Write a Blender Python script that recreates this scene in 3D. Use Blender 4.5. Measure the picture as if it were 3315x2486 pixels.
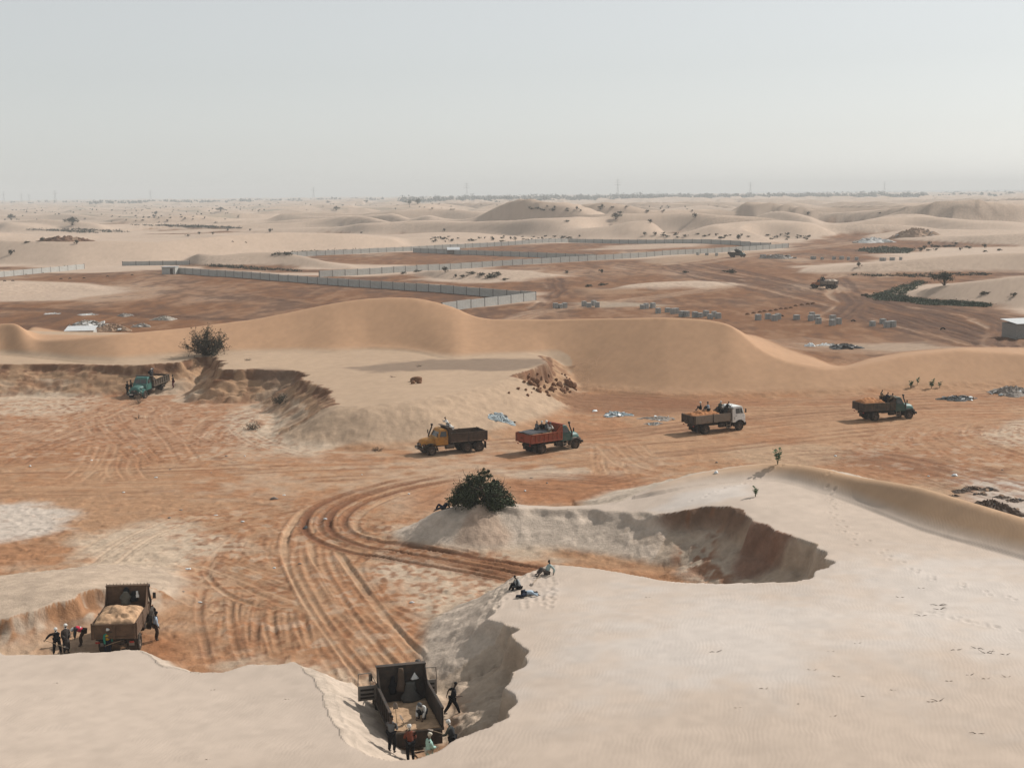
import bpy, bmesh, math, random
import numpy as np
from mathutils import Vector, Matrix

# ------------------------------------------------------------------ camera, sky, sun, exposure
scene = bpy.context.scene
for o in list(bpy.data.objects):
    bpy.data.objects.remove(o, do_unlink=True)
COL = scene.collection
R = math.radians

FPX, CX, CY, HC = 3000.0, 1106.0, 829.5, 26.0      # a 48 mm-equivalent drone lens, 26 m above the pit floor
PITCH, ROLL = math.atan((829.5 - 417.0) / FPX), math.radians(0.52)
_F = np.array([0, math.cos(PITCH), -math.sin(PITCH)])
_R0 = np.array([1.0, 0, 0]); _U0 = np.array([0, math.sin(PITCH), math.cos(PITCH)])
_R = math.cos(ROLL) * _R0 - math.sin(ROLL) * _U0
_U = math.cos(ROLL) * _U0 + math.sin(ROLL) * _R0

cam_data = bpy.data.cameras.new("camera")
cam = bpy.data.objects.new("camera", cam_data); COL.objects.link(cam)
M3 = Matrix(((_R[0], _U[0], -_F[0]), (_R[1], _U[1], -_F[1]), (_R[2], _U[2], -_F[2])))
cam.matrix_world = Matrix.Translation((0, 0, HC)) @ M3.to_4x4()
cam_data.sensor_fit = 'HORIZONTAL'; cam_data.sensor_width = 36.0
cam_data.lens = 36.0 * FPX / 2212.0
cam_data.clip_start = 0.5; cam_data.clip_end = 60000.0
scene.camera = cam

SUN_AZ = math.atan2(0.574, 0.819)       # towards the right and a little behind the scene (from +x)
SUN_EL = R(37.5)
SUN_DIR = Vector((math.cos(SUN_EL) * math.cos(SUN_AZ), math.cos(SUN_EL) * math.sin(SUN_AZ), math.sin(SUN_EL)))

world = bpy.data.worlds.new("World"); scene.world = world; world.use_nodes = True
wn = world.node_tree; wn.nodes.clear()
w_out = wn.nodes.new("ShaderNodeOutputWorld"); w_bg = wn.nodes.new("ShaderNodeBackground")
w_sky = wn.nodes.new("ShaderNodeTexSky"); w_sky.sky_type = 'NISHITA'; w_sky.sun_disc = False
w_sky.sun_elevation = SUN_EL
w_sky.sun_rotation = math.atan2(SUN_DIR.x, SUN_DIR.y)
w_sky.altitude = 0; w_sky.air_density = 1.0; w_sky.dust_density = 0.7; w_sky.ozone_density = 1.0
w_hs = wn.nodes.new("ShaderNodeHueSaturation"); w_hs.inputs["Saturation"].default_value = 0.26
w_mix = wn.nodes.new("ShaderNodeMix"); w_mix.data_type = 'RGBA'; w_mix.inputs[0].default_value = 0.40
w_mix.inputs[7].default_value = (6.45, 6.75, 6.70, 1)       # the even dust veil of the whole sky
wn.links.new(w_sky.outputs[0], w_hs.inputs["Color"]); wn.links.new(w_hs.outputs[0], w_mix.inputs[6])
wn.links.new(w_mix.outputs[2], w_bg.inputs[0]); w_bg.inputs[1].default_value = 0.105
wn.links.new(w_bg.outputs[0], w_out.inputs[0])

sun_data = bpy.data.lights.new("sun", 'SUN'); sun_data.energy = 5.0; sun_data.angle = R(0.6)
sun_data.color = (1.0, 0.95, 0.88)
sun = bpy.data.objects.new("sun", sun_data); COL.objects.link(sun)
sun.rotation_euler = SUN_DIR.to_track_quat('Z', 'Y').to_euler()

scene.view_settings.view_transform = 'Standard'; scene.view_settings.look = 'None'
scene.view_settings.exposure = 0.0; scene.view_settings.gamma = 1.0
scene.view_settings.use_curve_mapping = False
scene.cycles.max_bounces = 6; scene.cycles.diffuse_bounces = 3; scene.cycles.glossy_bounces = 2
scene.cycles.transmission_bounces = 4; scene.cycles.volume_bounces = 0; scene.cycles.transparent_max_bounces = 8

# ------------------------------------------------------------------ pixel of the survey photo -> place on the ground
def ray(u, v):
    return _F + (u - CX) / FPX * _R - (v - CY) / FPX * _U

def G(u, v, z=0.0):
    d = ray(u, v); t = (z - HC) / d[2]
    return np.array([d[0] * t, d[1] * t, z])

# ------------------------------------------------------------------ noise
def _h(ix, iy, seed):
    n = (ix.astype(np.uint32) * np.uint32(374761393) + iy.astype(np.uint32) * np.uint32(668265263)
         + np.uint32((seed * 2246822519) & 0xFFFFFFFF))
    n = (n ^ (n >> np.uint32(13))) * np.uint32(1274126177)
    n = n ^ (n >> np.uint32(16))
    return n.astype(np.float32) / np.float32(4294967295.0)

def noise(x, y, seed=0):
    x = np.asarray(x, np.float32); y = np.asarray(y, np.float32)
    fx = np.floor(x); fy = np.floor(y); tx = x - fx; ty = y - fy
    ix = fx.astype(np.int64); iy = fy.astype(np.int64)
    tx = tx * tx * tx * (tx * (tx * 6 - 15) + 10); ty = ty * ty * ty * (ty * (ty * 6 - 15) + 10)
    a = _h(ix, iy, seed); b = _h(ix + 1, iy, seed); c = _h(ix, iy + 1, seed); d = _h(ix + 1, iy + 1, seed)
    return (a + (b - a) * tx) * (1 - ty) + (c + (d - c) * tx) * ty      # 0..1

def fbm(x, y, octaves=4, seed=0, gain=0.5):
    s = 0.0; a = 1.0; tot = 0.0
    for k in range(octaves):
        s = s + a * (noise(x * (2 ** k) + 17.3 * k, y * (2 ** k) - 9.1 * k, seed + k) * 2 - 1); tot += a; a *= gain
    return s / tot                                                     # -1..1

def cells(x, y, seed=0):
    """distance to the nearest jittered cell centre"""
    fx = np.floor(x); fy = np.floor(y); best = np.full(np.shape(x), 9.0, np.float32)
    for dx in (-1, 0, 1):
        for dy in (-1, 0, 1):
            ix = (fx + dx).astype(np.int64); iy = (fy + dy).astype(np.int64)
            px = fx + dx + _h(ix, iy, seed); py = fy + dy + _h(ix, iy, seed + 7)
            best = np.minimum(best, (x - px) ** 2 + (y - py) ** 2)
    return np.sqrt(best)

def sstep(a, b, x):
    t = np.clip((x - a) / (b - a), 0, 1); return t * t * (3 - 2 * t)

def spos(x, r):                       # smooth max(x, 0)
    return 0.5 * (x + np.sqrt(x * x + r * r))

def srgb(r, g, b):
    f = lambda c: (c / 255.0) / 12.92 if c / 255.0 < 0.04045 else ((c / 255.0 + 0.055) / 1.055) ** 2.4
    return (f(r), f(g), f(b))
# ================================================================== TERRAIN
# fan-shaped sheet: columns are bearings, rows are distances; it gets coarser with distance
NC = 780
A_ = np.linspace(-0.46, 0.46, NC)
rows = [18.0]
while rows[-1] < 9500:
    y = rows[-1]
    rows.append(y + (0.9 if y < 42 else y * 0.0023 if y < 86 else y * 0.0016 if y < 112 else y * 0.0023 if y < 174 else y * 0.0013 if y < 200 else y * 0.0023 if y < 206 else y * 0.0040 if y < 640 else y * 0.0056 if y < 2500 else y * 0.013))
Y_ = np.array(rows); NR = len(Y_)
AA, YY = np.meshgrid(A_, Y_); XX = AA * YY
AA = AA.astype(np.float32); XX = XX.astype(np.float32); YY = YY.astype(np.float32)

def table(rows_, step=4.0, sig=3.0):
    """dense, smoothed table over u from sparse rows; column 0 is u"""
    r = np.array(rows_, float); u = np.arange(r[0, 0], r[-1, 0] + 0.1, step)
    cols = [np.interp(u, r[:, 0], r[:, k]) for k in range(1, r.shape[1])]
    k = np.exp(-0.5 * (np.arange(-12, 13) / sig) ** 2); k /= k.sum()
    out = []
    for c in cols:
        p = np.concatenate([np.full(12, c[0]), c, np.full(12, c[-1])]); out.append(np.convolve(p, k, 'valid'))
    return u, out

def crest_dune(rows_, sig=3.0, round_c=0.25, base_r=0.16, ends=0):
    """rows: u, v of crest, v of the foot facing us, z of that foot, slope of that face, v of the back foot (0: 45 m behind)"""
    rr = []
    for u0, vc0, vf0, zf0, sl0, bl0 in rows_:
        yf0 = G(u0, vf0, zf0)[1]; d = ray(u0, vc0); ts = math.tan(R(min(sl0, 60)))
        yc0 = sl0 if sl0 > 100 else (HC - zf0 + ts * yf0) / (ts * d[1] - d[2]) * d[1]
        rr.append((u0, vc0, yf0, zf0, yc0, bl0))
    u, (vc, yf, zf, yc, bl) = table(rr, sig=sig)
    n = len(u); a = np.zeros(n); zc = np.zeros(n); yb = np.zeros(n)
    k = np.exp(-0.5 * (np.arange(-40, 41) / 9.0) ** 2); k /= k.sum()      # the crest runs on evenly in plan
    yc = np.convolve(np.concatenate([np.full(40, yc[0]), yc, np.full(40, yc[-1])]), k, 'valid')
    for i in range(n):
        d = ray(u[i], vc[i]); p = np.array([0, 0, HC]) + d * (yc[i] / d[1])
        if p[2] < zf[i] + 0.02: p[2] = zf[i] + 0.02
        a[i] = p[0] / p[1]; zc[i] = p[2]; yb[i] = yc[i] + bl[i]
    if ends:
        fade = np.clip(np.minimum(u - u[0], u[-1] - u) / ends, 0, 1); fade = fade * fade * (3 - 2 * fade); zc = zf + (zc - zf) * fade
    I = lambda q: np.interp(AA, a, q).astype(np.float32)
    YC, ZC, YF, YB, ZF = I(yc), I(zc), I(yf), I(yb), I(zf); YF = np.where(YC > 300, np.minimum(YF, YC * .982), YF)
    tf = (YC - YY) / np.maximum(YC - YF, 0.5); tb = (YY - YC) / np.maximum(YB - YC, 1.0)
    hf = ZF + (ZC - ZF) * (spos(1 - tf, base_r) - 0.0) - 14.0 * np.maximum(0, tf - 1.02) ** 1.5
    hb = ZC * np.where(tb < 1, 0.2 * (1 + np.cos(np.pi * np.clip(tb, 0, 1))) + 0.6 * (1 - np.clip(tb, 0, 1)), 0)
    k = round_c
    h = np.minimum(hf, np.where(YY > YC, hb, 99)); d = np.abs(YY - YC)
    h = np.where(YY > YC, hb, hf) - k * np.exp(-(d / (k * 3.0)) ** 2)
    far = tf > 1.6
    h = np.where(far, -5, h); h = np.where(tb >= 1, -5, h)
    h = np.where((AA < a[0]) | (AA > a[-1]), -5, h)
    return h.astype(np.float32), tf, tb

def poly_sdf(P, attrs, mask):
    """signed distance (inside < 0) to polygon P (n,2) and attributes of the nearest edge point, for XX/YY under mask"""
    x = XX[mask]; y = YY[mask]; n = len(P)
    best = np.full(x.shape, 1e12, np.float32); at = [np.zeros(x.shape, np.float32) for _ in range(attrs.shape[1])]
    inside = np.zeros(x.shape, bool)
    for i in range(n):
        x0, y0 = P[i]; x1, y1 = P[(i + 1) % n]; dx, dy = x1 - x0, y1 - y0; L = dx * dx + dy * dy + 1e-9
        t = np.clip(((x - x0) * dx + (y - y0) * dy) / L, 0, 1)
        d = (x - x0 - t * dx) ** 2 + (y - y0 - t * dy) ** 2
        m = d < best; best = np.where(m, d, best)
        for k in range(len(at)):
            at[k] = np.where(m, attrs[i, k] + (attrs[(i + 1) % n, k] - attrs[i, k]) * t, at[k])
        c = ((y0 > y) != (y1 > y)) & (x < dx * (y - y0) / (dy if abs(dy) > 1e-9 else 1e-9) + x0)
        inside ^= c
    d = np.sqrt(best); return np.where(inside, -d, d), at

def tps(ctrl):
    P = np.array([G(u, v, z) for u, v, z in ctrl]); n = len(P); xy = P[:, :2] / 50.0; z = P[:, 2]
    def U(r2): return np.where(r2 < 1e-9, 0, r2 * np.log(np.maximum(r2, 1e-9)))
    K = U(((xy[:, None] - xy[None]) ** 2).sum(-1)) + np.eye(n) * 0.003
    Q = np.hstack([np.ones((n, 1)), xy]); A = np.zeros((n + 3, n + 3)); A[:n, :n] = K; A[:n, n:] = Q; A[n:, :n] = Q.T
    w = np.linalg.solve(A, np.concatenate([z, [0, 0, 0]]))
    def f(x, y):
        x = x / 50.0; y = y / 50.0; s = w[n] + w[n + 1] * x + w[n + 2] * y
        for i in range(n): s = s + w[i] * U((x - xy[i, 0]) ** 2 + (y - xy[i, 1]) ** 2)
        return s
    return f

def wall_profile(t, c=0.5, tc=0.18):
    """1 at the rim, 0 at the toe: a crumbling upper face (share c of the height) and a talus below"""
    up = 1 - c * sstep(0, tc, t)
    ta = (1 - c) * np.clip(1 - (t - tc) / (1 - tc), 0, 1) ** 1.25
    return np.where(t < tc, up, ta)

def bench(pts, ztop_f, ybox, rim_noise=0.30, c_split=5.0):
    """a raised area with a rim; pts: (u, v, z, width of the face, cliff share, raggedness)"""
    P = np.array([G(p[0], p[1], p[2])[:2] for p in pts]); at = np.array([[p[3], p[4], p[5]] for p in pts], float)
    mask = (YY > ybox[0]) & (YY < ybox[1])
    d, (w, c, rg) = poly_sdf(P, at, mask)
    x = XX[mask]; y = YY[mask]
    sc = ((0.5 - cells(x / 1.7, y / 1.9, 3)) * 0.85 + (0.5 - cells(x / 0.8, y / 1.0, 4)) * .16) * sstep(150, 100, y) + fbm(x / 2.4, y / np.where(y > 140, 0.9, 2.4), 3, 11) * 0.55 + (fbm(x / 5.0, y / 1.6, 3, 12) * 1.1 + fbm(x / 1.2, y / 0.5, 2, 13) * .35) * sstep(110, 150, y)
    d2 = d + sc * rg
    zt = ztop_f(x, y)
    t = np.clip(d2 / w, 0, 1)
    steep = wall_profile(t, c); soft = 0.5 * (1 + np.cos(np.pi * t ** 0.9))
    prof = np.where(c > 0.05, steep, soft)
    h = np.where(d2 < 0, zt, zt * prof)
    # lumps and slump tongues on the faces
    on = (d2 > 0) & (d2 < w) & (c > 0.05)
    lump = fbm(x / 0.9, y / 0.9, 4, 5) * 0.30 + (fbm(x / 2.6, y / 1.8, 4, 6, .6) * 1.0 + (0.45 - cells(x / 1.6, y / 1.3, 19)) * .5) * sstep(140, 170, y) + (0.5 - cells(x / 1.3, y / 1.3, 9)) * 0.22
    h = h + np.where(on, lump * np.clip(t * 3, 0, 1) * np.clip((1 - t) * 4, 0, 1) * np.clip(zt / 3, 0, 1) * np.clip(rg, 0.25, 1) * np.clip(c * 2.2 - .25, .12, 1), 0)
    H = np.full(XX.shape, -5, np.float32); H[mask] = h
    D = np.full(XX.shape, 99, np.float32); D[mask] = d2
    W = np.full(XX.shape, 3, np.float32); W[mask] = w
    C = np.zeros(XX.shape, np.float32); C[mask] = c
    return H, D, W, C

# ---- base ground
near = YY < 210
BASE = fbm(XX / 22, YY / 22, 3, 1) * 0.18
BASE += np.where(near, fbm(XX / 3.0, YY / 3.0, 3, 2) * 0.05, 0)
BASE = BASE.astype(np.float32)

# ---- the pale foreground dune with the two dug pits
F_ctrl = [(0,1659,2.5),(0,1408,1.0),(-300,1408,1.0),(270,1404,1.3),(430,1456,1.3),(640,1430,1.6),(700,1520,2.1),(790,1632,2.9),(900,1640,3.0),
          (1050,1567,3.2),(1118,1500,3.2),(1120,1370,3.0),(1110,1265,2.8),(1185,1220,3.0),(1400,1243,3.0),(1600,1258,3.4),(1792,1215,3.7),
          (1690,1150,3.8),(1590,1090,3.9),(1416,1110,2.6),(1300,1101,2.3),(1200,1099,2.2),(1101,1097,2.2),(1040,1076,3.1),(960,1105,1.9),(1340,1082,2.6),
          (1800,1400,4.0),(2212,1300,3.7),(2212,1659,3.6),(1400,1659,3.6),(1600,1500,3.9),(2500,1300,3.6),(2500,1800,3.5),(600,1800,3.0),
          (1600,1045,3.8),(1840,1085,3.8),(1990,1145,3.7),(2212,1205,3.6),(1480,1060,3.4),(1800,1160,3.7)]
F_z = tps(F_ctrl)
K1, K2 = 0.55, 0.42
F_pts = [(-400,1400,1.0,2.0,.4,.8),(0,1405,1.0,2.0,.4,.8),(45,1416,1.0,2.0,.4,.8),(110,1413,1.1,2.0,.4,.6),(180,1413,1.1,2.0,.4,.6),(268,1403,1.3,2.0,.4,.6),
         (300,1411,1.2,2.6,.2,.6),(335,1434,1.2,2.8,.15,.7),(430,1456,1.3,2.8,.15,.7),(480,1452,1.3,2.6,.2,.7),(540,1437,1.4,2.2,.4,.6),(600,1432,1.5,2.2,.4,.5),(640,1428,1.6,2.8,.2,.4),
         (656,1442,1.7,3.4,.10,.35),(670,1465,1.8,3.8,.08,.35),(690,1500,2.0,4.0,.08,.35),(712,1545,2.3,4.2,.08,.35),(735,1590,2.6,4.2,.12,.35),(762,1616,2.8,4.0,.3,.35),(795,1633,2.9,3.4,.45,.35),
         (845,1641,3.0,3.0,.55,.3),(900,1640,3.0,3.0,.55,.3),(945,1625,3.0,3.0,.55,.35),(1000,1591,3.1,3.0,K1,.5),(1050,1568,3.2,3.0,K1,.7),(1098,1547,3.2,3.0,K1,.9),(1120,1515,3.2,3.1,K1,1.0),
         (1106,1488,3.2,3.2,K1,1.0),(1100,1452,3.2,3.4,K1,1.0),(1120,1425,3.2,3.6,K1,1.0),(1132,1400,3.1,3.8,K1,1.0),(1114,1376,3.1,4.0,K1,1.0),(1124,1357,3.0,4.2,K1,.9),(1090,1343,3.0,4.6,.4,.7),(1064,1330,2.9,5.0,.25,.6),
         (1078,1298,2.9,5.6,.15,.4),(1108,1266,2.8,6.0,.12,.3),(1142,1242,2.9,6.0,.12,.25),(1188,1219,3.0,5.0,.15,.2),(1250,1224,3.0,4.0,.3,.25),(1333,1233,3.0,3.6,.4,.3),(1400,1243,3.1,3.4,.5,.3),
         (1449,1252,3.2,3.2,.5,.3),(1565,1258,3.4,3.2,.5,.3),(1692,1256,3.6,3.2,K1,.35),(1735,1250,3.6,3.2,K1,.6),(1758,1242,3.7,3.0,K1,.8),(1763,1232,3.7,3.0,K1,.9),(1789,1224,3.7,3.0,K1,.9),(1795,1213,3.7,3.4,K1,.9),
         (1781,1187,3.8,4.0,K1,.9),(1748,1167,3.8,4.6,K1,.9),(1698,1149,3.8,5.4,K1,.9),(1658,1137,3.8,6.0,K1,.8),(1625,1122,3.9,6.5,K1,.7),(1605,1104,3.9,6.0,.45,.6),(1582,1089,3.9,6.3,.42,.6),(1542,1084,3.9,6.5,.42,.7),
         (1482,1092,3.4,6.2,.40,.8),(1433,1102,2.9,5.8,.36,.8),(1416,1110,2.6,5.4,.34,.8),(1383,1108,2.5,5.2,.32,.8),(1280,1101,2.3,5.0,.28,.8),(1200,1099,2.2,5.0,.25,.9),(1101,1097,2.2,5.0,.25,.9),(1070,1087,2.5,5.2,.22,.8),
         (1040,1077,3.0,5.6,.20,.8),(1000,1086,2.5,5.0,.20,.7),(958,1106,1.9,4.4,.15,.6),(935,1114,1.6,3.6,.1,.5),
         (955,1094,1.9,3.0,.15,.5),(1000,1066,2.5,3.2,.15,.5),(1045,1056,2.9,3.4,.15,.5),(1090,1072,2.5,3.4,.15,.5),(1112,1085,2.2,3.0,.15,.4),(1200,1092,2.2,4.0,.02,.3),(1290,1092,2.3,5.0,.02,.3),(1340,1082,2.6,6.0,.02,.2),(1390,1063,2.9,9.0,.02,.1),
         (1430,1044,3.3,13.,.0,.0),(1500,1027,3.5,15.,.0,.0),(1600,1012,3.7,16.,.0,.0),(1680,1006,3.8,16.,.0,.0),(1760,1014,3.8,15.,.0,.0),(1840,1034,3.8,14.,.0,.0),(1990,1066,3.8,13.,.0,.0),(2100,1105,3.7,12.,.0,.0),(2212,1145,3.7,12.,.0,.0),(2600,1280,3.6,12.,.0,.0),
         (3400,1500,3.6,12.,.0,.0),(4200,3200,3.0,12.,.0,.0),(-2200,3200,3.0,12.,.0,.0),(-1600,1500,1.4,3.,.0,.0)]
HF, DF, WF, CF = bench(F_pts, F_z, (10, 150))
# the long talus under the bush has run out smooth
_m = (AA > G(830,1150)[0] / G(830,1150)[1]) & (AA < G(1430,1150)[0] / G(1430,1150)[1]) & (YY > 86) & (YY < 113)
_w = np.where(_m & (DF > 0.15), sstep(0.15, 1.6, DF) * (HF > -4), 0).astype(np.float32); _j = np.where(_m.any(1))[0]; _s = slice(_j[0] - 2, _j[-1] + 3)
_hh = np.maximum(HF[_s], 0); _o = _hh.copy()
for _ in range(45):
    _bb = (_hh + np.roll(_hh, 1, 0) + np.roll(_hh, -1, 0) + np.roll(_hh, 2, 1) + np.roll(_hh, -2, 1)) / 5; _hh = _o * (1 - _w[_s]) + _bb * _w[_s]
HF[_s] = np.where(_w[_s] > 0, _hh, HF[_s])

D2_rows = [(1370,1073,1074,2.8,10,3),(1395,1060,1067,3.1,12,7),(1420,1048,1062,3.3,14,12),(1500,1025,1052,3.4,14,18),(1600,1008,1046,3.6,15,20),(1680,1000,1042,3.7,15,20),(1760,1008,1066,3.7,17,19),
           (1840,1028,1088,3.7,19,18),(1920,1040,1118,3.7,20,17),(1990,1052,1146,3.6,21,17),(2100,1085,1176,3.6,21,17),(2212,1120,1206,3.6,21,17),(2420,1190,1270,3.5,20,17)]
D2_rows = [(a, b, c, d, e * 1.36, g) for a, b, c, d, e, g in D2_rows]
HD2, TF2, TB2 = crest_dune(D2_rows, sig=5, round_c=0.10, base_r=0.22)
HD2 = np.where(TF2 > 1.5, -5, HD2)

# ---- the bench with the crusted cap and the dug-out bay behind the road
P1_z = tps([(-200,790,3.5),(0,787,3.5),(200,787,3.5),(390,780,3.7),(450,765,3.9),(480,790,3.8),(560,797,3.7),(690,830,3.4),(722,862,3.2),(850,850,3.6),(1000,830,3.6),(1170,786,3.9),
            (930,776,3.8),(700,775,3.7),(250,770,3.6),(0,760,3.6),(1000,790,3.9),(800,800,3.8),(790,752,4.1),(860,755,4.1),(720,762,3.9),(700,800,3.6)])
P1_pts = [(-900,800,3.5,8,.16,.6),(-100,789,3.5,8,.16,.6),(0,787,3.5,8,.20,.6),(100,785,3.5,7.5,.22,.6),(200,788,3.5,7.0,.22,.6),(300,790,3.5,4.4,.34,.5),(385,782,3.7,4.4,.34,.5),(425,771,3.8,5.4,.30,.7),(470,769,3.9,5.2,.30,.7),
          (484,782,3.9,5.0,.35,.8),(476,797,3.8,5.2,.30,.9),(560,797,3.7,5.6,.30,.8),(632,800,3.6,5.8,.30,.8),(662,808,3.5,6.0,.30,.8),(650,818,3.4,6.2,.26,.8),(692,832,3.4,6.4,.24,.8),(722,850,3.3,6.8,.20,.7),(724,866,3.2,7.4,.12,.5),
          (740,880,3.1,9.0,.0,.2),(800,876,3.3,10.,.0,.1),(880,866,3.5,11.,.0,.1),(960,850,3.6,11.,.0,.1),(1050,830,3.6,11.,.0,.1),(1100,816,3.6,10.,.0,.2),(1118,808,3.7,5.0,.5,.5),(1150,798,3.8,4.5,.55,.5),(1178,786,3.9,4.5,.6,.5),
          (1176,779,3.9,6.0,.3,.4),(1160,770,3.8,9.0,.0,.2),(1000,755,3.9,10.,.0,.0),(930,728,4.1,12.,.0,.0),(760,722,4.1,12.,.0,.0),(500,728,3.8,14.,.0,.0),(0,720,3.6,14.,.0,.0),(-900,732,3.5,14.,.0,.0)]
HP1, DP1, WP1, CP1 = bench(P1_pts, P1_z, (120, 320))

# ---- bank left, cut by the shovels behind the left truck
B1_z = tps([(-300,1330,1.7),(15,1336,1.5),(120,1301,1.7),(210,1273,1.7),(300,1272,1.3),(345,1240,0.7),(220,1228,1.2),(0,1260,1.5),(100,1270,1.9)])
B1_pts = [(-500,1380,1.6,2.2,.5,.8),(-40,1348,1.5,2.2,.5,.8),(15,1336,1.5,2.2,.5,.8),(60,1319,1.6,2.2,.5,.8),(120,1301,1.7,2.2,.5,.8),(170,1290,1.7,2.2,.5,.8),(212,1272,1.7,2.2,.5,.8),(238,1269,1.6,2.4,.4,.6),(275,1280,1.4,3.0,.2,.4),
          (330,1264,1.0,4.0,.0,.2),(350,1242,0.7,5.0,.0,.1),(330,1228,0.8,6.0,.0,.1),(220,1222,1.1,6.0,.0,.1),(120,1238,1.3,6.0,.0,.1),(0,1248,1.4,6.0,.0,.1),(-500,1262,1.4,6.0,.0,.1)]
HB1, DB1, WB1, CB1 = bench(B1_pts, B1_z, (70, 120))

# ---- the big brown dune across the middle
D1_rows = [(-400,730,790,3.5,22,55),(-150,712,778,3.5,22,55),(0,700,768,3.5,23,55),(36,697,770,3.5,23,50),(50,706,771,3.5,22,46),(60,723,772,3.5,19,86),(75,735,774,3.5,16,85),(100,736,776,3.5,16,80),(170,731,783,3.5,17,70),(250,724,786,3.5,19,56),
           (400,709,776,3.5,203,50),(550,690,769,3.5,207,52),(640,672,765,3.6,210,55),(720,655,759,4.0,211,60),(790,645,751,4.2,212,62),(860,642,753,4.2,211.5,62),(903,644,760,4.0,210.5,60),(925,649,765,3.9,210,58),(937,651,769,3.8,209.5,56),(985,665,780,3.6,207,52),
           (1020,683,780,3.5,204.5,48),(1060,690,782,3.3,203,46),(1150,690,785,3.0,202,46),(1185,690,800,2.0,22,46),(1215,690,824,0.8,22,46),(1245,689,841,0,21,46),(1300,688,846,0,21,46),(1440,686,856,0,21,46),(1520,690,858,0,21,46),
           (1572,699,858,0,21,58),(1600,718,858,0,21,66),(1625,742,858,0,20,68),(1655,763,858,0,19,62),(1700,781,857,0,19,50),(1760,793,857,0,18,38),(1800,797,856,0,17,24),(1830,796,855,0,17,24),(1870,787,852,0,18,32),(1960,768,846,0,19,38),(2080,756,838,0,20,40),
           (2212,765,832,0,20,40),(2420,800,836,0,18,40),(2600,830,840,0,16,40)]
D1_rows = [(a, b, c, d, e * 1.16 if e < 90 else e, g) for a, b, c, d, e, g in D1_rows]
HD1, TF1, TB1 = crest_dune(D1_rows, sig=3, round_c=0.09, base_r=0.10)

# ---- middle-distance dunes given one by one:  u0, crest rows
MID = [
    [(1690,592,594,0,8,40),(1780,578,594,0,9,60),(1900,568,594,0,10,70),(2020,556,592,0,12,80),(2110,549,590,0,13,80),(2212,546,588,0,13,80),(2500,552,592,0,12,80)],
    [(1900,642,644,0,7,40),(1990,626,650,0,7,60),(2080,611,660,0,8,60),(2212,596,668,0,9,60),(2500,585,672,0,9,60)],
    [(380,560,565,0,8,60),(408,545,575,0,9,80),(470,553,578,0,9,70),(540,545,577,0,9,70),(600,545,577,0,9,60),(650,552,578,0,8,50),(720,570,580,0,7,40),(800,579,582,0,7,30)],
    [(-200,510,560,0,6,140),(0,520,572,0,6,140),(150,523,575,0,6,140),(240,520,572,0,6,140),(330,524,570,0,6,130),(480,510,560,0,6,130),(600,502,552,0,6,140),(760,505,545,0,6,140),(860,520,538,0,6,120),(900,530,536,0,6,80)],
    [(880,586,588,0,7,25),(960,584,606,0,5,30),(1060,583,609,0,5,30),(1150,587,607,0,5,25),(1240,598,601,0,5,20)],
    [(1300,626,629,0,5,20),(1400,611,628,0,4,24),(1500,607,624,0,4,24),(1590,614,618,0,4,20)],
    [(1310,512,520,0,6,60),(1440,505,522,0,7,70),(1530,507,520,0,6,60),(1600,516,520,0,6,40)],
    [(-100,612,645,0,4,60),(0,610,640,0,4,50),(120,612,632,0,4,40),(240,622,628,0,4,25)],
    [(880,470,492,0,12,160),(960,476,494,0,12,160),(1050,474,498,0,14,170),(1110,463,499,0,16,170),(1150,461,500,0,17,180),(1180,470,500,0,16,170),(1250,464,498,0,15,160),(1310,468,496,0,14,140),(1345,480,494,0,12,120),(1420,490,493,0,8,80)],
    [(1450,478,480,0,8,120),(1560,470,486,0,10,160),(1640,466,490,0,12,160),(1720,474,492,0,12,140),(1800,486,494,0,9,120)],
    [(1780,494,496,0,6,80),(1850,485,497,0,8,100),(1950,478,496,0,9,120),(2060,473,494,0,10,120),(2212,468,490,0,10,130),(2400,470,490,0,10,120)],
    [(560,478,486,0,8,100),(640,466,487,0,9,120),(720,470,489,0,9,120),(770,480,489,0,8,100),(860,474,490,0,9,110),(900,486,490,0,8,80)],
    [(-200,480,492,0,7,120),(0,483,494,0,8,120),(120,487,498,0,8,100),(180,482,499,0,8,100),(260,492,498,0,8,80)],
    [(470,523,526,0,8,60),(540,517,528,0,9,70),(620,520,530,0,8,60),(660,528,530,0,8,40)],
    [(1900,520,523,0,6,60),(2050,514,527,0,7,80),(2150,508,532,0,7,90),(2300,500,534,0,7,90)],
]
HM = np.full(XX.shape, -5, np.float32)
for rws in MID:
    HM = np.maximum(HM, crest_dune([(a, b, c, d, min(24, e * 1.9 + 2), g) for a, b, c, d, e, g in rws], sig=4, round_c=0.12, base_r=0.08, ends=55)[0])

# ---- endless dune field farther out: crescents with a face towards the sun's far side
def dune_field(x, y):
    wx = x + fbm(x / 260, y / 260, 2, 31) * 70; wy = y + fbm(x / 200, y / 300, 3, 33) * 150
    ph = wy / 105.0 + 0.55 * np.sin(wx / 95.0 + 2 * np.sin(wy / 330.0))
    t = ph - np.floor(ph)
    saw = np.where(t < 0.17, t / 0.17, (1 - t) / 0.83)
    amp = np.clip(0.62 + 1.2 * fbm(x / 105, y / 120, 2, 41), 0.08, 1.3)
    return (sstep(0, 1, saw) * amp * 9.5).astype(np.float32)
fld = dune_field(XX, YY) * sstep(640, 900, YY + fbm(XX / 150, YY / 150, 2, 44) * 90)
fld *= 1 - 0.45 * sstep(-0.08, -0.22, AA) * (1 - 0.75 * sstep(2300, 4200, YY))
fld = np.where(YY > 560, fld, 0)

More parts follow.
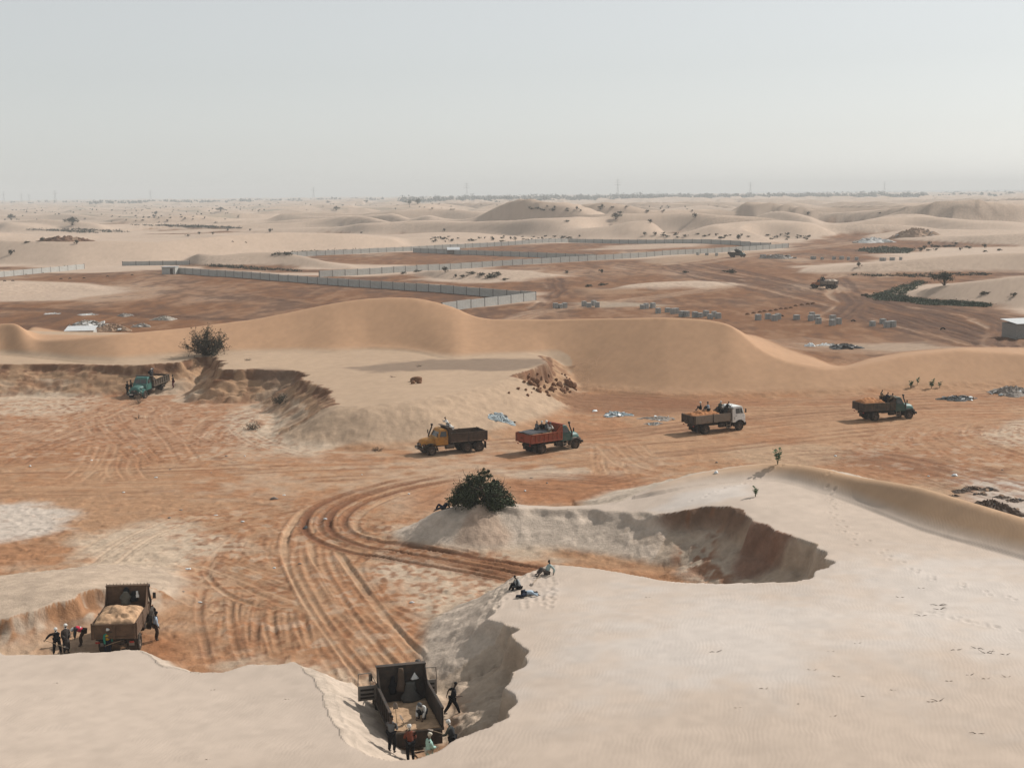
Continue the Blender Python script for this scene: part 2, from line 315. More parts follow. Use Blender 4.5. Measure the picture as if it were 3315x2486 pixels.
# ---- put together
def smax(a, b, k=0.25):
    h = np.clip(0.5 + 0.5 * (a - b) / k, 0, 1); return b + (a - b) * h + k * h * (1 - h)
HH = BASE.copy()
HH = np.maximum(HH, HB1)
HH = np.where(HP1 > -4, np.maximum(HH, HP1), HH)
HH = np.where(HD1 > -4, smax(HD1, HH, 0.35), HH)
HFD = np.where((HD2 > -4) & (YY < 150), smax(HD2, HF, 0.3), HF)
HH = np.where(HFD > -4, np.maximum(HH, HFD), HH)
HH = np.where(HM > -4, smax(HM, HH, 0.2), HH)
HH = HH + fld
top = np.maximum.reduce([HF, HP1, HB1])
# ================================================================== wheel ruts, pressed into a world-space raster
class Raster:
    def __init__(s, x0, x1, y0, y1, res):
        s.x0, s.y0, s.res = x0, y0, res; s.nx = int((x1 - x0) / res); s.ny = int((y1 - y0) / res)
        s.w = np.zeros((s.ny, s.nx), np.float32); s.h = np.zeros_like(s.w); s.c = np.zeros_like(s.w)
    def stamp(s, x, y, h, c, w):
        i = np.rint((x - s.x0) / s.res).astype(int); j = np.rint((y - s.y0) / s.res).astype(int)
        m = (i >= 0) & (i < s.nx) & (j >= 0) & (j < s.ny); i, j = i[m], j[m]
        w = np.clip(w[m], 0, 1); s.w[j, i] = np.maximum(s.w[j, i], w); s.h[j, i] = s.h[j, i] * (1 - w) + h[m] * w; s.c[j, i] = s.c[j, i] * (1 - w) + c[m] * w
    def done(s):
        s.m = np.clip(s.w, 0, 1)
        for q in ('h', 'c', 'm') * (1 if s.res < .2 else 2):
            a = getattr(s, q); a = (a * 3 + np.roll(a, 1, 0) + np.roll(a, -1, 0) + np.roll(a, 1, 1) + np.roll(a, -1, 1)) / 7; setattr(s, q, a)
    def sample(s, x, y):
        fi = np.clip((x - s.x0) / s.res, 0, s.nx - 1.01); fj = np.clip((y - s.y0) / s.res, 0, s.ny - 1.01)
        i = fi.astype(int); j = fj.astype(int); a = (fi - i); b = (fj - j)
        ok = (x > s.x0) & (x < s.x0 + s.nx * s.res - 1) & (y > s.y0) & (y < s.y0 + s.ny * s.res - 1)
        out = []
        for q in (s.h, s.c, s.m):
            v = (q[j, i] * (1 - a) + q[j, i + 1] * a) * (1 - b) + (q[j + 1, i] * (1 - a) + q[j + 1, i + 1] * a) * b
            out.append(np.where(ok, v, 0))
        return out
RN = Raster(-80, 80, 62, 190, 0.10); RF = Raster(-190, 260, 186, 700, 0.30)

def smooth_path(P, step):
    P = np.array(P, float); Q = np.vstack([2 * P[0] - P[1], P, 2 * P[-1] - P[-2]]); out = []
    for i in range(1, len(Q) - 2):
        p0, p1, p2, p3 = Q[i - 1], Q[i], Q[i + 1], Q[i + 2]; n = max(2, int(np.linalg.norm(p2 - p1) / step))
        t = np.linspace(0, 1, n, endpoint=False)[:, None]
        out.append(0.5 * ((2 * p1) + (p2 - p0) * t + (2 * p0 - 5 * p1 + 4 * p2 - p3) * t ** 2 + (3 * p1 - p0 - 3 * p2 + p3) * t ** 3))
    return np.vstack(out)

trng = np.random.default_rng(5)
def track(pix, depth=0.10, tone=0.0, gauge=1.9, width=0.18, shift=0.0, wob=0.3, ras=None, strength=1.0):
    """two ruts along a line given in photo pixels; tone > 0 pale pressed sand, < 0 dark turned earth"""
    ras = ras or RN; st = ras.res * 0.8
    P = smooth_path([G(u, v, 0)[:2] for u, v in pix], st)
    T = np.gradient(P, axis=0); T /= np.linalg.norm(T, axis=1)[:, None] + 1e-9; N = np.stack([-T[:, 1], T[:, 0]], 1)
    s = np.arange(len(P)) * st; sd = int(trng.integers(1000))
    off = shift + wob * (noise(s / 14.0, s * 0, sd) * 2 - 1)
    dep = depth * (.62 if ras.res < .2 else 1) * (0.45 + 1.1 * noise(s / 3.1, s * 0 + 7, sd + 1))
    fade = np.clip(np.minimum(s, s[::-1]) / 3.0, 0, 1)
    for side in (-1, 1):
        for o in np.arange(-2.1 * width, 2.11 * width, ras.res * 0.7):
            r = abs(o) / width
            prof = -0.75 if r < 0.6 else -1.0 if r < 1.0 else 1.0 * math.exp(-((r - 1.32) / 0.26) ** 2)
            tn = tone if r < 1.05 else tone * 0.2
            p = P + N * (off + side * gauge / 2 + o)[:, None]
            ras.stamp(p[:, 0], p[:, 1], dep * prof, np.full(len(p), tn), fade * strength * (1.0 if r < 1.7 else 0.45) * np.clip(.25 + 1.2 * noise(s / 6.0, s * 0 + 3, sd + 9), 0, 1))

def bundle(pix, n, spread, depth=0.05, tones=(-.6, .7), seed=0, ras=None, wob=0.8, width=0.16, cut=0.0):
    rg = np.random.default_rng(seed)
    for k in range(int(n * (1.5 if (ras or RN) is RN else 1))):
        pts = list(pix)
        if cut:
            a = int(rg.integers(0, max(1, len(pts) - 3))); b = int(rg.integers(a + 3, len(pts) + 1)); pts = pts[a:b]
        track(pts, depth * rg.uniform(.5, 1.4), rg.uniform(*tones), shift=rg.uniform(-spread, spread), wob=wob * rg.uniform(.5, 2), ras=ras, width=width * rg.uniform(.8, 1.4))

ROAD = [(-150,1040),(200,1030),(450,1018),(700,1004),(900,996),(1100,982),(1300,962),(1500,944),(1700,924),(1900,905),(2100,893),(2400,880)]
bundle(ROAD, 34, 7.5, 0.045, (-1.0, .9), 1, cut=1, width=.2)
bundle([(-150,1050),(200,1052),(450,1052),(650,1070),(760,1085),(900,1040),(1060,1000),(1300,970)], 8, 4, 0.05, (-.5, .6), 2)
bundle([(-100,1010),(150,1000),(300,985),(520,985),(760,995),(1000,985)], 9, 4.5, 0.05, (-.6, .5), 3)
# into the left bay
for t in ([(330,1004),(300,965),(258,925),(236,902),(268,882),(312,864)], [(405,1004),(378,962),(348,925),(338,898),(352,882),(330,868)], [(222,940),(207,905),(216,878)],
          [(275,915),(262,890),(275,872)], [(760,1000),(600,978),(500,955),(430,930)], [(420,960),(448,915),(520,882),(600,862)], [(455,965),(470,925),(545,893),(640,862)],
          [(660,990),(580,968),(530,940),(498,915)], [(700,992),(610,972),(550,945),(515,915)], [(-40,1000),(80,962),(160,930),(250,892),(300,868)], [(-40,962),(100,922),(200,892),(290,872)],
          [(560,985),(500,968),(455,950),(425,930)], [(20,1010),(60,985),(120,960),(200,935)], [(190,1045),(214,1015),(236,985),(262,980)], [(150,1040),(190,1010),(205,985),(215,960)], [(300,1040),(280,1015),(285,985)]):
    track(t, 0.13, trng.uniform(-.3, .6)); track(t, 0.10, trng.uniform(-.5, .5), shift=trng.uniform(-1.5, 1.5))
# fans in the middle: to the near pit, to the far pit, to the left truck
NEARPIT = [(760,1075),(690,1105),(655,1140),(642,1185),(662,1242),(702,1312),(760,1390),(815,1465),(850,1510)]
NEAR2 = [(800,1065),(730,1100),(700,1145),(694,1195),(735,1270),(792,1340),(852,1412),(900,1475)]
FARPIT = [(840,1060),(740,1090),(700,1120),(720,1155),(850,1185),(1000,1210),(1180,1240),(1300,1250)]
FARPIT2 = [(800,1060),(690,1100),(676,1140),(722,1172),(860,1198),(1000,1224),(1160,1256)]
bundle(NEARPIT, 6, 1.6, 0.11, (.2, .7), 4, wob=.5); bundle(NEAR2, 5, 1.6, 0.11, (-.2, .5), 5, wob=.5)
bundle(FARPIT, 4, 0.9, 0.15, (-1.3, -.6), 6, wob=.3); bundle(FARPIT2, 3, 0.6, 0.15, (-1.3, -.6), 7, wob=.3)
bundle([(660,1130),(590,1190),(500,1250),(420,1300),(350,1345),(300,1385)], 6, 3, 0.06, (-.2, .6), 8)
bundle([(520,1265),(508,1330),(520,1400),(535,1435)], 3, 1.2, 0.14, (-.3, .5), 9, wob=.3); bundle([(578,1270),(566,1340),(590,1425)], 3, 1.4, 0.16, (-.3, .5), 10, wob=.3)
bundle([(650,1265),(630,1330),(640,1420)], 3, 1.6, 0.12, (-.6, .3), 11, wob=.3)
bundle([(470,1100),(560,1140),(585,1185),(600,1245),(650,1290),(760,1330),(850,1400)], 4, 1.5, 0.08, (-.3, .5), 12)
bundle([(560,1150),(535,1195),(552,1240),(620,1280),(720,1292),(850,1300)], 4, 1.2, 0.09, (-.4, .4), 13)
bundle([(420,1215),(540,1252),(650,1290),(780,1325),(900,1370)], 4, 1.5, 0.09, (-.5, .4), 14)
bundle([(300,1175),(460,1130),(600,1110),(700,1095)], 5, 3, 0.07, (-.5, .5), 15)
bundle([(130,1255),(240,1185),(330,1140),(420,1105)], 3, 1.5, 0.10, (-.2, .4), 16)
bundle([(800,1180),(760,1230),(790,1300),(870,1370),(920,1430)], 4, 1.6, 0.11, (-.3, .5), 17)
bundle([(740,1200),(720,1240),(770,1330),(850,1420)], 3, 1.0, 0.12, (-.6, .2), 18)
track(NEARPIT, 0.20, .85, wob=.5, width=.30, strength=1.3); track(NEAR2, 0.20, .7, wob=.5, width=.28, strength=1.3); track(NEARPIT, 0.14, .4, shift=1.2, wob=.7, width=.2); track(NEAR2, 0.14, .3, shift=-1.1, wob=.7, width=.2)
FP = [(980,1030),(860,1055),(770,1085),(722,1118),(724,1150),(780,1172),(880,1190),(1000,1211),(1180,1240),(1300,1252)]; FP2 = [(900,1035),(800,1062),(715,1098),(690,1132),(702,1160),(770,1186),(880,1204),(1000,1225),(1160,1256)]
track(FP, 0.20, .5, shift=.9, wob=.5, width=.24); track(FP, 0.26, -1.3, wob=.25, width=.28, strength=1.2); track(FP2, 0.26, -1.2, wob=.25, width=.26, strength=1.1)
# right of the road
for k, t in enumerate(([(2300,1055),(2140,1012),(2050,978),(2000,952),(2000,925),(2080,905)], [(2300,1020),(2150,985),(2080,955),(2060,930),(2130,905)], [(2300,995),(2180,965),(2130,940),(2140,915)],
          [(2300,1080),(2100,1030),(1990,985),(1940,950),(1960,920)], [(2300,1100),(2060,1050),(1900,1000),(1800,985)])):
    bundle(t, 4, 2.0, 0.08, (-.4, .5), 20 + k)
bundle([(1700,990),(1850,985),(2000,1010),(2300,1085)], 8, 5, 0.07, (-1, .1), 30)
bundle([(1310,950),(1312,1000),(1335,1045),(1350,1072)], 3, 1.0, 0.12, (-.2, .5), 31, wob=.3); bundle([(1340,955),(1390,995),(1450,1015),(1540,1020)], 4, 1.4, 0.10, (-.5, .4), 32)
bundle([(1080,1040),(1200,1045),(1320,1050),(1420,1030)], 8, 4, 0.06, (-1, 0), 33); bundle([(1250,860),(1500,875),(1800,872),(2212,855)], 9, 5, 0.05, (-.9, .2), 34)
RN.done()
# far plots
RD1 = [(1430,572),(1520,598),(1640,622),(1760,650),(1900,690),(2050,728),(2260,785)]; RD2 = [(1500,570),(1640,600),(1780,632),(1920,655),(2050,676),(2120,695),(2155,720),(2150,742),(2260,775)]
bundle(RD1, 8, 4, 0.16, (-1.4, .5), 40, RF, width=.7); bundle(RD2, 7, 3, 0.16, (-1.2, .8), 41, RF, width=.7)
bundle([(1100,695),(1180,672),(1350,650),(1560,622),(1640,612),(1480,585),(1440,572)], 4, 2, 0.1, (.5, 1.2), 42, RF, width=.7)
bundle([(1650,735),(1800,748),(1950,755),(2100,745)], 8, 7, 0.06, (.3, 1.0), 43, RF, width=.7); bundle([(1440,575),(1560,560),(1660,545),(1760,535),(1900,520)], 5, 5, 0.1, (.2, .9), 44, RF, width=.8)
bundle([(-100,665),(100,672),(250,680),(400,688),(620,694)], 2, 1, 0.2, (-1.4, -.8), 45, RF, width=.7); bundle([(380,630),(560,645),(760,655),(1000,640)], 5, 9, 0.1, (-.9, .2), 46, RF, width=.6)
bundle([(1180,600),(1200,620),(1190,645),(1150,668)], 2, 1.5, 0.15, (-.4, .8), 47, RF, width=.7)
bundle([(1800,620),(1840,650),(1800,680),(1790,695)], 3, 2, 0.15, (.6, 1.3), 48, RF, width=.8); bundle([(1860,575),(1800,595),(1790,620)], 2, 1, 0.1, (.6, 1.1), 49, RF, width=.5)
bundle([(2110,690),(2160,715),(2140,745),(2200,770)], 5, 2.5, 0.2, (-.6, .9), 50, RF, width=.8)
for q, tn, sh in ((RD1, -1.6, -2.5), (RD1, .9, 0), (RD1, -1.5, 2.6), (RD2, -1.4, -1.5), (RD2, .9, 1.2), (RD2, -1.3, 3.2), ([(1800,600),(1850,640),(1960,672),(2060,700),(2160,740),(2260,768)], -1.3, 0), ([(1600,600),(1720,632),(1850,668),(1990,708),(2100,742)], -1.3, 2), ([(2110,690),(2160,712),(2142,745),(2200,772)], 1.2, 0), ([(2130,685),(2180,712),(2165,745),(2230,772)], -1.2, 0),
                  ([(1790,690),(1835,660),(1812,632),(1795,615)], 1.2, 0), ([(1815,690),(1850,660),(1830,632)], -1.1, 0), ([(-100,664),(100,671),(250,680),(400,688),(640,695)], -1.7, 0), ([(1100,697),(1180,673),(1350,650),(1560,622)], 1.1, 0), ([(1430,572),(1500,590),(1600,604)], -1.2, 0), ([(1185,600),(1205,622),(1190,645)], -1.2, 0), ([(530,640),(640,655),(760,668)], -1.0, 0), ([(1690,515),(1800,508),(1950,505),(2150,500)], .8, 0)):
    for k_ in range(3): track(q, .2, tn * (1 - .15 * k_), shift=sh + .5 * k_, wob=1.2, ras=RF, width=.75, strength=2.2)
RF.done()

th1, tc1, tm1 = RN.sample(XX, YY); th2, tc2, tm2 = RF.sample(XX, YY)
# ruts only where wheels can go: off the dunes, benches and banks
flat = (HH - BASE < 0.35).astype(np.float32)
th = (th1 + th2) * flat; tc = (tc1 + tc2) * flat; tm = np.clip(tm1 + tm2, 0, 1) * flat
HH = HH + th.astype(np.float32)
# ================================================================== soils
def lerp(a, b, t): return a + (b - a) * t
CLR = np.zeros(XX.shape + (3,), np.float32)
n1 = fbm(XX / 9, YY / 9, 4, 51); n2 = fbm(XX / 1.6, YY / 1.6, 3, 52); n3 = fbm(XX / 40, YY / 40, 3, 53); n4 = fbm(XX / 0.55, YY / 0.7, 2, 54)
def mixc(mask, c):
    global CLR
    m = np.clip(mask, 0, 1)[..., None]; CLR = CLR * (1 - m) + np.array(c, np.float32) * m
EARTH = (.405, .232, .130); RED = (.345, .152, .068); DARKRED = (.180, .076, .038); FIELD = (.200, .088, .037); PALE = (.55, .43, .32); WHITE = (.60, .525, .455)
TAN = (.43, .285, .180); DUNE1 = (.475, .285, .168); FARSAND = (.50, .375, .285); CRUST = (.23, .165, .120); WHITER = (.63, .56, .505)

def zone(pix, soft=1.5, z=0.0, ragged=1.0):
    P = np.array([G(u, v, z)[:2] for u, v in pix]); m = (YY > P[:, 1].min() - 4 * soft - 3) & (YY < P[:, 1].max() + 4 * soft + 3)
    d, _ = poly_sdf(P, np.zeros((len(P), 1)), m)
    o = np.zeros(XX.shape, np.float32); f = np.clip(YY[m] / 160, 1, 5); sf = soft * f
    o[m] = sstep(sf, -sf, d + (n2[m] * 0.8 * (f < 1.5) + n1[m] * 0.9 + n3[m] * np.where(f > 1.3, 1.6, 0)) * sf * ragged)
    return o

# near ground
mixc(np.ones_like(XX), EARTH)
mixc(sstep(-.1, .5, n1 + .4 * n2) * .55, RED)
mixc(sstep(.1, .6, n3 - .3 * n2) * .5, PALE)
for z_, c, k in (
    ([(-200,1000),(-200,850),(150,850),(420,840),(640,860),(520,960),(300,1010)], RED, .55),
    ([(480,905),(540,872),(660,880),(740,960),(680,990),(560,965),(500,940)], PALE, .85),
    ([(0,850),(100,835),(210,850),(190,890),(60,900),(-100,890)], PALE, .75),
    ([(1080,1040),(1200,1020),(1340,1030),(1420,1045),(1360,1080),(1240,1092),(1110,1092)], RED, .85),
    ([(880,1050),(980,1040),(980,1090),(900,1110)], RED, .7),
    ([(1230,850),(1330,850),(1520,862),(1560,880),(1400,900),(1200,890)], DARKRED, .55),
    ([(290,1370),(400,1375),(420,1440),(330,1440),(295,1410)], RED, .95),
    ([(670,1400),(740,1395),(775,1440),(740,1478),(680,1465)], RED, .95),
    ([(0,1350),(60,1330),(200,1300),(240,1290),(220,1340),(100,1360),(0,1390)], RED, .8),
    ([(850,1330),(930,1300),(965,1330),(960,1400),(900,1420)], RED, .5),
    ([(1760,990),(1900,970),(2100,1010),(2300,1060),(2300,1100),(2050,1040),(1900,1015)], DARKRED, .55),
    ([(-200,1095),(60,1086),(150,1108),(135,1150),(40,1170),(-200,1200)], WHITE, .85),
    ([(140,1175),(260,1142),(380,1128),(480,1160),(450,1200),(380,1245),(330,1255),(200,1245)], PALE, .9),
    ([(380,1180),(520,1165),(560,1190),(430,1215)], PALE, .5),
    ([(860,1200),(1000,1240),(1130,1260),(1060,1330),(970,1400),(900,1375),(870,1290),(790,1240)], PALE, .85),
    ([(690,1450),(800,1460),(950,1450),(1010,1500),(1000,1610),(800,1650),(700,1550)], PALE, .9),
    ([(430,1440),(540,1420),(680,1440),(690,1480),(560,1460)], PALE, .8),
    ([(1560,978),(1640,955),(1800,963),(1835,990),(1760,1012),(1600,1008)], TAN, .9),
    ([(1100,1018),(1180,1008),(1265,1018),(1240,1032),(1130,1032)], PALE, .8),
    ([(2060,1040),(2130,1038),(2300,1050),(2300,1190),(2120,1110)], WHITE, .85),
    ([(1960,1045),(2030,1035),(2090,1052),(2060,1085),(2000,1070)], TAN, .9),
    ([(2110,940),(2212,903),(2350,920),(2350,965),(2180,965)], PALE, .8),
    ([(1000,1200),(1200,1225),(1500,1245),(1520,1265),(1100,1245)], RED, .6),
    ([(840,1140),(960,1120),(1100,1165),(1200,1210),(1050,1200),(900,1170)], PALE, .9)):
    mixc(zone(z_) * k, c)
# pressed wheel lines
busy = np.clip(zone([(380,1110),(700,1080),(900,1130),(1180,1240),(950,1420),(860,1480),(690,1440),(480,1440),(420,1330)], 2.5) + zone([(-200,1010),(-200,880),(300,850),(640,890),(640,1000)], 2.5) + zone([(1780,1010),(1900,930),(2300,910),(2300,1090)], 2.5), 0, 1)
mixc(busy * sstep(-.05, .35, n4 + .5 * n2) * .55, RED); mixc(busy * sstep(.15, .5, n4 * .8 - .5 * n2) * .5, DARKRED); mixc(busy * sstep(.2, .6, n2 - .5 * n4) * .45, PALE)
mixc(sstep(.008, .03, th) * (YY < 210) * .35, DARKRED)
mixc(np.clip(tc, 0, 1) * (YY < 210) * .85, (.52, .345, .218)); mixc(np.clip(-tc, 0, 1.2) * (YY < 210) * .8, DARKRED)
mixc(sstep(.35, .6, n4 * .7 + n2 * .6) * .25 * (YY < 210), DARKRED)

# far plots and far sand
far_s = sstep(200, 214, YY)
FARC = np.zeros_like(CLR); keep = CLR; CLR = FARC
mixc(np.ones_like(XX), FARSAND); mixc(sstep(0, .6, n3) * .35, (.52, .41, .33))
for z_ in ([(-250,740),(-250,592),(60,592),(200,589),(335,585),(700,597),(1150,641),(1160,650),(970,668),(1010,720)],
           [(380,573),(470,573),(640,580),(760,583),(720,592),(560,586)], [(640,553),(760,548),(905,545),(1315,558),(1160,566),(1000,572),(900,575),(760,570)],
           [(860,720),(970,668),(1160,652),(1160,632),(740,601),(900,592),(1160,572),(1330,562),(1700,541),(1690,527),(1800,507),(2050,501),(2300,505),(2300,530),(2000,536),(1900,560),(1740,576),(1760,596),(1880,592),(2100,588),(2300,590),(2140,602),(1990,620),(1890,642),(2100,662),(2300,692),(2300,830),(1700,860),(1300,850)],
           [(905,537),(1240,526),(1500,530),(1690,531),(1310,556),(1000,546)], [(300,492),(560,498),(540,503),(320,500)], [(330,506),(500,501),(610,505),(460,513)], [(600,499),(780,497),(1000,505),(900,508),(700,505)],
           [(1440,506),(1700,498),(1660,508),(1500,513)], [(1230,513),(1420,511),(1500,515),(1300,517)], [(160,487),(290,486),(270,491),(180,491)], [(-200,575),(60,575),(120,580),(-200,590)], [(1700,487),(1980,483),(2300,488),(2300,497),(1900,495)]):
    mixc(zone(z_, 2.0 + 0.0 * 1), FIELD)
redm = np.exp(-((CLR[..., 0] - FIELD[0]) / .1) ** 2)
nf = fbm(XX / 28, YY / 75, 4, 63); nf2 = fbm(XX / 9, YY / 30, 4, 64); nf3 = fbm(XX / 2.2, YY / 6, 3, 65)
mixc(redm * sstep(-.1, .45, nf + .5 * nf2) * .6, (.31, .185, .115)); mixc(redm * sstep(.0, .5, nf2 - .4 * nf) * .5, (.115, .058, .034)); mixc(redm * sstep(.35, .6, nf) * .6, (.42, .30, .215)); mixc(redm * sstep(.05, .45, nf3 + .4 * nf2) * .55, (.095, .046, .026)); mixc(redm * sstep(.1, .5, -nf3 + .3 * nf) * .4, (.34, .20, .115))
for z_, c, k in (([(-250,618),(-250,608),(60,607),(150,612),(240,622),(260,634),(150,650),(0,652),(-250,655)], FARSAND, .95), ([(880,588),(960,583),(1060,582),(1150,586),(1245,597),(1160,606),(1060,610),(960,607)], FARSAND, 1.),
                 ([(1290,628),(1400,610),(1500,606),(1600,613),(1570,622),(1450,628)], FARSAND, 1.), ([(940,598),(1010,590),(1180,600),(1000,612),(900,604)], FARSAND, .7), ([(1640,735),(1800,742),(2000,740),(2150,760),(1950,762),(1750,752)], (.40, .30, .22), .8),
                 ([(1230,655),(1300,652),(1400,660),(1300,664)], (.36, .29, .22), .8), ([(1250,540),(1400,528),(1560,530),(1500,536),(1350,540)], FARSAND, .8), ([(1380,560),(1520,548),(1660,542),(1560,556),(1440,572)], (.40, .28, .19), .7),
                 ([(1260,620),(1320,625),(1480,630),(1560,620),(1400,635),(1250,640)], (.36, .22, .13), .6), ([(1740,575),(1850,578),(1990,560),(2020,575),(1900,590),(1770,588)], FARSAND, .9)):
    mixc(zone(z_, 1.5) * k, c)
mixc(np.clip(tc, 0, 1) * .75, (.42, .29, .20)); mixc(np.clip(-tc, 0, 1) * .8, (.085, .042, .027))
mixc(sstep(0.3, 1.0, HM), FARSAND); mixc(sstep(.5, 1.6, fld), FARSAND); mixc(sstep(640, 760, YY) * .6 * (1 - redm), FARSAND)
mixc(sstep(.1, .6, fbm(XX / 60, YY / 25, 3, 61)) * sstep(1100, 1500, YY) * np.where(AA < -0.02, .55, .12), (.20, .185, .14))      # scrubby plain
CLR = keep * (1 - far_s[..., None]) + CLR * far_s[..., None]

# sand bodies
dmask = sstep(.25, .9, np.where(HD1 > -4, HD1 - np.where(HP1 > .5, 9, 0), -1)) * (HD1 > HP1 - .02) * (HD1 > .2)
p1m = ((HP1 > .3) & (YY < 330)).astype(np.float32) * sstep(9.0, 4.0, DP1)
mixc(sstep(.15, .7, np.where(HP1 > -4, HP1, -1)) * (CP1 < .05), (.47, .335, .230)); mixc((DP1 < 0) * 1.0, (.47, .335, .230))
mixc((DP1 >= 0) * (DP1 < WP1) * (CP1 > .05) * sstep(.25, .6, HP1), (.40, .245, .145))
mixc((DP1 > -.1) * (DP1 < WP1 * .22) * (CP1 > .05) * sstep(-.5, .2, n2 + n4 * .5) * .85, (.15, .07, .04)); mixc((DP1 > 0) * (DP1 < WP1) * (CP1 > .05) * sstep(.1, .4, n2 - .4 * n4) * .6, (.22, .11, .06)); mixc((DP1 > WP1 * .4) * (DP1 < WP1 * 1.2) * (CP1 > .05) * sstep(.0, .5, n1 - .3 * n2) * .7, PALE)  # bay face: dark strata and pale slumps, with shadow tone put into the colour
mixc(zone([(740,792),(840,784),(930,776),(1172,779),(1176,788),(1120,800),(1060,803),(1000,800),(900,802),(800,806)], 1.0, 3.8) * .85, CRUST); mixc(zone([(545,798),(600,796),(640,800),(655,812),(610,812)], .6, 3.6) * .5, CRUST)
mixc(sstep(.10, .8, HD1 - BASE - np.where(HP1 > 1.5, 3.75, 0)) * (HD1 > -4), DUNE1)
b1 = sstep(.15, .7, np.where(HB1 > -4, HB1, -1)); mixc(b1, (.50, .385, .29)); mixc(b1 * (DB1 > 0) * (CB1 > .05) * sstep(-.5, .3, n2 + n4), (.36, .19, .10))
fm = sstep(.12, .6, np.where(HF > -4, HF, -1)); onF = (DF < 0.05).astype(np.float32)
mixc(fm, (.53, .43, .34)); mixc(onF, (.555, .452, .372))
wallF = fm * (DF > 0.02) * (CF > .05)
mixc(wallF * .85, (.50, .39, .295)); mixc(wallF * (CF < .38) * .9, (.58, .475, .385)); mixc(wallF * (CF > .3) * sstep(.0, .5, n2 + .5 * n4) * sstep(.8, .1, DF / WF) * .5, (.37, .27, .19))
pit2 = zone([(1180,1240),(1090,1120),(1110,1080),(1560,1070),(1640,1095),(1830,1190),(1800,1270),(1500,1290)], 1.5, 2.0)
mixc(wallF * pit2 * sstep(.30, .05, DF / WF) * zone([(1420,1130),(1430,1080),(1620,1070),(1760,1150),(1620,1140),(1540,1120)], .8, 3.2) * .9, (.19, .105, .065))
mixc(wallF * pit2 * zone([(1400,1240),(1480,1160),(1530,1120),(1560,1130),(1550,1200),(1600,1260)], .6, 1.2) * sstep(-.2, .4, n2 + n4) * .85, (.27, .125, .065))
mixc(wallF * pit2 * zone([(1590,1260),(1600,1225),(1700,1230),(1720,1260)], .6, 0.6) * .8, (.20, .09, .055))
mixc(fm * (1 - onF) * zone([(980,1110),(1040,1088),(1100,1105),(1090,1130),(1000,1130)], .5, 2.6) * .5, (.36, .22, .14))
sand_t = sstep(.05, .9, np.where(HD2 > -4, HD2 - F_z(XX, YY), -1)) * (YY < 150)
mixc(sand_t * .9, (.50, .315, .185))  # same sand made browner on the crest dune: its shading put into the colour
mixc(onF * zone([(1250,1290),(1700,1270),(1850,1240),(2000,1220),(2300,1290),(2300,1400),(1900,1430),(1500,1480),(1250,1420)], 7, 3.6) * .85, WHITER)  # paler sand, with sun-facing brightness put into the colour
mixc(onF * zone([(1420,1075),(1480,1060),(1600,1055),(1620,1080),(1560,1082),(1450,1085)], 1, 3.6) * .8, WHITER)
mixc(onF * sstep(61, 46, YY + n3 * 4) * .6, (.50, .390, .305))
# mixed in specks
CLR *= (1 + .07 * n4 + .06 * n2)[..., None] * np.where(YY < 210, 1, 1 + .05 * n1)[..., None]
CLR = np.clip(CLR * np.float32(0.80), 0.01, .9)

# crumbly relief on worked soil, none on wind-blown sand
sandy = np.clip(onF + sstep(.3, 1, HD1 - BASE) * (DP1 > 0) + sstep(.3, 1, HM) + (DP1 < 0) + sand_t, 0, 1) * 1.0
worked = (1 - sandy) * (YY < 215)
crumb = (np.maximum(fbm(XX / .7, YY / .8, 4, 71, .6), -.12) * .17 + (0.4 - cells(XX / 1.1, YY / 1.0, 73)) * .05 * sstep(-.2, .4, n1))
rimfade = np.where(HF > .3, sstep(.0, 1.6, DF), 1) * np.where(HP1 > .5, sstep(0, 2.0, DP1), 1) * np.where(HB1 > .3, sstep(-.2, 1.0, DB1), 1)
HH = HH + (crumb * worked * (1 - .6 * tm) * rimfade).astype(np.float32)
HH = HH + np.where(onF > 0, fbm(XX / 6, YY / 6, 3, 75) * .06, 0).astype(np.float32)
# footprints on the dune
def steps(pix, z, n, size=.28, depth=.12):
    P = smooth_path([G(u, v, z)[:2] for u, v in pix], .5); idx = np.linspace(0, len(P) - 1, n).astype(int); rg = np.random.default_rng(n)
    global HH
    for k, i in enumerate(idx):
        x, y = P[i] + rg.normal(0, .22, 2) + np.array([.18 if k % 2 else -.18, 0]); m = (np.abs(XX - x) < 1.6) & (np.abs(YY - y) < 1.6)
        r = np.sqrt(((XX[m] - x) / size) ** 2 + ((YY[m] - y) / (size * 1.5)) ** 2)
        HH[m] += np.where(r < 1, -depth * (1 - r * r), depth * .55 * np.exp(-((r - 1.3) / .35) ** 2))
steps([(1800,1040),(1795,1075),(1800,1105),(1830,1140),(1900,1185),(1990,1230),(2100,1262),(2260,1300)], 3.9, 40, .17, .06)
steps([(1500,1060),(1560,1050),(1640,1030),(1700,1025),(1780,1038)], 4.0, 18, .17, .05)
steps([(1990,1325),(2080,1345),(2212,1372)], 3.7, 18, .2, .035)
for k in range(26):
    rg = np.random.default_rng(900 + k); u = rg.uniform(1040, 1190); steps([(u, rg.uniform(1215, 1330)), (u + 12, rg.uniform(1215, 1340))], 2.5, 5, .2, .05)

HH = HH.astype(np.float32)
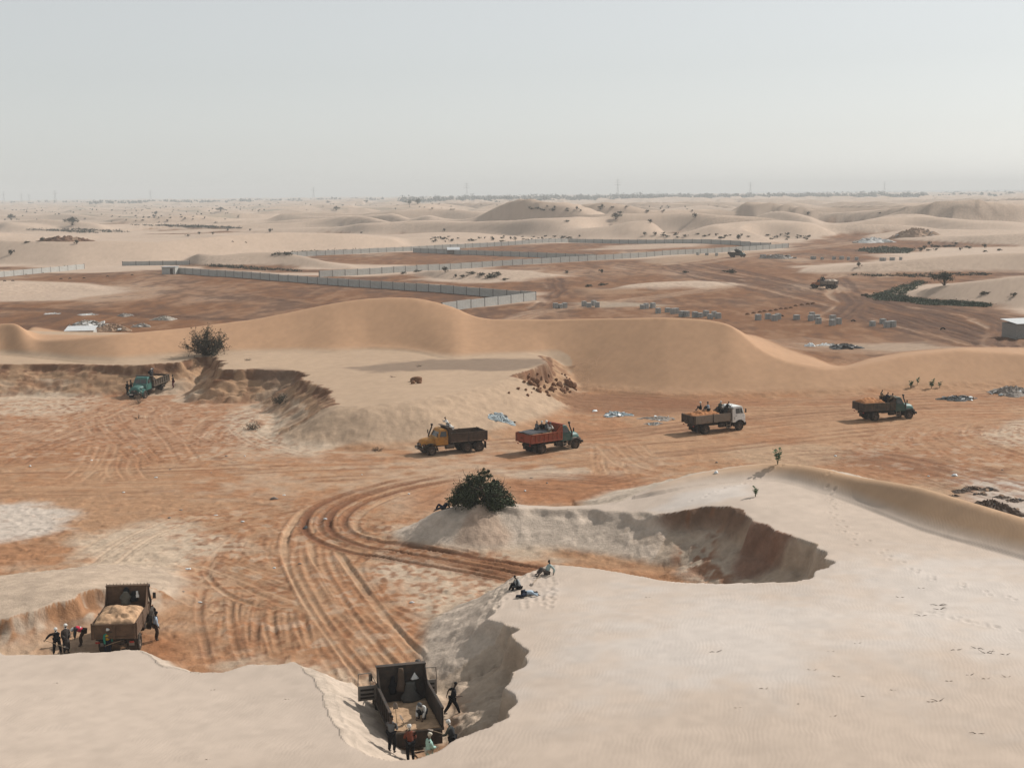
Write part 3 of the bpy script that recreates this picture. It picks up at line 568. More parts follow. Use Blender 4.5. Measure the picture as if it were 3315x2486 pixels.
# ------------------------------------------------------------------ lookups for placing things
def ground_zv(x, y):
    a = np.clip((x / y - A_[0]) / (A_[1] - A_[0]), 0, NC - 1.001); j = np.clip(np.searchsorted(Y_, y) - 1, 0, NR - 2)
    i = a.astype(int); s = a - i; t = (y - Y_[j]) / (Y_[j + 1] - Y_[j])
    return (HH[j, i] * (1 - s) + HH[j, i + 1] * s) * (1 - t) + (HH[j + 1, i] * (1 - s) + HH[j + 1, i + 1] * s) * t
def ground_z(x, y): return float(ground_zv(np.array([x], float), np.array([y], float))[0])
_TS = 30.0 * 1.003 ** np.arange(1900)
def hit(u, v):
    """where the line of sight through photo pixel (u, v) meets the ground"""
    d = ray(u, v); ts = _TS
    for _ in range(3):
        z = HC + d[2] * ts; below = z < ground_zv(d[0] * ts, d[1] * ts)
        if not below.any(): return Vector((d[0] * 8000, d[1] * 8000, 0))
        k = max(1, int(np.argmax(below))); ts = np.linspace(ts[k - 1], ts[k], 24)
    t = ts[k if k < 24 else -1] if False else ts[-1]
    return Vector((d[0] * t, d[1] * t, HC + d[2] * t))

# ------------------------------------------------------------------ the ground mesh
def grid_mesh(name, V, nr, nc):
    me = bpy.data.meshes.new(name); nv = nr * nc; nf = (nr - 1) * (nc - 1)
    me.vertices.add(nv); me.vertices.foreach_set("co", V.astype(np.float32).ravel())
    j, i = np.meshgrid(np.arange(nr - 1), np.arange(nc - 1), indexing='ij'); a = (j * nc + i).ravel()
    q = np.stack([a, a + 1, a + nc + 1, a + nc], 1).astype(np.int32)
    me.loops.add(nf * 4); me.polygons.add(nf)
    me.loops.foreach_set("vertex_index", q.ravel()); me.polygons.foreach_set("loop_start", np.arange(0, nf * 4, 4, dtype=np.int32))
    me.update(calc_edges=True); me.polygons.foreach_set("use_smooth", np.ones(nf, bool)); return me
gm = grid_mesh("desert_ground", np.stack([XX, YY, HH], -1).reshape(-1, 3), NR, NC)
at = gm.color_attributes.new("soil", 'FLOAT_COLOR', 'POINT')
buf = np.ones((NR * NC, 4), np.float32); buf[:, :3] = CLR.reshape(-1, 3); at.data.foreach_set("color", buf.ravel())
at2 = gm.attributes.new("ripple", 'FLOAT', 'POINT')
rip = np.clip(sandy * np.clip(1.25 - YY / 150.0, 0, 1), 0, 1).astype(np.float32); at2.data.foreach_set("value", rip.ravel())
at3 = gm.attributes.new("crumble", 'FLOAT', 'POINT')
crm = np.clip(worked + wallF * np.where(CF < .38, .35, 1.2) + ((DP1 > 0) & (DP1 < WP1) & (CP1 > .05)) * 1.0, 0, 1.3) * np.clip(1.3 - YY / 260, 0.0, 1) + redm * far_s * .8; at3.data.foreach_set("value", crm.astype(np.float32).ravel())

def new_mat(name):
    m = bpy.data.materials.new(name); m.use_nodes = True; nt = m.node_tree; nt.nodes.clear()
    out = nt.nodes.new("ShaderNodeOutputMaterial"); b = nt.nodes.new("ShaderNodeBsdfPrincipled"); nt.links.new(b.outputs[0], out.inputs[0])
    return m, nt, b
def nd(nt, typ, **kw):
    n = nt.nodes.new(typ)
    for k, v in kw.items():
        if k in n.inputs: n.inputs[k].default_value = v
        else: setattr(n, k, v)
    return n
gmat, nt, b = new_mat("desert soil"); L = nt.links.new
b.inputs["Roughness"].default_value = .95; b.inputs["Specular IOR Level"].default_value = .12
ca = nd(nt, "ShaderNodeVertexColor", layer_name="soil"); tx = nd(nt, "ShaderNodeTexCoord")
nz = nd(nt, "ShaderNodeTexNoise", Scale=.7, Detail=10.0, Roughness=.74); L(tx.outputs["Object"], nz.inputs["Vector"])
mr = nd(nt, "ShaderNodeMapRange"); mr.inputs[1].default_value = .25; mr.inputs[2].default_value = .75; mr.inputs[3].default_value = .62; mr.inputs[4].default_value = 1.36
L(nz.outputs[0], mr.inputs[0])
at_r = nd(nt, "ShaderNodeAttribute", attribute_name="ripple"); at_c = nd(nt, "ShaderNodeAttribute", attribute_name="crumble")
mm = nd(nt, "ShaderNodeMix", data_type='FLOAT'); mm.inputs[2].default_value = 1.0; L(at_c.outputs["Fac"], mm.inputs[0]); L(mr.outputs[0], mm.inputs[3])
vm = nd(nt, "ShaderNodeVectorMath", operation='SCALE'); L(ca.outputs[0], vm.inputs[0]); L(mm.outputs[0], vm.inputs["Scale"]); L(vm.outputs[0], b.inputs["Base Color"])
# wind ripples
mp = nd(nt, "ShaderNodeMapping"); mp.inputs["Rotation"].default_value = (0, 0, R(12)); L(tx.outputs["Object"], mp.inputs[0])
wv = nd(nt, "ShaderNodeTexWave", wave_type='BANDS', bands_direction='X', Scale=1.45, Distortion=14.0, Detail=3.0); wv.inputs["Detail Scale"].default_value = .35; L(mp.outputs[0], wv.inputs["Vector"])
nz3 = nd(nt, "ShaderNodeTexNoise", Scale=.35, Detail=3.0); L(tx.outputs["Object"], nz3.inputs["Vector"])
rk = nd(nt, "ShaderNodeMapRange"); rk.inputs[1].default_value = .35; rk.inputs[2].default_value = .65; L(nz3.outputs[0], rk.inputs[0])
rj = nd(nt, "ShaderNodeMath", operation='MULTIPLY'); L(rk.outputs[0], rj.inputs[0]); L(at_r.outputs["Fac"], rj.inputs[1])
rm = nd(nt, "ShaderNodeMath", operation='MULTIPLY'); L(wv.outputs["Fac"], rm.inputs[0]); L(rj.outputs[0], rm.inputs[1])
bp1 = nd(nt, "ShaderNodeBump", Strength=.22, Distance=.022); L(rm.outputs[0], bp1.inputs["Height"])
nz2 = nd(nt, "ShaderNodeTexNoise", Scale=4.5, Detail=6.0, Roughness=.7); L(tx.outputs["Object"], nz2.inputs["Vector"])
cm = nd(nt, "ShaderNodeMath", operation='MULTIPLY'); L(nz2.outputs[0], cm.inputs[0]); L(at_c.outputs["Fac"], cm.inputs[1])
bp2 = nd(nt, "ShaderNodeBump", Strength=.6, Distance=.13); L(cm.outputs[0], bp2.inputs["Height"]); L(bp1.outputs[0], bp2.inputs["Normal"]); L(bp2.outputs[0], b.inputs["Normal"])
ground = bpy.data.objects.new("ground", gm); gm.materials.append(gmat); COL.objects.link(ground); ground["kind"] = "structure"; ground["label"] = "wind-blown desert sand and rutted red earth with dug pits"

# ------------------------------------------------------------------ dusty air
def box_mesh(name, lo, hi):
    me = bpy.data.meshes.new(name); x0, y0, z0 = lo; x1, y1, z1 = hi
    me.from_pydata([(x0,y0,z0),(x1,y0,z0),(x1,y1,z0),(x0,y1,z0),(x0,y0,z1),(x1,y0,z1),(x1,y1,z1),(x0,y1,z1)], [], [(0,3,2,1),(4,5,6,7),(0,1,5,4),(1,2,6,5),(2,3,7,6),(3,0,4,7)]); return me
hz = bpy.data.objects.new("haze", box_mesh("haze", (-7000, -300, -2.5), (7000, 9900, 80))); COL.objects.link(hz); hz["kind"] = "stuff"; hz["label"] = "pale dust haze hanging over the whole plain"
hm = bpy.data.materials.new("dust haze"); hm.use_nodes = True; hn = hm.node_tree; hn.nodes.clear()
ho = hn.nodes.new("ShaderNodeOutputMaterial"); hv = hn.nodes.new("ShaderNodeVolumePrincipled"); hn.links.new(hv.outputs[0], ho.inputs["Volume"])
hv.inputs["Color"].default_value = (.95, .955, .945, 1); hv.inputs["Density"].default_value = 0.00021; hv.inputs["Anisotropy"].default_value = 0.0
hz.data.materials.append(hm)
# ================================================================== mesh and material tools
class MB:
    """collects vertices and faces; build() links them as one object"""
    def __init__(s): s.v = []; s.f = []; s.sm = []
    def add(s, vs, fs, smooth=False):
        o = len(s.v); s.v += [tuple(p) for p in vs]; s.f += [tuple(i + o for i in f) for f in fs]; s.sm += [smooth] * len(fs); return s
    def box(s, lo, hi, M=None):
        x0, y0, z0 = lo; x1, y1, z1 = hi
        vs = [Vector(p) for p in ((x0,y0,z0),(x1,y0,z0),(x1,y1,z0),(x0,y1,z0),(x0,y0,z1),(x1,y0,z1),(x1,y1,z1),(x0,y1,z1))]
        if M is not None: vs = [M @ p for p in vs]
        return s.add(vs, [(0,3,2,1),(4,5,6,7),(0,1,5,4),(1,2,6,5),(2,3,7,6),(3,0,4,7)])
    def bar(s, a, b, w, h=None, up=(0, 0, 1)):
        a = Vector(a); b = Vector(b); h = h or w; d = (b - a).normalized(); u = Vector(up)
        if abs(d.dot(u)) > .98: u = Vector((1, 0, 0))
        r = d.cross(u).normalized(); u = r.cross(d); vs = []
        for p in (a, b):
            for i, j in ((-1,-1),(1,-1),(1,1),(-1,1)): vs.append(p + r * i * w / 2 + u * j * h / 2)
        return s.add(vs, [(3,2,1,0),(4,5,6,7),(0,1,5,4),(1,2,6,5),(2,3,7,6),(3,0,4,7)])
    def tube(s, pts, rad, n=8, caps=True, smooth=True):
        P = [Vector(p) for p in pts]; rad = rad if hasattr(rad, '__len__') else [rad] * len(P); vs = []; fs = []; ref = Vector((.31, .17, .93))
        for i, p in enumerate(P):
            d = (P[min(i + 1, len(P) - 1)] - P[max(i - 1, 0)]).normalized(); r = d.cross(ref)
            if r.length < .05: r = d.cross(Vector((1, 0, 0)))
            r.normalize(); u = d.cross(r)
            for k in range(n):
                a = 2 * math.pi * k / n; vs.append(p + (r * math.cos(a) + u * math.sin(a)) * rad[i])
        for i in range(len(P) - 1):
            for k in range(n): fs.append((i*n+k, i*n+(k+1)%n, (i+1)*n+(k+1)%n, (i+1)*n+k))
        s.add(vs, fs, smooth)
        if caps:
            o = len(s.v) - len(vs); s.f += [tuple(o + k for k in reversed(range(n))), tuple(o + (len(P)-1)*n + k for k in range(n))]; s.sm += [False, False]
        return s
    def lathe(s, prof, axis='Y', c=(0, 0, 0), n=24, smooth=True):
        """prof: (radius, along)"""
        vs = []; fs = []; m = len(prof)
        for k in range(n):
            a = 2 * math.pi * k / n; ca, sa = math.cos(a), math.sin(a)
            for r, t in prof:
                p = (ca*r, t, sa*r) if axis == 'Y' else (ca*r, sa*r, t) if axis == 'Z' else (t, ca*r, sa*r); vs.append((p[0]+c[0], p[1]+c[1], p[2]+c[2]))
        for k in range(n):
            q = (k + 1) % n
            for i in range(m - 1): fs.append((k*m+i, k*m+i+1, q*m+i+1, q*m+i))
        return s.add(vs, fs, smooth)
    def prism(s, poly, y0, y1, taper=None):
        """(x, z) polygon pushed from y0 to y1; taper(x, z) -> factor on y"""
        n = len(poly); t = taper or (lambda x, z: 1.0)
        vs = [(x, y0 * t(x, z), z) for x, z in poly] + [(x, y1 * t(x, z), z) for x, z in poly]
        fs = [tuple(range(n)), tuple(reversed(range(n, 2*n)))] + [(i, i+n, (i+1)%n+n, (i+1)%n) for i in range(n)]
        return s.add(vs, fs)
    def loft(s, rings, smooth=True, close=True, caps=True):
        n = len(rings[0]); vs = [p for r in rings for p in r]; fs = []
        for i in range(len(rings) - 1):
            for k in range(n if close else n - 1): fs.append((i*n+k, i*n+(k+1)%n, (i+1)*n+(k+1)%n, (i+1)*n+k))
        s.add(vs, fs, smooth)
        if caps and close:
            o = len(s.v) - len(vs); s.f += [tuple(o + k for k in reversed(range(n))), tuple(o + (len(rings)-1)*n + k for k in range(n))]; s.sm += [False, False]
        return s
    def mesh(s, name, mat, bevel=0.0):
        me = bpy.data.meshes.new(name); me.from_pydata(s.v, [], s.f)
        bm = bmesh.new(); bm.from_mesh(me); bmesh.ops.recalc_face_normals(bm, faces=bm.faces)
        if bevel: bmesh.ops.bevel(bm, geom=[e for e in bm.edges if len(e.link_faces) == 2 and e.calc_face_angle(0) > .5], offset=bevel, segments=2, affect='EDGES', profile=.6)
        bm.to_mesh(me); bm.free()
        if not bevel: me.polygons.foreach_set("use_smooth", s.sm)
        if mat is not None: me.materials.append(mat)
        return me
    def build(s, name, mat, parent=None, bevel=0.0, smooth_all=False):
        me = s.mesh(name, mat, bevel)
        if smooth_all or bevel: me.polygons.foreach_set("use_smooth", [True] * len(me.polygons))
        if bevel and hasattr(me, "set_sharp_from_angle"): me.set_sharp_from_angle(angle=R(50))
        o = bpy.data.objects.new(name, me); COL.objects.link(o); o.parent = parent; return o

def empty(name, loc, rz=0.0, rx=0.0, ry=0.0):
    o = bpy.data.objects.new(name, None); COL.objects.link(o); o.location = loc; o.rotation_euler = (rx, ry, rz); o.empty_display_size = .2; return o
def tag(o, label, cat, group=None):
    o["label"] = label; o["category"] = cat; o["kind"] = "thing"
    if group: o["group"] = group
    return o
def copy_tree(o, parent=None):
    c = o.copy(); COL.objects.link(c); c.parent = parent
    for ch in o.children: copy_tree(ch, c)
    return c

_mats = {}
def mat(name, color, rough=.8, metal=0.0, dust=0.0, rust=0.0, var=.12, scale=6.0, spec=.3, bump=0.0):
    """plain procedural material: own colour, blotchy variation, optional dust and rust"""
    key = name
    if key in _mats: return _mats[key]
    m, nt, b = new_mat(name); L = nt.links.new
    tx = nd(nt, "ShaderNodeTexCoord"); n = nd(nt, "ShaderNodeTexNoise", Scale=scale, Detail=4.0, Roughness=.6); L(tx.outputs["Object"], n.inputs["Vector"])
    mr = nd(nt, "ShaderNodeMapRange"); mr.inputs[1].default_value = .3; mr.inputs[2].default_value = .7; mr.inputs[3].default_value = 1 - var; mr.inputs[4].default_value = 1 + var; L(n.outputs[0], mr.inputs[0])
    vm = nd(nt, "ShaderNodeVectorMath", operation='SCALE'); vm.inputs[0].default_value = color[:3]; L(mr.outputs[0], vm.inputs["Scale"]); cur = vm.outputs[0]
    def over(cur, c, amt, sc, lo, hi):
        n2 = nd(nt, "ShaderNodeTexNoise", Scale=sc, Detail=5.0, Roughness=.7); L(tx.outputs["Object"], n2.inputs["Vector"])
        r2 = nd(nt, "ShaderNodeMapRange"); r2.inputs[1].default_value = lo; r2.inputs[2].default_value = hi; r2.inputs[4].default_value = amt; L(n2.outputs[0], r2.inputs[0])
        mx = nd(nt, "ShaderNodeMix", data_type='RGBA'); L(r2.outputs[0], mx.inputs[0]); L(cur, mx.inputs[6]); mx.inputs[7].default_value = (*c, 1); return mx.outputs[2]
    if rust: cur = over(cur, (.10, .042, .02), rust, 3.2, .48, .62)
    if dust: cur = over(cur, (.36, .24, .155), dust, 1.7, .30, .72)
    L(cur, b.inputs["Base Color"]); b.inputs["Roughness"].default_value = rough; b.inputs["Metallic"].default_value = metal; b.inputs["Specular IOR Level"].default_value = spec
    if bump:
        bp = nd(nt, "ShaderNodeBump", Strength=.6, Distance=bump); L(n.outputs[0], bp.inputs["Height"]); L(bp.outputs[0], b.inputs["Normal"])
    _mats[key] = m; return m
RUBBER = mat("tyre rubber", (.020, .019, .018), .9, dust=.16, spec=.15); RIM = mat("wheel rim", (.07, .06, .055), .7, dust=.4, rust=.4); CHASSIS = mat("chassis black", (.014, .013, .012), .8, dust=.14)
GLASS = mat("dusty glass", (.035, .045, .05), .18, dust=.18, spec=.5); BLACKP = mat("black plastic", (.015, .015, .016), .6, dust=.2); LAMPG = mat("lamp glass", (.55, .52, .45), .25, dust=.2, spec=.5); LAMPO = mat("orange lamp", (.6, .16, .03), .3); CHROME = mat("worn plate white", (.55, .55, .52), .6, dust=.3)
SANDL = mat("loaded sand", (.40, .265, .165), .95, var=.25, scale=3, spec=.1, bump=.06); SANDR = mat("loaded red sand", (.36, .165, .075), .95, var=.3, scale=3, spec=.1, bump=.06)
# ================================================================== trucks   (x forward, y to the driver's left, z up)
WHEEL_CACHE = {}
def wheel(root, x, y, r=.52, w=.27, dual=False, rim=None, name="wheel"):
    side = 1 if y > 0 else -1
    o = empty(name, (x, y, r)); o.parent = root
    key = (r, w, dual, rim.name if rim else '')
    if key not in WHEEL_CACHE:
        t = MB(); offs = (0.0, -.33) if dual else (0.0,)
        for k in offs:
            t.lathe([(.30, k-w*.5), (.44, k-w*.5), (.49, k-w*.44), (r, k-w*.36), (r+.004, k), (r, k+w*.36), (.49, k+w*.44), (.44, k+w*.5), (.30, k+w*.5)], n=28)
        for k in range(28):      # tread blocks
            a = 2 * math.pi * k / 28; c, s_ = math.cos(a), math.sin(a)
            for q in (-1, 1):
                M = Matrix.Rotation(-a, 4, 'Y') @ Matrix.Translation((r + .006, q * w * .2, 0)); t.box((-.012, -w*.15, -.026), (.012, w*.15, .026), M)
        tm = t.mesh("tyre", RUBBER)
        h = MB().lathe([(.30, w*.42), (.285, w*.30), (.27, .06), (.22, -.02 if not dual else -.06), (.12, .0), (.115, .10), (.06, .12), (.0, .12)], n=20)
        for k in range(8):
            a = 2 * math.pi * k / 8; h.box((-.018, .0, -.018), (.018, .05, .018), Matrix.Translation((.17*math.cos(a), -.01, .17*math.sin(a))))
        WHEEL_CACHE[key] = (tm, h.mesh("rim", rim or RIM))
    tm, hm_ = WHEEL_CACHE[key]
    for nm, me in (("tyre", tm), ("rim", hm_)):
        c = bpy.data.objects.new(nm, me); COL.objects.link(c); c.parent = o
    if side < 0: o.rotation_euler = (0, 0, math.pi)
    return o

def sup_ring(x, hw, z0, zt, n=20, p=2.6, sag=.0):
    """half-superellipse hood section closed by a flat floor"""
    out = []
    for k in range(n + 1):
        a = math.pi * k / n; c, s_ = math.cos(a), math.sin(a)
        out.append((x, hw * math.copysign(abs(c) ** (2 / p), c), z0 + (zt - z0) * abs(s_) ** (2 / p)))
    return out

def truck(name, label, loc, heading, paint, bed_paint, bed='ribs', axles=(-2.1,), cab='bonnet', roof=None, snorkel=0, headboard=2.75, tail=True, tail_paint=None, doors_open=False, spare=0, side_h=.80, tilt=(0, 0), group="dump trucks of the sand quarry",
          hood_paint=None, fender_paint=None, floor_z=1.28, planks=4, plates=False, load=None, board_paint=None, headrail=0.0):
    T = empty(name, loc, heading, tilt[0], tilt[1]); tag(T, label, "truck", group)
    hp = hood_paint or paint; fp = fender_paint or CHASSIS; tp = tail_paint or bed_paint; bx1 = .42 if cab == 'bonnet' else 1.18; bx0 = -3.62; HW = 1.2
    # chassis
    m = MB()
    for y in (-.42, .42): m.box((-3.45, y-.05, .78), (3.0, y+.05, 1.02))
    for x in (-3.3, -2.4, -1.2, -.1, 1.0, 2.2): m.box((x-.05, -.40, .80), (x+.05, .40, .98))
    m.build("chassis", CHASSIS, T)
    for ax in axles: MB().tube([(ax, -1.0, .52), (ax, -.25, .52), (ax, 0, .52), (ax, .25, .52), (ax, 1.0, .52)], [.09, .10, .20, .10, .09], 10).build("rear_axle", CHASSIS, T)
    MB().tube([(2.35, -.95, .50), (2.35, .95, .50)], .07, 8).build("front_axle", CHASSIS, T)
    for y in (-1, 1):
        wheel(T, 2.35, y * .98, rim=RIM)
        for ax in axles: wheel(T, ax, y * 1.02, dual=True, rim=RIM)
    for y in (-1, 1):
        for ax in axles: MB().bar((ax-.55, y*.55, .70), (ax+.55, y*.55, .70), .10, .10).build("leaf_spring", CHASSIS, T)
    MB().tube([(-.15, .78, .78), (.75, .78, .78)], .27, 14).build("fuel_tank", mat("tank grey", (.06, .055, .05), .6, dust=.4), T)
    MB().box((-.2, -1.0, .55), (.5, -.62, .98)).build("battery_box", CHASSIS, T, .02)
    st = MB(); sx = .62
    for z in (.48, .72): st.box((sx, -1.16, z), (sx+.5, -1.02, z+.03))
    for x in (sx, sx+.47): st.box((x, -1.14, .48), (x+.03, -1.10, 1.0))
    st.build("step", mat("step bare metal", (.32, .27, .22), .6, dust=.4), T)
    # cab
    if cab == 'bonnet':
        poly = [(.52,.98),(.52,1.75),(.56,2.40),(.66,2.53),(.84,2.58),(1.15,2.57),(1.30,2.50),(1.38,2.38),(1.66,1.78),(1.86,1.70),(1.92,1.30),(1.86,.98)]
        tp_ = lambda x, z: 1.0 if z < 1.75 else 1.0 - .16 * (z - 1.75) / .83
        c = MB().prism(poly, -1.03, 1.03, tp_).build("cab", paint, T, .045)
        if roof: MB().prism([(.60,2.52),(.66,2.57),(.84,2.61),(1.15,2.60),(1.30,2.53),(1.22,2.50),(.66,2.50)], -.80, .80).build("roof_panel", roof, T, .02)
        # windscreen in two flat panes with a frame, side panes, rear pane
        d = Vector((.28, 0, -.60)).normalized(); nrm = Vector((.60, 0, .28)).normalized()
        for y0, y1 in ((-.84, -.03), (.03, .84)):
            a = Vector((1.375, 0, 2.36)) + nrm * .012; b2 = Vector((1.635, 0, 1.82)) + nrm * .012
            k = .96
            MB().add([(a.x, y0*.93, a.z), (a.x, y1*.93, a.z), (b2.x, y1, b2.z), (b2.x, y0, b2.z)], [(0,1,2,3)]).build("windscreen", GLASS, T)
        for y in (-1, 1):
            W = lambda x, z: (x, y * (1.032 * tp_(x, z) + .012), z)
            dr = MB().add([W(.62,1.06), W(1.58,1.06), W(1.60,1.76), W(.62,1.76), (.62, y*1.0, 1.06), (1.58, y*1.0, 1.06), (1.60, y*1.0, 1.76), (.62, y*1.0, 1.76)], [(0,1,2,3),(4,7,6,5),(0,4,5,1),(1,5,6,2),(2,6,7,3),(3,7,4,0)])
            if doors_open:
                # door swung out on its front hinge: frame with an empty window, ribbed inner side
                D = empty("door", (1.62, y*1.04, 0), 0); D.parent = T; D.rotation_euler = (0, 0, y * R(-88)); g = MB()
                g.box((-.96, -.02, 1.02), (0, .02, 1.78)); f = MB()
                for a, b_ in (((-.96,0,1.78),(-.92,0,2.42)), ((-.92,0,2.42),(-.30,0,2.42)), ((-.30,0,2.42),(-.02,0,1.80)), ((-.34,0,1.78),(-.34,0,2.40))): f.bar(a, b_, .045, .035)
                g.build("door_panel", mat("open door grey", (.20, .19, .175), .7, dust=.35, rust=.3), D, .008); f.build("window_frame", mat("open door grey", (.2, .19, .175)), D)
                sl = MB()
                for zz in (1.12, 1.30, 1.52):
                    sl.box((-.84, -.034, zz), (-.16, .034, zz + .10))
                sl.build("recess", CHASSIS, D)
            else:
                D = dr.build("door", paint, T)
                MB().add([W(.70,1.84), W(1.46,1.84), W(1.27,2.34), W(.72,2.34)], [(0,1,2,3)]).build("window", GLASS, D)
                MB().bar(W(.70,1.58), W(.84,1.58), .03, .03).build("handle", BLACKP, D)
            mi = MB(); mi.tube([W(1.70,1.80), (1.85, y*1.30, 1.95), (1.84, y*1.32, 2.15)], .015, 6); mi.box((1.80, y*1.32-.09, 1.92), (1.85, y*1.32+.09, 2.28)); mi.build("mirror", BLACKP, T)
        # bonnet: rounded nose
        rings = []
        for x, hw, zt in ((1.80,.92,1.74),(2.1,.86,1.735),(2.4,.80,1.715),(2.7,.745,1.68),(2.95,.70,1.62),(3.10,.665,1.54),(3.19,.61,1.43),(3.23,.52,1.28)): rings.append(sup_ring(x, hw, .92, zt))
        Hd = MB().loft(rings).build("bonnet", hp, T)
        for y in (-1, 1): MB().bar((1.95, y*.86, 1.50), (3.1, y*.67, 1.42), .03, .03).build("bonnet_moulding", hp, Hd)
        g = MB()
        ring = sup_ring(3.236, .50, .96, 1.24); g.add(ring + [(p[0] + .015, p[1] * .95, p[2]) for p in ring], [tuple(range(len(ring), 2*len(ring)))] + [(i, i+1, i+1+len(ring), i+len(ring)) for i in range(len(ring)-1)])
        Gr = g.build("grille", BLACKP, T); e = MB().lathe([(.075, -.01), (.085, .0), (.075, .01)], 'X', (3.26, 0, 1.12), 16)
        for k in range(3): a = math.pi/2 + k*2*math.pi/3; e.bar((3.26, 0, 1.12), (3.26, .075*math.cos(a), 1.12+.075*math.sin(a)), .014, .014)
        e.build("emblem", CHROME, Gr)
        for z in (1.0, 1.06, 1.18): MB().bar((3.256, -.44, z), (3.256, .44, z), .012, .015).build("grille_bar", mat("grille bar", (.10, .10, .10), .5), Gr)
        fx = 2.35
        for y in (-1, 1):       # wings: an arch band plus the nose that runs to the bumper
            arch = []; n = 14
            for k in range(n + 1):
                a = math.pi * (1.04 - 1.05 * k / n); r_ = .70
                x = fx + r_ * math.cos(a); z = .56 + r_ * math.sin(a) * .96
                arch.append([(x, y*.60, z), (x, y*1.10, z-.02), (x, y*1.16, z-.09), (x, y*1.10, z-.06), (x, y*.60, z-.05)])
            arch += [[(3.12, y*.60, .98), (3.12, y*1.05, .96), (3.12, y*1.10, .88), (3.12, y*1.05, .86), (3.12, y*.60, .86)]] if False else []
            MB().loft(arch).build("wing", fp, T)
            w2 = MB(); w2.loft([[(2.9, y*.60, .74), (2.9, y*1.02, .74), (2.9, y*1.04, 1.10), (2.9, y*.60, 1.22)], [(3.10, y*.58, .74), (3.10, y*.98, .74), (3.10, y*1.0, 1.05), (3.10, y*.60, 1.18)], [(3.20, y*.56, .78), (3.20, y*.88, .78), (3.20, y*.90, .98), (3.20, y*.58, 1.08)]]); w2.build("wing_nose", fp if fender_paint is None else fender_paint, T)
            MB().lathe([(.0, .03), (.06, .026), (.095, .0), (.10, -.06)], 'X', (3.21, y*.76, .93), 16).build("headlight", LAMPG, T)
            MB().lathe([(.0, .02), (.035, .015), (.04, -.03)], 'X', (3.13, y*.95, 1.10), 10).build("indicator", LAMPO, T)
        b3 = MB(); b3.loft([[(3.22, -1.12, .60), (3.34, -1.10, .60), (3.34, -1.10, .82), (3.22, -1.12, .82)], [(3.30, -.5, .58), (3.42, -.5, .58), (3.42, -.5, .82), (3.30, -.5, .82)], [(3.30, .5, .58), (3.42, .5, .58), (3.42, .5, .82), (3.30, .5, .82)], [(3.22, 1.12, .60), (3.34, 1.10, .60), (3.34, 1.10, .82), (3.22, 1.12, .82)]], smooth=False)
        B = b3.build("bumper", BLACKP, T); MB().box((3.43, -.62, .64), (3.44, -.12, .76)).build("number_plate", CHROME, B)
    else:
        poly = [(1.42,.98),(1.42,2.55),(1.52,2.70),(2.55,2.72),(2.74,2.62),(2.92,1.82),(3.06,1.70),(3.10,1.0),(3.04,.86),(2.94,.86),(2.80,1.05),(2.60,1.16),(2.1,1.16),(1.9,1.05),(1.80,.98)]
        tp_ = lambda x, z: 1.0 if z < 1.75 else 1.0 - .075 * (z - 1.75) / .95
        MB().prism(poly, -1.13, 1.13, tp_).build("cab", paint, T, .04)
        MB().add([(2.742+.012, -.98, 2.54), (2.742+.012, .98, 2.54), (2.905+.012, 1.04, 1.88), (2.905+.012, -1.04, 1.88)], [(0,1,2,3)]).build("windscreen", GLASS, T)
        for y in (-1, 1):
            W = lambda x, z: (x, y * (1.13 * tp_(x, z) + .012), z)
            D = MB().add([W(1.72,1.22), W(2.86,1.22), W(2.84,1.82), W(2.64,2.60), W(1.72,2.60)], [(0,1,2,3,4)]).build("door", paint, T)
            V2 = lambda x, z: (x, y * (1.13 * tp_(x, z) + .022), z)
            MB().add([V2(1.82,1.92), V2(2.36,1.92), V2(2.36,2.48), V2(1.82,2.48)], [(0,1,2,3)]).build("window", GLASS, D); MB().add([V2(2.42,1.92), V2(2.76,1.92), V2(2.60,2.48), V2(2.42,2.48)], [(0,1,2,3)]).build("quarter_window", GLASS, D)
            MB().bar(V2(1.80,1.70), V2(1.94,1.70), .03, .04).build("handle", BLACKP, D)
            mi = MB(); mi.tube([W(2.80,1.95), (2.95, y*1.38, 2.0), (2.95, y*1.38, 2.45), W(2.70,2.5)], .015, 6); mi.box((2.92, y*1.38-.10, 2.0), (2.97, y*1.38+.10, 2.42)); mi.build("mirror", BLACKP, T)
            MB().lathe([(.0, .03), (.07, .025), (.09, -.04)], 'X', (3.13, y*.86, .78), 14).build("headlight", LAMPG, T)
            arch = []
            for k in range(13):
                a = math.pi * (1.0 - k / 12); x = 2.35 + .68*math.cos(a); z = .54 + .68*math.sin(a); arch.append([(x, y*.7, z), (x, y*1.17, z), (x, y*1.17, z-.05), (x, y*.7, z-.05)])
            MB().loft(arch).build("wing", BLACKP, T)
        B = MB().box((3.02, -1.16, .56), (3.20, 1.16, .90)).build("bumper", BLACKP, T, .03); MB().box((3.205, -.26, .62), (3.212, .26, .74)).build("number_plate", CHROME, B)
        MB().box((3.08, -.9, 1.10), (3.115, .9, 1.48)).build("grille", BLACKP, T); MB().box((3.106, -.95, 1.52), (3.118, .95, 1.62)).build("trim_strip", BLACKP, T)
        for k, (q, w_) in enumerate(((1.30, .20), (1.30, .12), (1.44, .16))): MB().box((1.55, -1.147, 1.30+.09*k), (1.55+w_, -1.143, 1.34+.09*k)).build("door_lettering", mat("door lettering grey", (.16, .17, .17)), T)
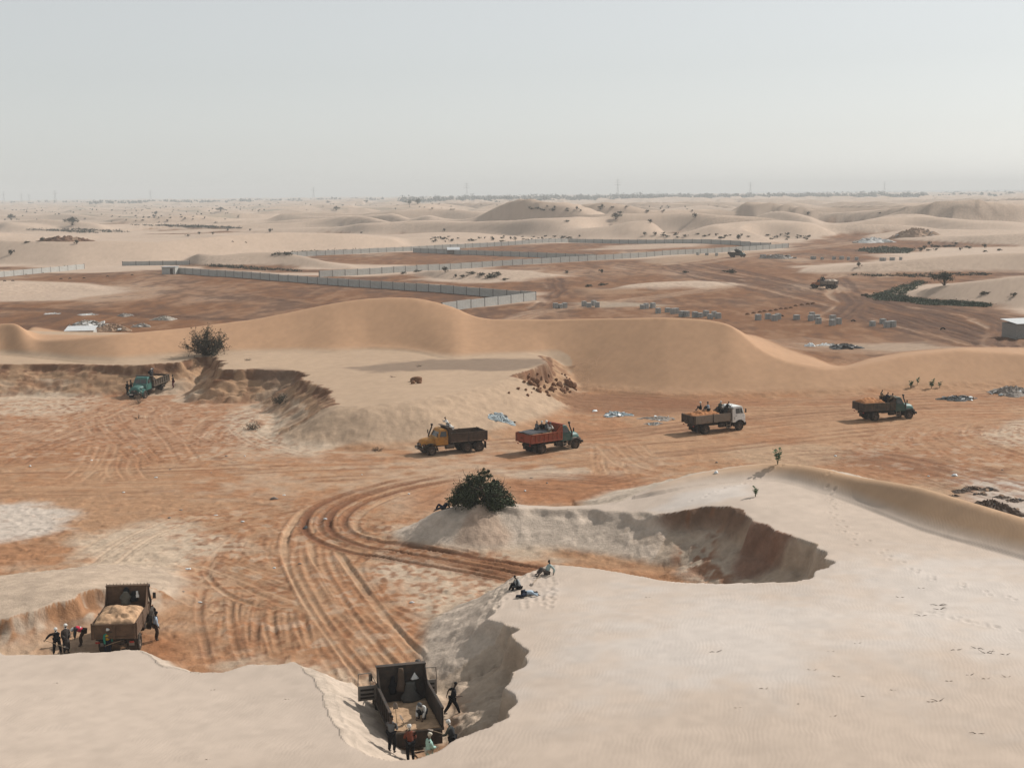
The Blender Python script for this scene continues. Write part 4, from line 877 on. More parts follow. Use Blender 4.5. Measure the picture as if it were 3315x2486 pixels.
    if snorkel:
        y = snorkel; x = 1.62 if cab == 'bonnet' else 1.3
        s_ = MB(); s_.tube([(x+.25, y*1.0, 1.3), (x+.22, y*1.08, 1.75), (x-.10, y*1.04, 2.52), (x-.14, y*1.03, 2.78)], [.075, .075, .075, .08], 12); s_.lathe([(.0, .0), (.13, .0), (.135, .14), (.11, .17), (.0, .18)], 'Z', (x-.14, y*1.03, 2.74), 14); s_.build("snorkel", BLACKP, T)
    # body: floor, boards, headboard, tailgate
    fl = MB(); fl.box((bx0, -HW, floor_z-.08), (bx1, HW, floor_z)); F = fl.build("bed_floor", mat("worn steel floor", (.09, .075, .06), .7, dust=.6), T)
    cr = MB()
    for k in range(6): x = bx0 + .3 + k * (bx1 - bx0 - .6) / 5; cr.box((x-.05, -1.1, floor_z-.24), (x+.05, 1.1, floor_z-.083))
    cr.build("cross_members", CHASSIS, T)
    zt = floor_z + side_h
    for y in (-1, 1):
        S = MB().box((bx0, y*HW-(.03 if y > 0 else 0), floor_z+.002), (bx1, y*HW+(.03 if y < 0 else 0), zt)).build("side_board", bed_paint, T)
        out = y * (HW + .0)
        if bed == 'ribs':
            n = 8
            for k in range(n):
                x = bx0 + .06 + k * (bx1 - bx0 - .12) / (n - 1); MB().box((x-.045, min(out, out+y*.07), floor_z-.02), (x+.045, max(out, out+y*.07), zt-.002)).build("rib", bed_paint, S)
            for z0, z1 in ((zt-.07, zt+.012), (floor_z-.09, floor_z+.05)): MB().box((bx0-.004, min(out, out+y*.09), z0), (bx1+.004, max(out, out+y*.09), z1)).build("rail", bed_paint, S)
        else:
            for k in range(planks):
                h = side_h / planks; z = floor_z + k * h; rg = random.Random(k * 7 + int(y)); o_ = .035 + rg.uniform(0, .02)
                MB().box((bx0-.01, min(out, out+y*o_), z+.012), (bx1+.006, max(out, out+y*o_), z+h-.012)).build("plank", board_paint or bed_paint, S)
            for x in (bx0+.05, (bx0+bx1)/2, bx1-.05): MB().box((x-.05, min(out, out+y*.085), floor_z-.12), (x+.05, max(out, out+y*.085), zt+.03)).build("post", tp, S)
    hb = MB().box((bx1, -HW-.02, floor_z-.06), (bx1+.05, HW+.02, headboard)).build("headboard", board_paint if bed == 'planks' and board_paint else bed_paint, T)
    hr = MB().box((bx1-.05, -HW-.04, headboard), (bx1+.28, HW+.04, headboard+.06)).build("headboard_lip", tp, T, .01)
    for y in (-.7, 0, .7): MB().box((bx1+.052, y-.05, floor_z), (bx1+.11, y+.05, headboard-.004)).build("headboard_rib", tp, hb)
    for y in (-1, 1):       # cheeks that slope from the headboard down to the side boards
        MB().prism([(bx1-.001, zt+.014), (bx1-.001, headboard-.02), (bx1-.12, headboard-.02), (bx1-.75, zt+.014)], y*HW-.012*y, y*HW-.045*y).build("cheek", tp, hb)
    if headrail:
        for k in range(13): yy = -HW + k * 2 * HW / 12; MB().box((bx1+.1, yy-.012, headboard+.062), (bx1+.124, yy+.012, headboard+.062+headrail)).build("spike", CHASSIS, hb)
    if tail:
        G_ = MB().box((bx0-.05, -HW+.005, floor_z-.04), (bx0-.002, HW-.005, zt-.01)).build("tailgate", tp, T)
        for y in (-1.14, -.02, 1.14): MB().box((bx0-.11, y-.05, floor_z-.08), (bx0-.052, y+.05, zt)).build("rib", tp, G_)
        for z in (zt-.09, floor_z+.02): MB().box((bx0-.10, -1.08, z), (bx0-.053, 1.08, z+.06)).build("rail", tp, G_)
        MB().bar((bx0-.09, .10, floor_z+.35), (bx0-.09, .36, floor_z+.35), .05, .06).build("latch", CHASSIS, G_)
    else:
        G_ = MB().box((bx0-.06, -HW+.01, floor_z-.72), (bx0-.01, HW-.01, floor_z-.03)).build("tailgate", tp, T)
        for y in (-.8, 0, .8): MB().box((bx0-.10, y-.05, floor_z-.70), (bx0-.062, y+.05, floor_z-.05)).build("rib", tp, G_)
    for y in (-1, 1):
        f = MB().box((axles[-1]-.78, y*.80-.26, .30), (axles[-1]-.755, y*.80+.26, 1.02)).build("mudflap", RUBBER, T)
        if plates: MB().box((axles[-1]-.79, y*.80-.16, .55), (axles[-1]-.782, y*.80+.16, .74)).build("flap_panel", mat("flap panel grey", (.22, .20, .18)), f)
        MB().box((bx0+.02, y*.95-.12, .93), (bx0+.05, y*.95+.12, 1.03)).build("tail_lamp", mat("tail lamp red", (.25, .02, .015), .4), T)
    if spare:
        w_ = wheel(T, bx1 - .55, spare * 1.40, name="spare_wheel"); w_.location.z = 1.15; w_.rotation_euler = (R(10)*spare, R(15), 0 if spare > 0 else math.pi)
    T["bed"] = 0
    return T, dict(x0=bx0, x1=bx1, fz=floor_z, zt=zt, hw=HW, hb=headboard)

def heap(name, label, T, B, x0, x1, base, peak, material, seed=1, group=None, cat="sand load", y0=None, y1=None, slump=1.0):
    """a heap of sand filling the body of truck T"""
    rg = np.random.default_rng(seed); nx, ny = 40, 26; X = np.linspace(x0, x1, nx); Yv = np.linspace(y0 if y0 is not None else -B['hw']+.05, y1 if y1 is not None else B['hw']-.05, ny)
    vs = []; xm, ym = (x0+x1)/2, (Yv[0]+Yv[-1])/2
    for x in X:
        for y in Yv:
            e = max(0, 1 - ((x-xm)/((x1-x0)/2))**4) * max(0, 1 - ((y-ym)/((Yv[-1]-Yv[0])/2))**4)
            n = float(fbm(np.float32(x*1.7+seed*3), np.float32(y*1.7), 3, seed)); n2_ = float(fbm(np.float32(x*6+seed*3), np.float32(y*6), 2, seed+5))
            vs.append((x, y, base + (peak-base) * (e ** .6) * (.75 + .55*n*slump) + .05*n2_))
    fs = [(i*ny+j, (i+1)*ny+j, (i+1)*ny+j+1, i*ny+j+1) for i in range(nx-1) for j in range(ny-1)]
    k = len(vs); ring = [(i, 0) for i in range(nx)] + [(nx-1, j) for j in range(1, ny)] + [(i, ny-1) for i in range(nx-2, -1, -1)] + [(0, j) for j in range(ny-2, 0, -1)]
    for i, j in ring: v = vs[i*ny+j]; vs.append((v[0], v[1], B['fz']+.004))
    for a in range(len(ring)):
        b_ = (a+1) % len(ring); fs.append((ring[a][0]*ny+ring[a][1], k+a, k+b_, ring[b_][0]*ny+ring[b_][1]))
    fs.append(tuple(range(k, k+len(ring))))
    o = MB().add(vs, fs, True).build(name, material); o.matrix_basis = T.matrix_basis.copy(); return tag(o, label, cat, group)

def put_by_wheels(front, rear, fx, rx, y):
    """ground pose of a truck from the photo pixels of two wheel contacts on one side (y: side offset of the contacts)"""
    a = hit(*front); b_ = hit(*rear); h = math.atan2(a.y-b_.y, a.x-b_.x); mid = (a+b_)/2; mx = (fx+rx)/2
    c, s_ = math.cos(h), math.sin(h); p = Vector((mid.x - (c*mx - s_*y), mid.y - (s_*mx + c*y), 0))
    zf = ground_z(p.x + c*fx, p.y + s_*fx); zr = ground_z(p.x + c*rx, p.y + s_*rx)
    zr = zf + max(-.30, min(.30, zr - zf)); pitch = -math.atan2(zf - zr, fx - rx); p.z = zr - (zf - zr) / (fx - rx) * rx - .03
    return p, h, (0, pitch)
def put_by_tail(pix_l, pix_r, z, heading, x_tail):
    a = G(*pix_l, z); b_ = G(*pix_r, z); m = (a+b_)/2; return Vector((m[0]-math.cos(heading)*x_tail, m[1]-math.sin(heading)*x_tail, 0))

P_yel = mat("sun-bleached yellow paint", (.40, .18, .026), .6, dust=.22, rust=.4); P_teal = mat("green-teal paint", (.018, .085, .078), .5, dust=.18); P_teal2 = mat("teal paint", (.018, .110, .098), .5, dust=.16); P_dgreen = mat("dark green paint", (.012, .062, .055), .5, dust=.16)
P_white = mat("dirty white paint", (.70, .71, .69), .5, dust=.14); P_redb = mat("red oxide steel", (.27, .052, .022), .75, dust=.14, rust=.5); P_wood = mat("dark weathered planks", (.052, .034, .025), .9, dust=.14, var=.3, scale=4); P_dark = mat("sooty dark steel", (.026, .022, .020), .8, dust=.14, rust=.3)
P_blk = mat("black steel plate", (.022, .020, .019), .7, dust=.14, rust=.25)
P_alu = mat("grey drop boards", (.19, .165, .135), .6, dust=.25, rust=.25); P_brown = mat("brown wooden boards", (.075, .042, .025), .9, dust=.16, var=.3, scale=4); P_or = mat("orange paint far", (.30, .10, .03), .6, dust=.4); P_green6 = mat("grey green steel", (.036, .034, .027), .8, dust=.22, rust=.4)

# --- yellow six-wheeler on the road
p, h, t = put_by_wheels((934,984), (1033,974), 2.35, -2.85, .98)
YEL, by = truck("dump_truck", "yellow bonneted six-wheel truck with dark wooden side boards on the road", p, h, P_yel, P_wood, 'planks', (-1.5, -2.85), snorkel=-1, headboard=2.72, tail_paint=P_dark, tilt=t, fender_paint=None, side_h=.85, board_paint=P_wood)
heap("sand_load", "shallow grey-brown load in the bed of the yellow truck", YEL, by, by['x0']+.08, by['x1']-.3, 1.40, 1.62, mat("grey brown load", (.20, .135, .09), .95, bump=.05), 3)
# --- red body, green cab
p, h, t = put_by_wheels((1239.6,968.4), (1173,978.5), 2.35, -2.1, -.98)
RED_T, br = truck("dump_truck", "truck with red steel body and dark green cab carrying a tarpaulin-covered load", p, h, P_teal, P_redb, 'ribs', (-2.1,), snorkel=-1, headboard=2.72, tilt=t, fender_paint=mat("grey wing", (.09, .08, .07), .7, dust=.3), hood_paint=P_teal2)
heap("sand_load", "sand heaped under the tarpaulin in the red truck body", RED_T, br, br['x0']+.05, br['x1']-1.1, 2.02, 2.12, SANDL, 4)
# --- white cab-over
p, h, t = put_by_wheels((1589,930), (1530.7,936.3), 2.35, -2.1, -.98)
WHT, bw = truck("dump_truck", "white flat-fronted truck with grey drop sides loaded with red sand", p, h, P_white, P_alu, 'planks', (-2.1,), cab='coe', headboard=2.5, tail_paint=P_dark, tilt=t, side_h=.82, board_paint=P_alu, planks=5)
heap("sand_load", "orange-red sand heap on the white truck's bed", WHT, bw, bw['x0']+.05, bw['x1']-1.3, 2.0, 2.45, SANDR, 5)
# --- green truck at the right
p, h, t = put_by_wheels((1963.7,904.4), (1888.5,909), 2.35, -2.1, -.98)
GRN, bg_ = truck("dump_truck", "dark green bonneted truck with grey-green body and red sand driving last in line", p, h, P_dgreen, P_green6, 'ribs', (-2.1,), snorkel=-1, headboard=2.5, tail_paint=P_dark, tilt=t, hood_paint=P_teal2, side_h=.78)
heap("sand_load", "red sand heap on the dark green truck's bed", GRN, bg_, bg_['x0']+.05, bg_['x1']-1.2, 1.98, 2.48, SANDR, 6)
# --- teal truck in the bay
p, h, t = put_by_wheels((320,858), (345.5,846), 2.35, -2.1, .98)
TEAL, bt = truck("dump_truck", "teal bonneted truck being loaded under the sand cliff", p, h, P_teal2, P_green6, 'ribs', (-2.1,), headboard=2.6, tail_paint=P_dark, tilt=t, fender_paint=P_teal2)
heap("sand_load", "light sand in the bed of the teal truck", TEAL, bt, bt['x0']+.05, bt['x1']-.8, 1.7, 2.0, SANDL, 7)
# --- left truck seen from behind
hd = R(90 + 4.4); p = put_by_tail((199.5,1345), (291.5,1347.5), 2.08, hd, -3.62); p.z = -.02
LEFT, bl = truck("dump_truck", "brown wooden-sided truck heaped with pale sand, spare wheel on its flank", p, hd, P_dark, P_brown, 'planks', (-2.1,), snorkel=-1, headboard=3.1, tail_paint=P_brown, spare=-1, plates=True, board_paint=P_brown, roof=P_white, headrail=.10, side_h=.8)
heap("sand_load", "pale and rusty sand heaped in the brown wooden-sided truck", LEFT, bl, bl['x0']+.05, bl['x1']-.9, 2.02, 2.55, mat("pale rusty sand", (.40, .255, .155), .95, var=.4, scale=3, spec=.1, bump=.06), 8)
# --- near truck in the pit
hd = R(90 + 14.5); p = put_by_tail((850,1581), (951.5,1573), 1.28, hd, -3.62); p.z = -.02
NEAR, bn = truck("dump_truck", "black steel tipper in the near pit with both cab doors open and tailgate down", p, hd, P_dark, P_blk, 'ribs', (-2.1,), snorkel=-1, headboard=3.05, tail=False, doors_open=True, roof=P_white, side_h=1.0)
heap("sand_load", "thin layer of fresh sand on the floor of the black tipper", NEAR, bn, bn['x0']+.08, bn['x1']-.12, 1.32, 1.36, SANDL, 9)
# --- two far trucks
def far_truck(front, rear, **k):
    p, h, t = put_by_wheels(front, rear, 2.35, -2.1, k.pop('side')); return truck("dump_truck", k.pop('label'), p, h, k.pop('paint'), k.pop('bp'), **k)
a = hit(1757, 624); hd = math.atan2(.55, -.83); p = Vector((a.x + 3.2*.83, a.y - 3.2*.0, 0)); p.z = ground_z(p.x, p.y)
FAR1, bf1 = truck("dump_truck", "orange-cabbed truck with grey body on the rutted tracks among the plots", p, hd, P_or, P_alu, 'planks', (-1.5, -2.85), headboard=2.7, tail_paint=P_dark, board_paint=P_alu)
heap("sand_load", "pale sand heap on the orange-cabbed far truck", FAR1, bf1, bf1['x0']+.05, bf1['x1']-1.0, 2.02, 2.6, mat("pale far load", (.42, .34, .27)), 10)
a = hit(1593, 556); hd = math.atan2(.35, .94); p = Vector((a.x, a.y, ground_z(a.x, a.y)))
FAR2, bf2 = truck("dump_truck", "small dark truck crowded with riders beside the long pale wall", p, hd, P_dgreen, P_dark, 'ribs', (-2.1,), headboard=2.7, tail_paint=P_dark)
heap("sand_load", "pale sand on the dark truck beside the long wall", FAR2, bf2, bf2['x0']+.05, bf2['x1']-1.6, 2.02, 2.5, mat("pale far load", (.42, .34, .27)), 11)
# ================================================================== people   (x: the way they face, y: their left, z up)
WORK = bpy.data.scenes.new('work'); WVL = WORK.view_layers[0]      # skins are grown in an empty side scene, removed afterwards
def skin_mesh(name, verts, edges, radii, roots, material, sub=1):
    me = bpy.data.meshes.new(name); me.from_pydata([tuple(v) for v in verts], edges, []); o = bpy.data.objects.new(name, me); WORK.collection.objects.link(o)
    mo = o.modifiers.new("skin", 'SKIN'); mo.use_smooth_shade = True; mo.branch_smoothing = .6
    lay = me.skin_vertices[0].data
    for i, r in enumerate(radii):
        r = r if hasattr(r, '__len__') else (r, r); lay[i].radius = r; lay[i].use_root = i in roots
    if sub: ss = o.modifiers.new("sub", 'SUBSURF'); ss.levels = sub; ss.render_levels = sub
    WVL.update(); dg = WVL.depsgraph; ev = o.evaluated_get(dg); out = bpy.data.meshes.new_from_object(ev); out.name = name
    bpy.data.objects.remove(o, do_unlink=True); out.polygons.foreach_set("use_smooth", [True] * len(out.polygons))
    out.materials.clear(); out.materials.append(material); return out

def ik(a, b, l1, l2, pole):
    """middle joint of a two-bone limb from a to b, bending towards pole"""
    a = Vector(a); b = Vector(b); d = b - a; L = min(d.length, (l1 + l2) * .995); d.normalize(); x = (l1*l1 - l2*l2 + L*L) / (2*L); h = math.sqrt(max(l1*l1 - x*x, 1e-6))
    p = Vector(pole); p = p - d * p.dot(d)
    if p.length < 1e-4: p = Vector((1, 0, 0)) - d * d.x
    return a + d * x + p.normalized() * h, a + d * L

SKIN = mat("dark skin", (.052, .030, .020), .6, var=.06); HAIR = mat("black hair", (.010, .009, .008), .9)
def cloth(name, c, rough=.95): return mat("cloth " + name, c, rough, var=.10, scale=9, spec=.1, bump=.02)

def person(label, loc, face, pelvis=(0, 0, .93), chest=None, head=None, hands=((.10, .28, .80), (.10, -.28, .80)), feet=((0, .12, 0), (0, -.12, 0)), top=None, legs=None, wrap=None, robe=None, shoes=True, knee=(1, 0, 0), elbow=(-.6, 0, -.5),
           scarf=None, group="workers and riders at the sand quarry", fingers=True, scale=1.0, tilt=(0, 0), vest=None, hat=None, curl=.5, look=None, sleeves=True, hem=.35):
    """one figure: continuous body, clothes as children. chest/head: positions of the upper spine and of the head's centre"""
    P = empty("person", loc, face, tilt[0], tilt[1]); P.scale = (scale,)*3; tag(P, label, "person", group)
    pv = Vector(pelvis); ch = Vector(chest) if chest else pv + Vector((.03, 0, .42)); up = (ch - pv).normalized()
    side = Vector((0, 1, 0)); nk = ch + up * .13; hc = Vector(head) if head else nk + up * .17 + Vector((.03, 0, 0)); hd = (hc - nk).normalized(); fwd = Vector(look).normalized() if look else (Vector((1, 0, 0)) - hd * hd.x).normalized()
    V = []; E = []; Rd = []
    def v(p, r, par=None):
        V.append(Vector(p)); Rd.append(r)
        if par is not None: E.append((par, len(V) - 1))
        return len(V) - 1
    ip = v(pv, (.135, .115)); iw = v(pv.lerp(ch, .42), (.120, .105), ip); ic = v(ch - up*.03, (.150, .115), iw); inn = v(nk, .052, ic); i0 = v(nk + hd*.07, .058, inn); ih = v(hc, (.088, .094), i0); it = v(hc + hd*.085, .062, ih)
    v(hc + fwd*.085 - hd*.005, .018, ih)                          # nose
    for s_ in (-1, 1): v(hc + side*s_*.088 - fwd*.01, .016, ih)   # ears
    arms = []; lg = []
    for s_, H in zip((1, -1), hands):
        sh = ch + side*s_*.19 + up*.02; el, wr = ik(sh, Vector(H), .29, .27, Vector(elbow) + side*s_*.4)
        a1 = v(ch + side*s_*.10 + up*.03, .075, ic); a = v(sh, .058, a1); b_ = v(sh.lerp(el, .5), .047, a); c = v(el, .040, b_); d = v(el.lerp(wr, .45), .036, c); e = v(wr, .026, d)
        hdv = (wr - el).normalized(); pn = hdv.cross(side*s_); pn = pn.normalized() if pn.length > .1 else Vector((1, 0, 0)); ac = hdv.cross(pn).normalized()
        pm = v(wr + hdv*.07, (.040, .020), e); arms.append((sh, el, wr, hdv))
        if fingers:
            for k, (off, ln) in enumerate(((-.030, .070), (-.010, .080), (.010, .076), (.028, .060))):
                b0 = wr + hdv*.075 + ac*off; f0 = v(b0, .0095); f1 = v(b0 + hdv*ln*.5 + pn*curl*.02, .009, f0); v(b0 + hdv*ln*.85 + pn*curl*.06, .0075, f1)
            t0 = wr + hdv*.03 - ac*.03; f0 = v(t0, .011); f1 = v(t0 + hdv*.035 - ac*.03, .010, f0); v(t0 + hdv*.065 - ac*.03 + pn*.02, .008, f1)
        else:
            v(wr + hdv*.12 + pn*curl*.03, (.035, .013), pm)
    for s_, Fo in zip((1, -1), feet):
        hp = pv + side*s_*.095 - up*.02; fo = Vector(Fo) + Vector((0, 0, .085)); kn, an = ik(hp, fo, .43, .42, Vector(knee) + side*s_*.15)
        a = v(hp, .092, ip); b_ = v(hp.lerp(kn, .5), .076, a); c = v(kn, .056, b_); d = v(kn.lerp(an, .35), .055, c); e = v(an, .038, d); sd = Vector((1, s_*.15, 0))
        h0 = v(an + Vector((.02, 0, -.045)), .036, e); v(an + sd*.16 + Vector((0, 0, -.055)), (.040, .026), h0); lg.append((hp, kn, an))
    comps = {0} | {i for i in range(len(V)) if not any(i == b_ for _, b_ in E)}
    def child(nm, me):
        o = bpy.data.objects.new(nm, me); COL.objects.link(o); o.parent = P; return o
    child("body", skin_mesh("body", V, E, Rd, comps, SKIN))
    def tube_cloth(nm, chains, material, sub=1):
        """chains: lists of (point, radius) joined at shared points"""
        VV = []; EE = []; RR = []; idx = {}
        for ch_ in chains:
            last = None
            for p, r in ch_:
                key = tuple(round(q, 4) for q in p)
                if key not in idx: idx[key] = len(VV); VV.append(Vector(p)); k_ = 1.14 if nm in ('shirt', 'trousers', 'vest') else 1.05; RR.append(tuple(q * k_ for q in r) if hasattr(r, '__len__') else r * k_)
                i = idx[key]
                if last is not None and (last, i) not in EE: EE.append((last, i))
                last = i
        return child(nm, skin_mesh(nm, VV, EE, RR, {0}, material, sub))
    if top:
        w0 = pv + up*.02; c0 = ch - up*.02; cs = [[(pv - up*.03, (.165, .145)), (pv.lerp(ch, .45), (.155, .135)), (c0, (.175, .140)), (nk - up*.02, (.075, .075))]]
        for s_, (sh, el, wr, hdv) in zip((1, -1), arms):
            q = [(c0, (.175, .140)), (sh, .080), (sh.lerp(el, .5), .070), (el, .062)]
            if sleeves: q += [(el.lerp(wr, .5), .056), (wr - hdv*.02, .048)]
            cs.append(q)
        tube_cloth("shirt", cs, top)
    if robe:
        m_ = (lg[0][2] + lg[1][2]) / 2; kz = (lg[0][1] + lg[1][1]) / 2
        cs = [[(nk - up*.01, (.08, .08)), (ch - up*.02, (.185, .155)), (pv.lerp(ch, .4), (.185, .165)), (pv - up*.04, (.20, .185)), (pv.lerp(kz, .6), (.205, .20)), (kz.lerp(m_, hem), (.215, .21)), (kz.lerp(m_, hem + .08), (.205, .20))]]
        for s_, (sh, el, wr, hdv) in zip((1, -1), arms): cs.append([(ch - up*.02, (.185, .155)), (sh, .090), (sh.lerp(el, .5), .085), (el, .080), (el.lerp(wr, .5), .078), (wr - hdv*.02, .070)])
        tube_cloth("robe", cs, robe)
    if legs:
        cs = []
        for s_, (hp, kn, an) in zip((1, -1), lg): cs.append([(pv + up*.03, (.150, .135)), (hp, .112), (hp.lerp(kn, .5), .098), (kn, .080), (kn.lerp(an, .5), .072), (an + Vector((0, 0, .02)), .062)])
        tube_cloth("trousers", cs, legs)
    if vest:
        tube_cloth("vest", [[(pv + up*.04, (.180, .158)), (pv.lerp(ch, .5), (.175, .152)), (ch - up*.01, (.195, .158)), (ch + up*.06, (.14, .12))]], vest)
        if isinstance(vest, bpy.types.Material) and "hi-vis" in vest.name:
            MB().lathe([(.182, -.03), (.188, 0), (.182, .03)], 'Z', (0, 0, 0), 20).build("reflective_band", mat("reflective grey", (.5, .5, .48), .4), P).matrix_local = Matrix.Translation(pv.lerp(ch, .5)) @ up.to_track_quat('Z', 'Y').to_matrix().to_4x4() @ Matrix.Scale(.85, 4, (1, 0, 0))
    if wrap:
        b_ = -fwd
        m_ = tube_cloth("head_wrap", [[(hc + b_*.05 - hd*.10, (.085, .075)), (hc + b_*.025 + hd*.00, (.108, .100)), (hc + b_*.005 + hd*.055, (.120, .118)), (hc + hd*.115, (.085, .085))]], wrap)
        tube_cloth("neck_wrap", [[(nk + hd*.02 - fwd*.005, (.085, .08)), (nk + hd*.06 + fwd*.01, (.088, .085))], ], wrap)
    else:
        child("hair", skin_mesh("hair", [hc - fwd*.035 - hd*.03, hc - fwd*.02 + hd*.035, hc + hd*.095 - fwd*.005], [(0, 1), (1, 2)], [(.078, .07), (.096, .094), (.060, .06)], {0}, HAIR))
    if hat: child("cap", skin_mesh("cap", [hc + hd*.04, hc + hd*.09, hc + hd*.115], [(0, 1), (1, 2)], [(.110, .108), (.105, .10), (.06, .06)], {0}, hat))
    if scarf: tube_cloth("scarf", [[(nk + hd*.02, (.10, .09)), (ch + fwd*.11 - up*.02, (.05, .03)), (ch + fwd*.13 - up*.25, (.055, .02)), (pv.lerp(ch, .2) + fwd*.14, (.055, .02))]], scarf)
    if shoes:
        for (hp, kn, an) in lg: child("shoe", skin_mesh("shoe", [an + Vector((-.03, 0, -.045)), an + Vector((.06, 0, -.05)), an + Vector((.17, 0, -.058))], [(0, 1), (1, 2)], [(.046, .040), (.050, .036), (.044, .026)], {0}, BLACKP))
    for s_ in (-1, 1):
        MB().lathe([(.0, -.010), (.010, -.004), (.012, .004), (.0, .012)], 'Z', tuple(hc + fwd*.082 + side*s_*.034 + hd*.018), 8).build("eye", mat("eye", (.30, .27, .24), .4), P)
    return P

def to_face(dx, dy): return math.atan2(dy, dx)
def on_truck(T, x, y, z): return T.matrix_basis @ Vector((x, y, z))
def shovel(label, grip, tip, group="shovels of the sand loaders", sand=False, up=(0, 0, 1)):
    """shovel from the hand end (grip) to the blade (tip), both world points"""
    g = Vector(grip); t = Vector(tip); d = (t - g).normalized(); L = (t - g).length; q = d.to_track_quat('X', 'Z'); o = empty("shovel", g); o.rotation_mode = 'QUATERNION'; o.rotation_quaternion = q; tag(o, label, "shovel", group)
    MB().tube([(0, 0, 0), (L*.35, 0, .012), (L*.7, 0, .012), (L - .26, 0, 0)], .017, 8).build("handle", mat("shovel shaft", (.30, .22, .14), .7), o)
    bl = []
    for i in range(7):
        s_ = i / 6; w = .12 * (1 if s_ < .55 else max(.08, 1 - ((s_-.55)/.45)**2)); x = L - .29 + .31 * s_
        bl.append([(x, -w, .035 - .03*s_), (x, -w*.5, .008), (x, 0, .0), (x, w*.5, .008), (x, w, .035 - .03*s_), (x, w, .028 - .03*s_), (x, w*.5, .001), (x, 0, -.007), (x, -w*.5, .001), (x, -w, .028 - .03*s_)])
    MB().loft(bl).build("blade", mat("shovel blade", (.11, .10, .09), .5, .3, dust=.4), o)
    return o

C_black = cloth("black", (.014, .014, .016)); C_white = cloth("white", (.58, .57, .54)); C_navy = cloth("navy", (.016, .020, .034)); C_grey = cloth("grey", (.12, .125, .13)); C_lblue = cloth("pale blue", (.36, .43, .50)); C_mint = cloth("mint", (.34, .52, .46)); C_brown = cloth("brown", (.06, .04, .03)); C_plaid = cloth("rust plaid", (.17, .055, .035)); C_olive = cloth("olive grey", (.060, .065, .055)); C_dred = cloth("maroon", (.085, .012, .022)); C_khaki = cloth("khaki", (.20, .15, .10)); C_green = cloth("green", (.03, .17, .12)); C_yellow = cloth("yellow", (.42, .27, .03)); C_red = cloth("hi-vis red", (.50, .035, .07)); C_dgrey = cloth("charcoal", (.04, .042, .045)); C_cream = cloth("cream", (.50, .46, .38))

def at_px(u, v, z=None):
    """where somebody stands whose feet (or, hidden, the ground below) appear at this pixel"""
    p = hit(u, v) if z is None else Vector(G(u, v, z)); p.z = ground_z(p.x, p.y); return p

# ---- around the near tipper
def pit(u, v): p = Vector(G(u, v, 0.1)); p.z = ground_z(p.x, p.y); return p
UPV = R(90)     # facing away from us, towards the truck
a = person("man in grey shirt and black hair raising a shovel over the tailgate", pit(847,1664), R(70), hands=((.30, .12, 1.35), (.36, -.10, 1.10)), top=C_grey, legs=C_black, elbow=(-.3, 0, -.7), fingers=True)
b_ = person("man in rust plaid shirt and white head wrap shovelling beside the grey shirt", pit(888,1663), R(112), hands=((.34, .10, 1.30), (.32, -.16, 1.08)), chest=(.08, 0, 1.34), top=C_plaid, legs=C_black, wrap=C_white, scarf=C_cream)
c_ = person("man in long mint robe and pale head wrap behind the tipper", pit(927,1661), R(28), hands=((.26, .16, 1.02), (.32, -.10, 1.06)), robe=C_mint, legs=C_cream, wrap=C_cream, hem=.55)
d_ = person("man in dark olive jacket and white cap lifting a shovel from the pit floor", pit(978,1645), R(160), hands=((.46, .14, .98), (.22, -.20, .88)), chest=(.10, 0, 1.34), top=C_olive, legs=C_black, hat=C_white, wrap=C_white, vest=C_dgrey)
e_ = person("man in black clothes striding past the open tipper", pit(978,1545), R(15), hands=((-.22, .30, .95), (.34, -.30, 1.05)), feet=((-.42, .10, .02), (.34, -.10, 0)), pelvis=(0, 0, .88), chest=(.08, 0, 1.30), top=C_black, legs=C_black, hat=C_black, sleeves=False)
def wpt(P, q): return P.matrix_basis @ Vector(q)
shovel("raised shovel with its blade above the tailgate of the black tipper", wpt(a, (.40, -.12, 1.00)), wpt(a, (.55, .05, 2.15)))
shovel("shovel tossing sand into the black tipper, held by the plaid shirt", wpt(b_, (.34, -.16, 1.02)), wpt(b_, (.62, .30, 2.05)))
shovel("shovel with its blade up before the mint robe", wpt(d_, (.20, -.22, .86)), wpt(d_, (1.05, .40, 1.32)))
shovel("shovel held low by the man in the mint robe", wpt(c_, (.36, -.14, 1.08)), wpt(c_, (.62, -.10, .30)))
q = on_truck(NEAR, -2.3, -.55, 1.36)
person("man in white shirt and grey head wrap crouching on the tipper's floor", q, R(250), pelvis=(-.06, 0, .30), chest=(.20, 0, .62), head=(.40, 0, .78), hands=((.42, .16, .12), (.40, -.16, .12)), feet=((.10, .16, 0), (.10, -.16, 0)), top=C_white, legs=C_dgrey, wrap=C_grey, knee=(1, 0, .6))
# things hung on the headboard of the near tipper
def hanging(label, T, x, y, z, w, h, material, seed, depth=.10, name="sack", cone=False):
    rg = np.random.default_rng(seed); rings = []
    for i in range(9):
        s_ = i / 8; ww = w * (.06 + .94 * s_) if cone else w * (.45 + .55 * math.sin(min(1, s_*1.4) * math.pi/2)) * (1 + .2 * math.sin(s_*7+seed)); ring = []
        for k in range(14):
            a_ = 2*math.pi*k/14; r_ = 1 + .14*rg.normal(); ring.append((x - depth*.6 + depth*.5*math.cos(a_)*r_ * (0.4 + s_), y + ww/2*math.sin(a_)*r_, z - h*s_))
        rings.append(ring)
    o = MB().loft(rings).build(name, material); o.matrix_basis = T.matrix_basis.copy(); return tag(o, label, "sack", "sacks and cloths hung in truck beds")
hanging("long dusty brown sack hung from the black tipper's headboard", NEAR, .38, .05, 3.0, .42, 1.15, cloth("sack brown", (.10, .07, .05)), 1, .22)
hanging("large grey sack standing against the black tipper's headboard", NEAR, .36, -.40, 2.30, .80, .98, cloth("sack grey", (.085, .08, .072)), 2, .40)
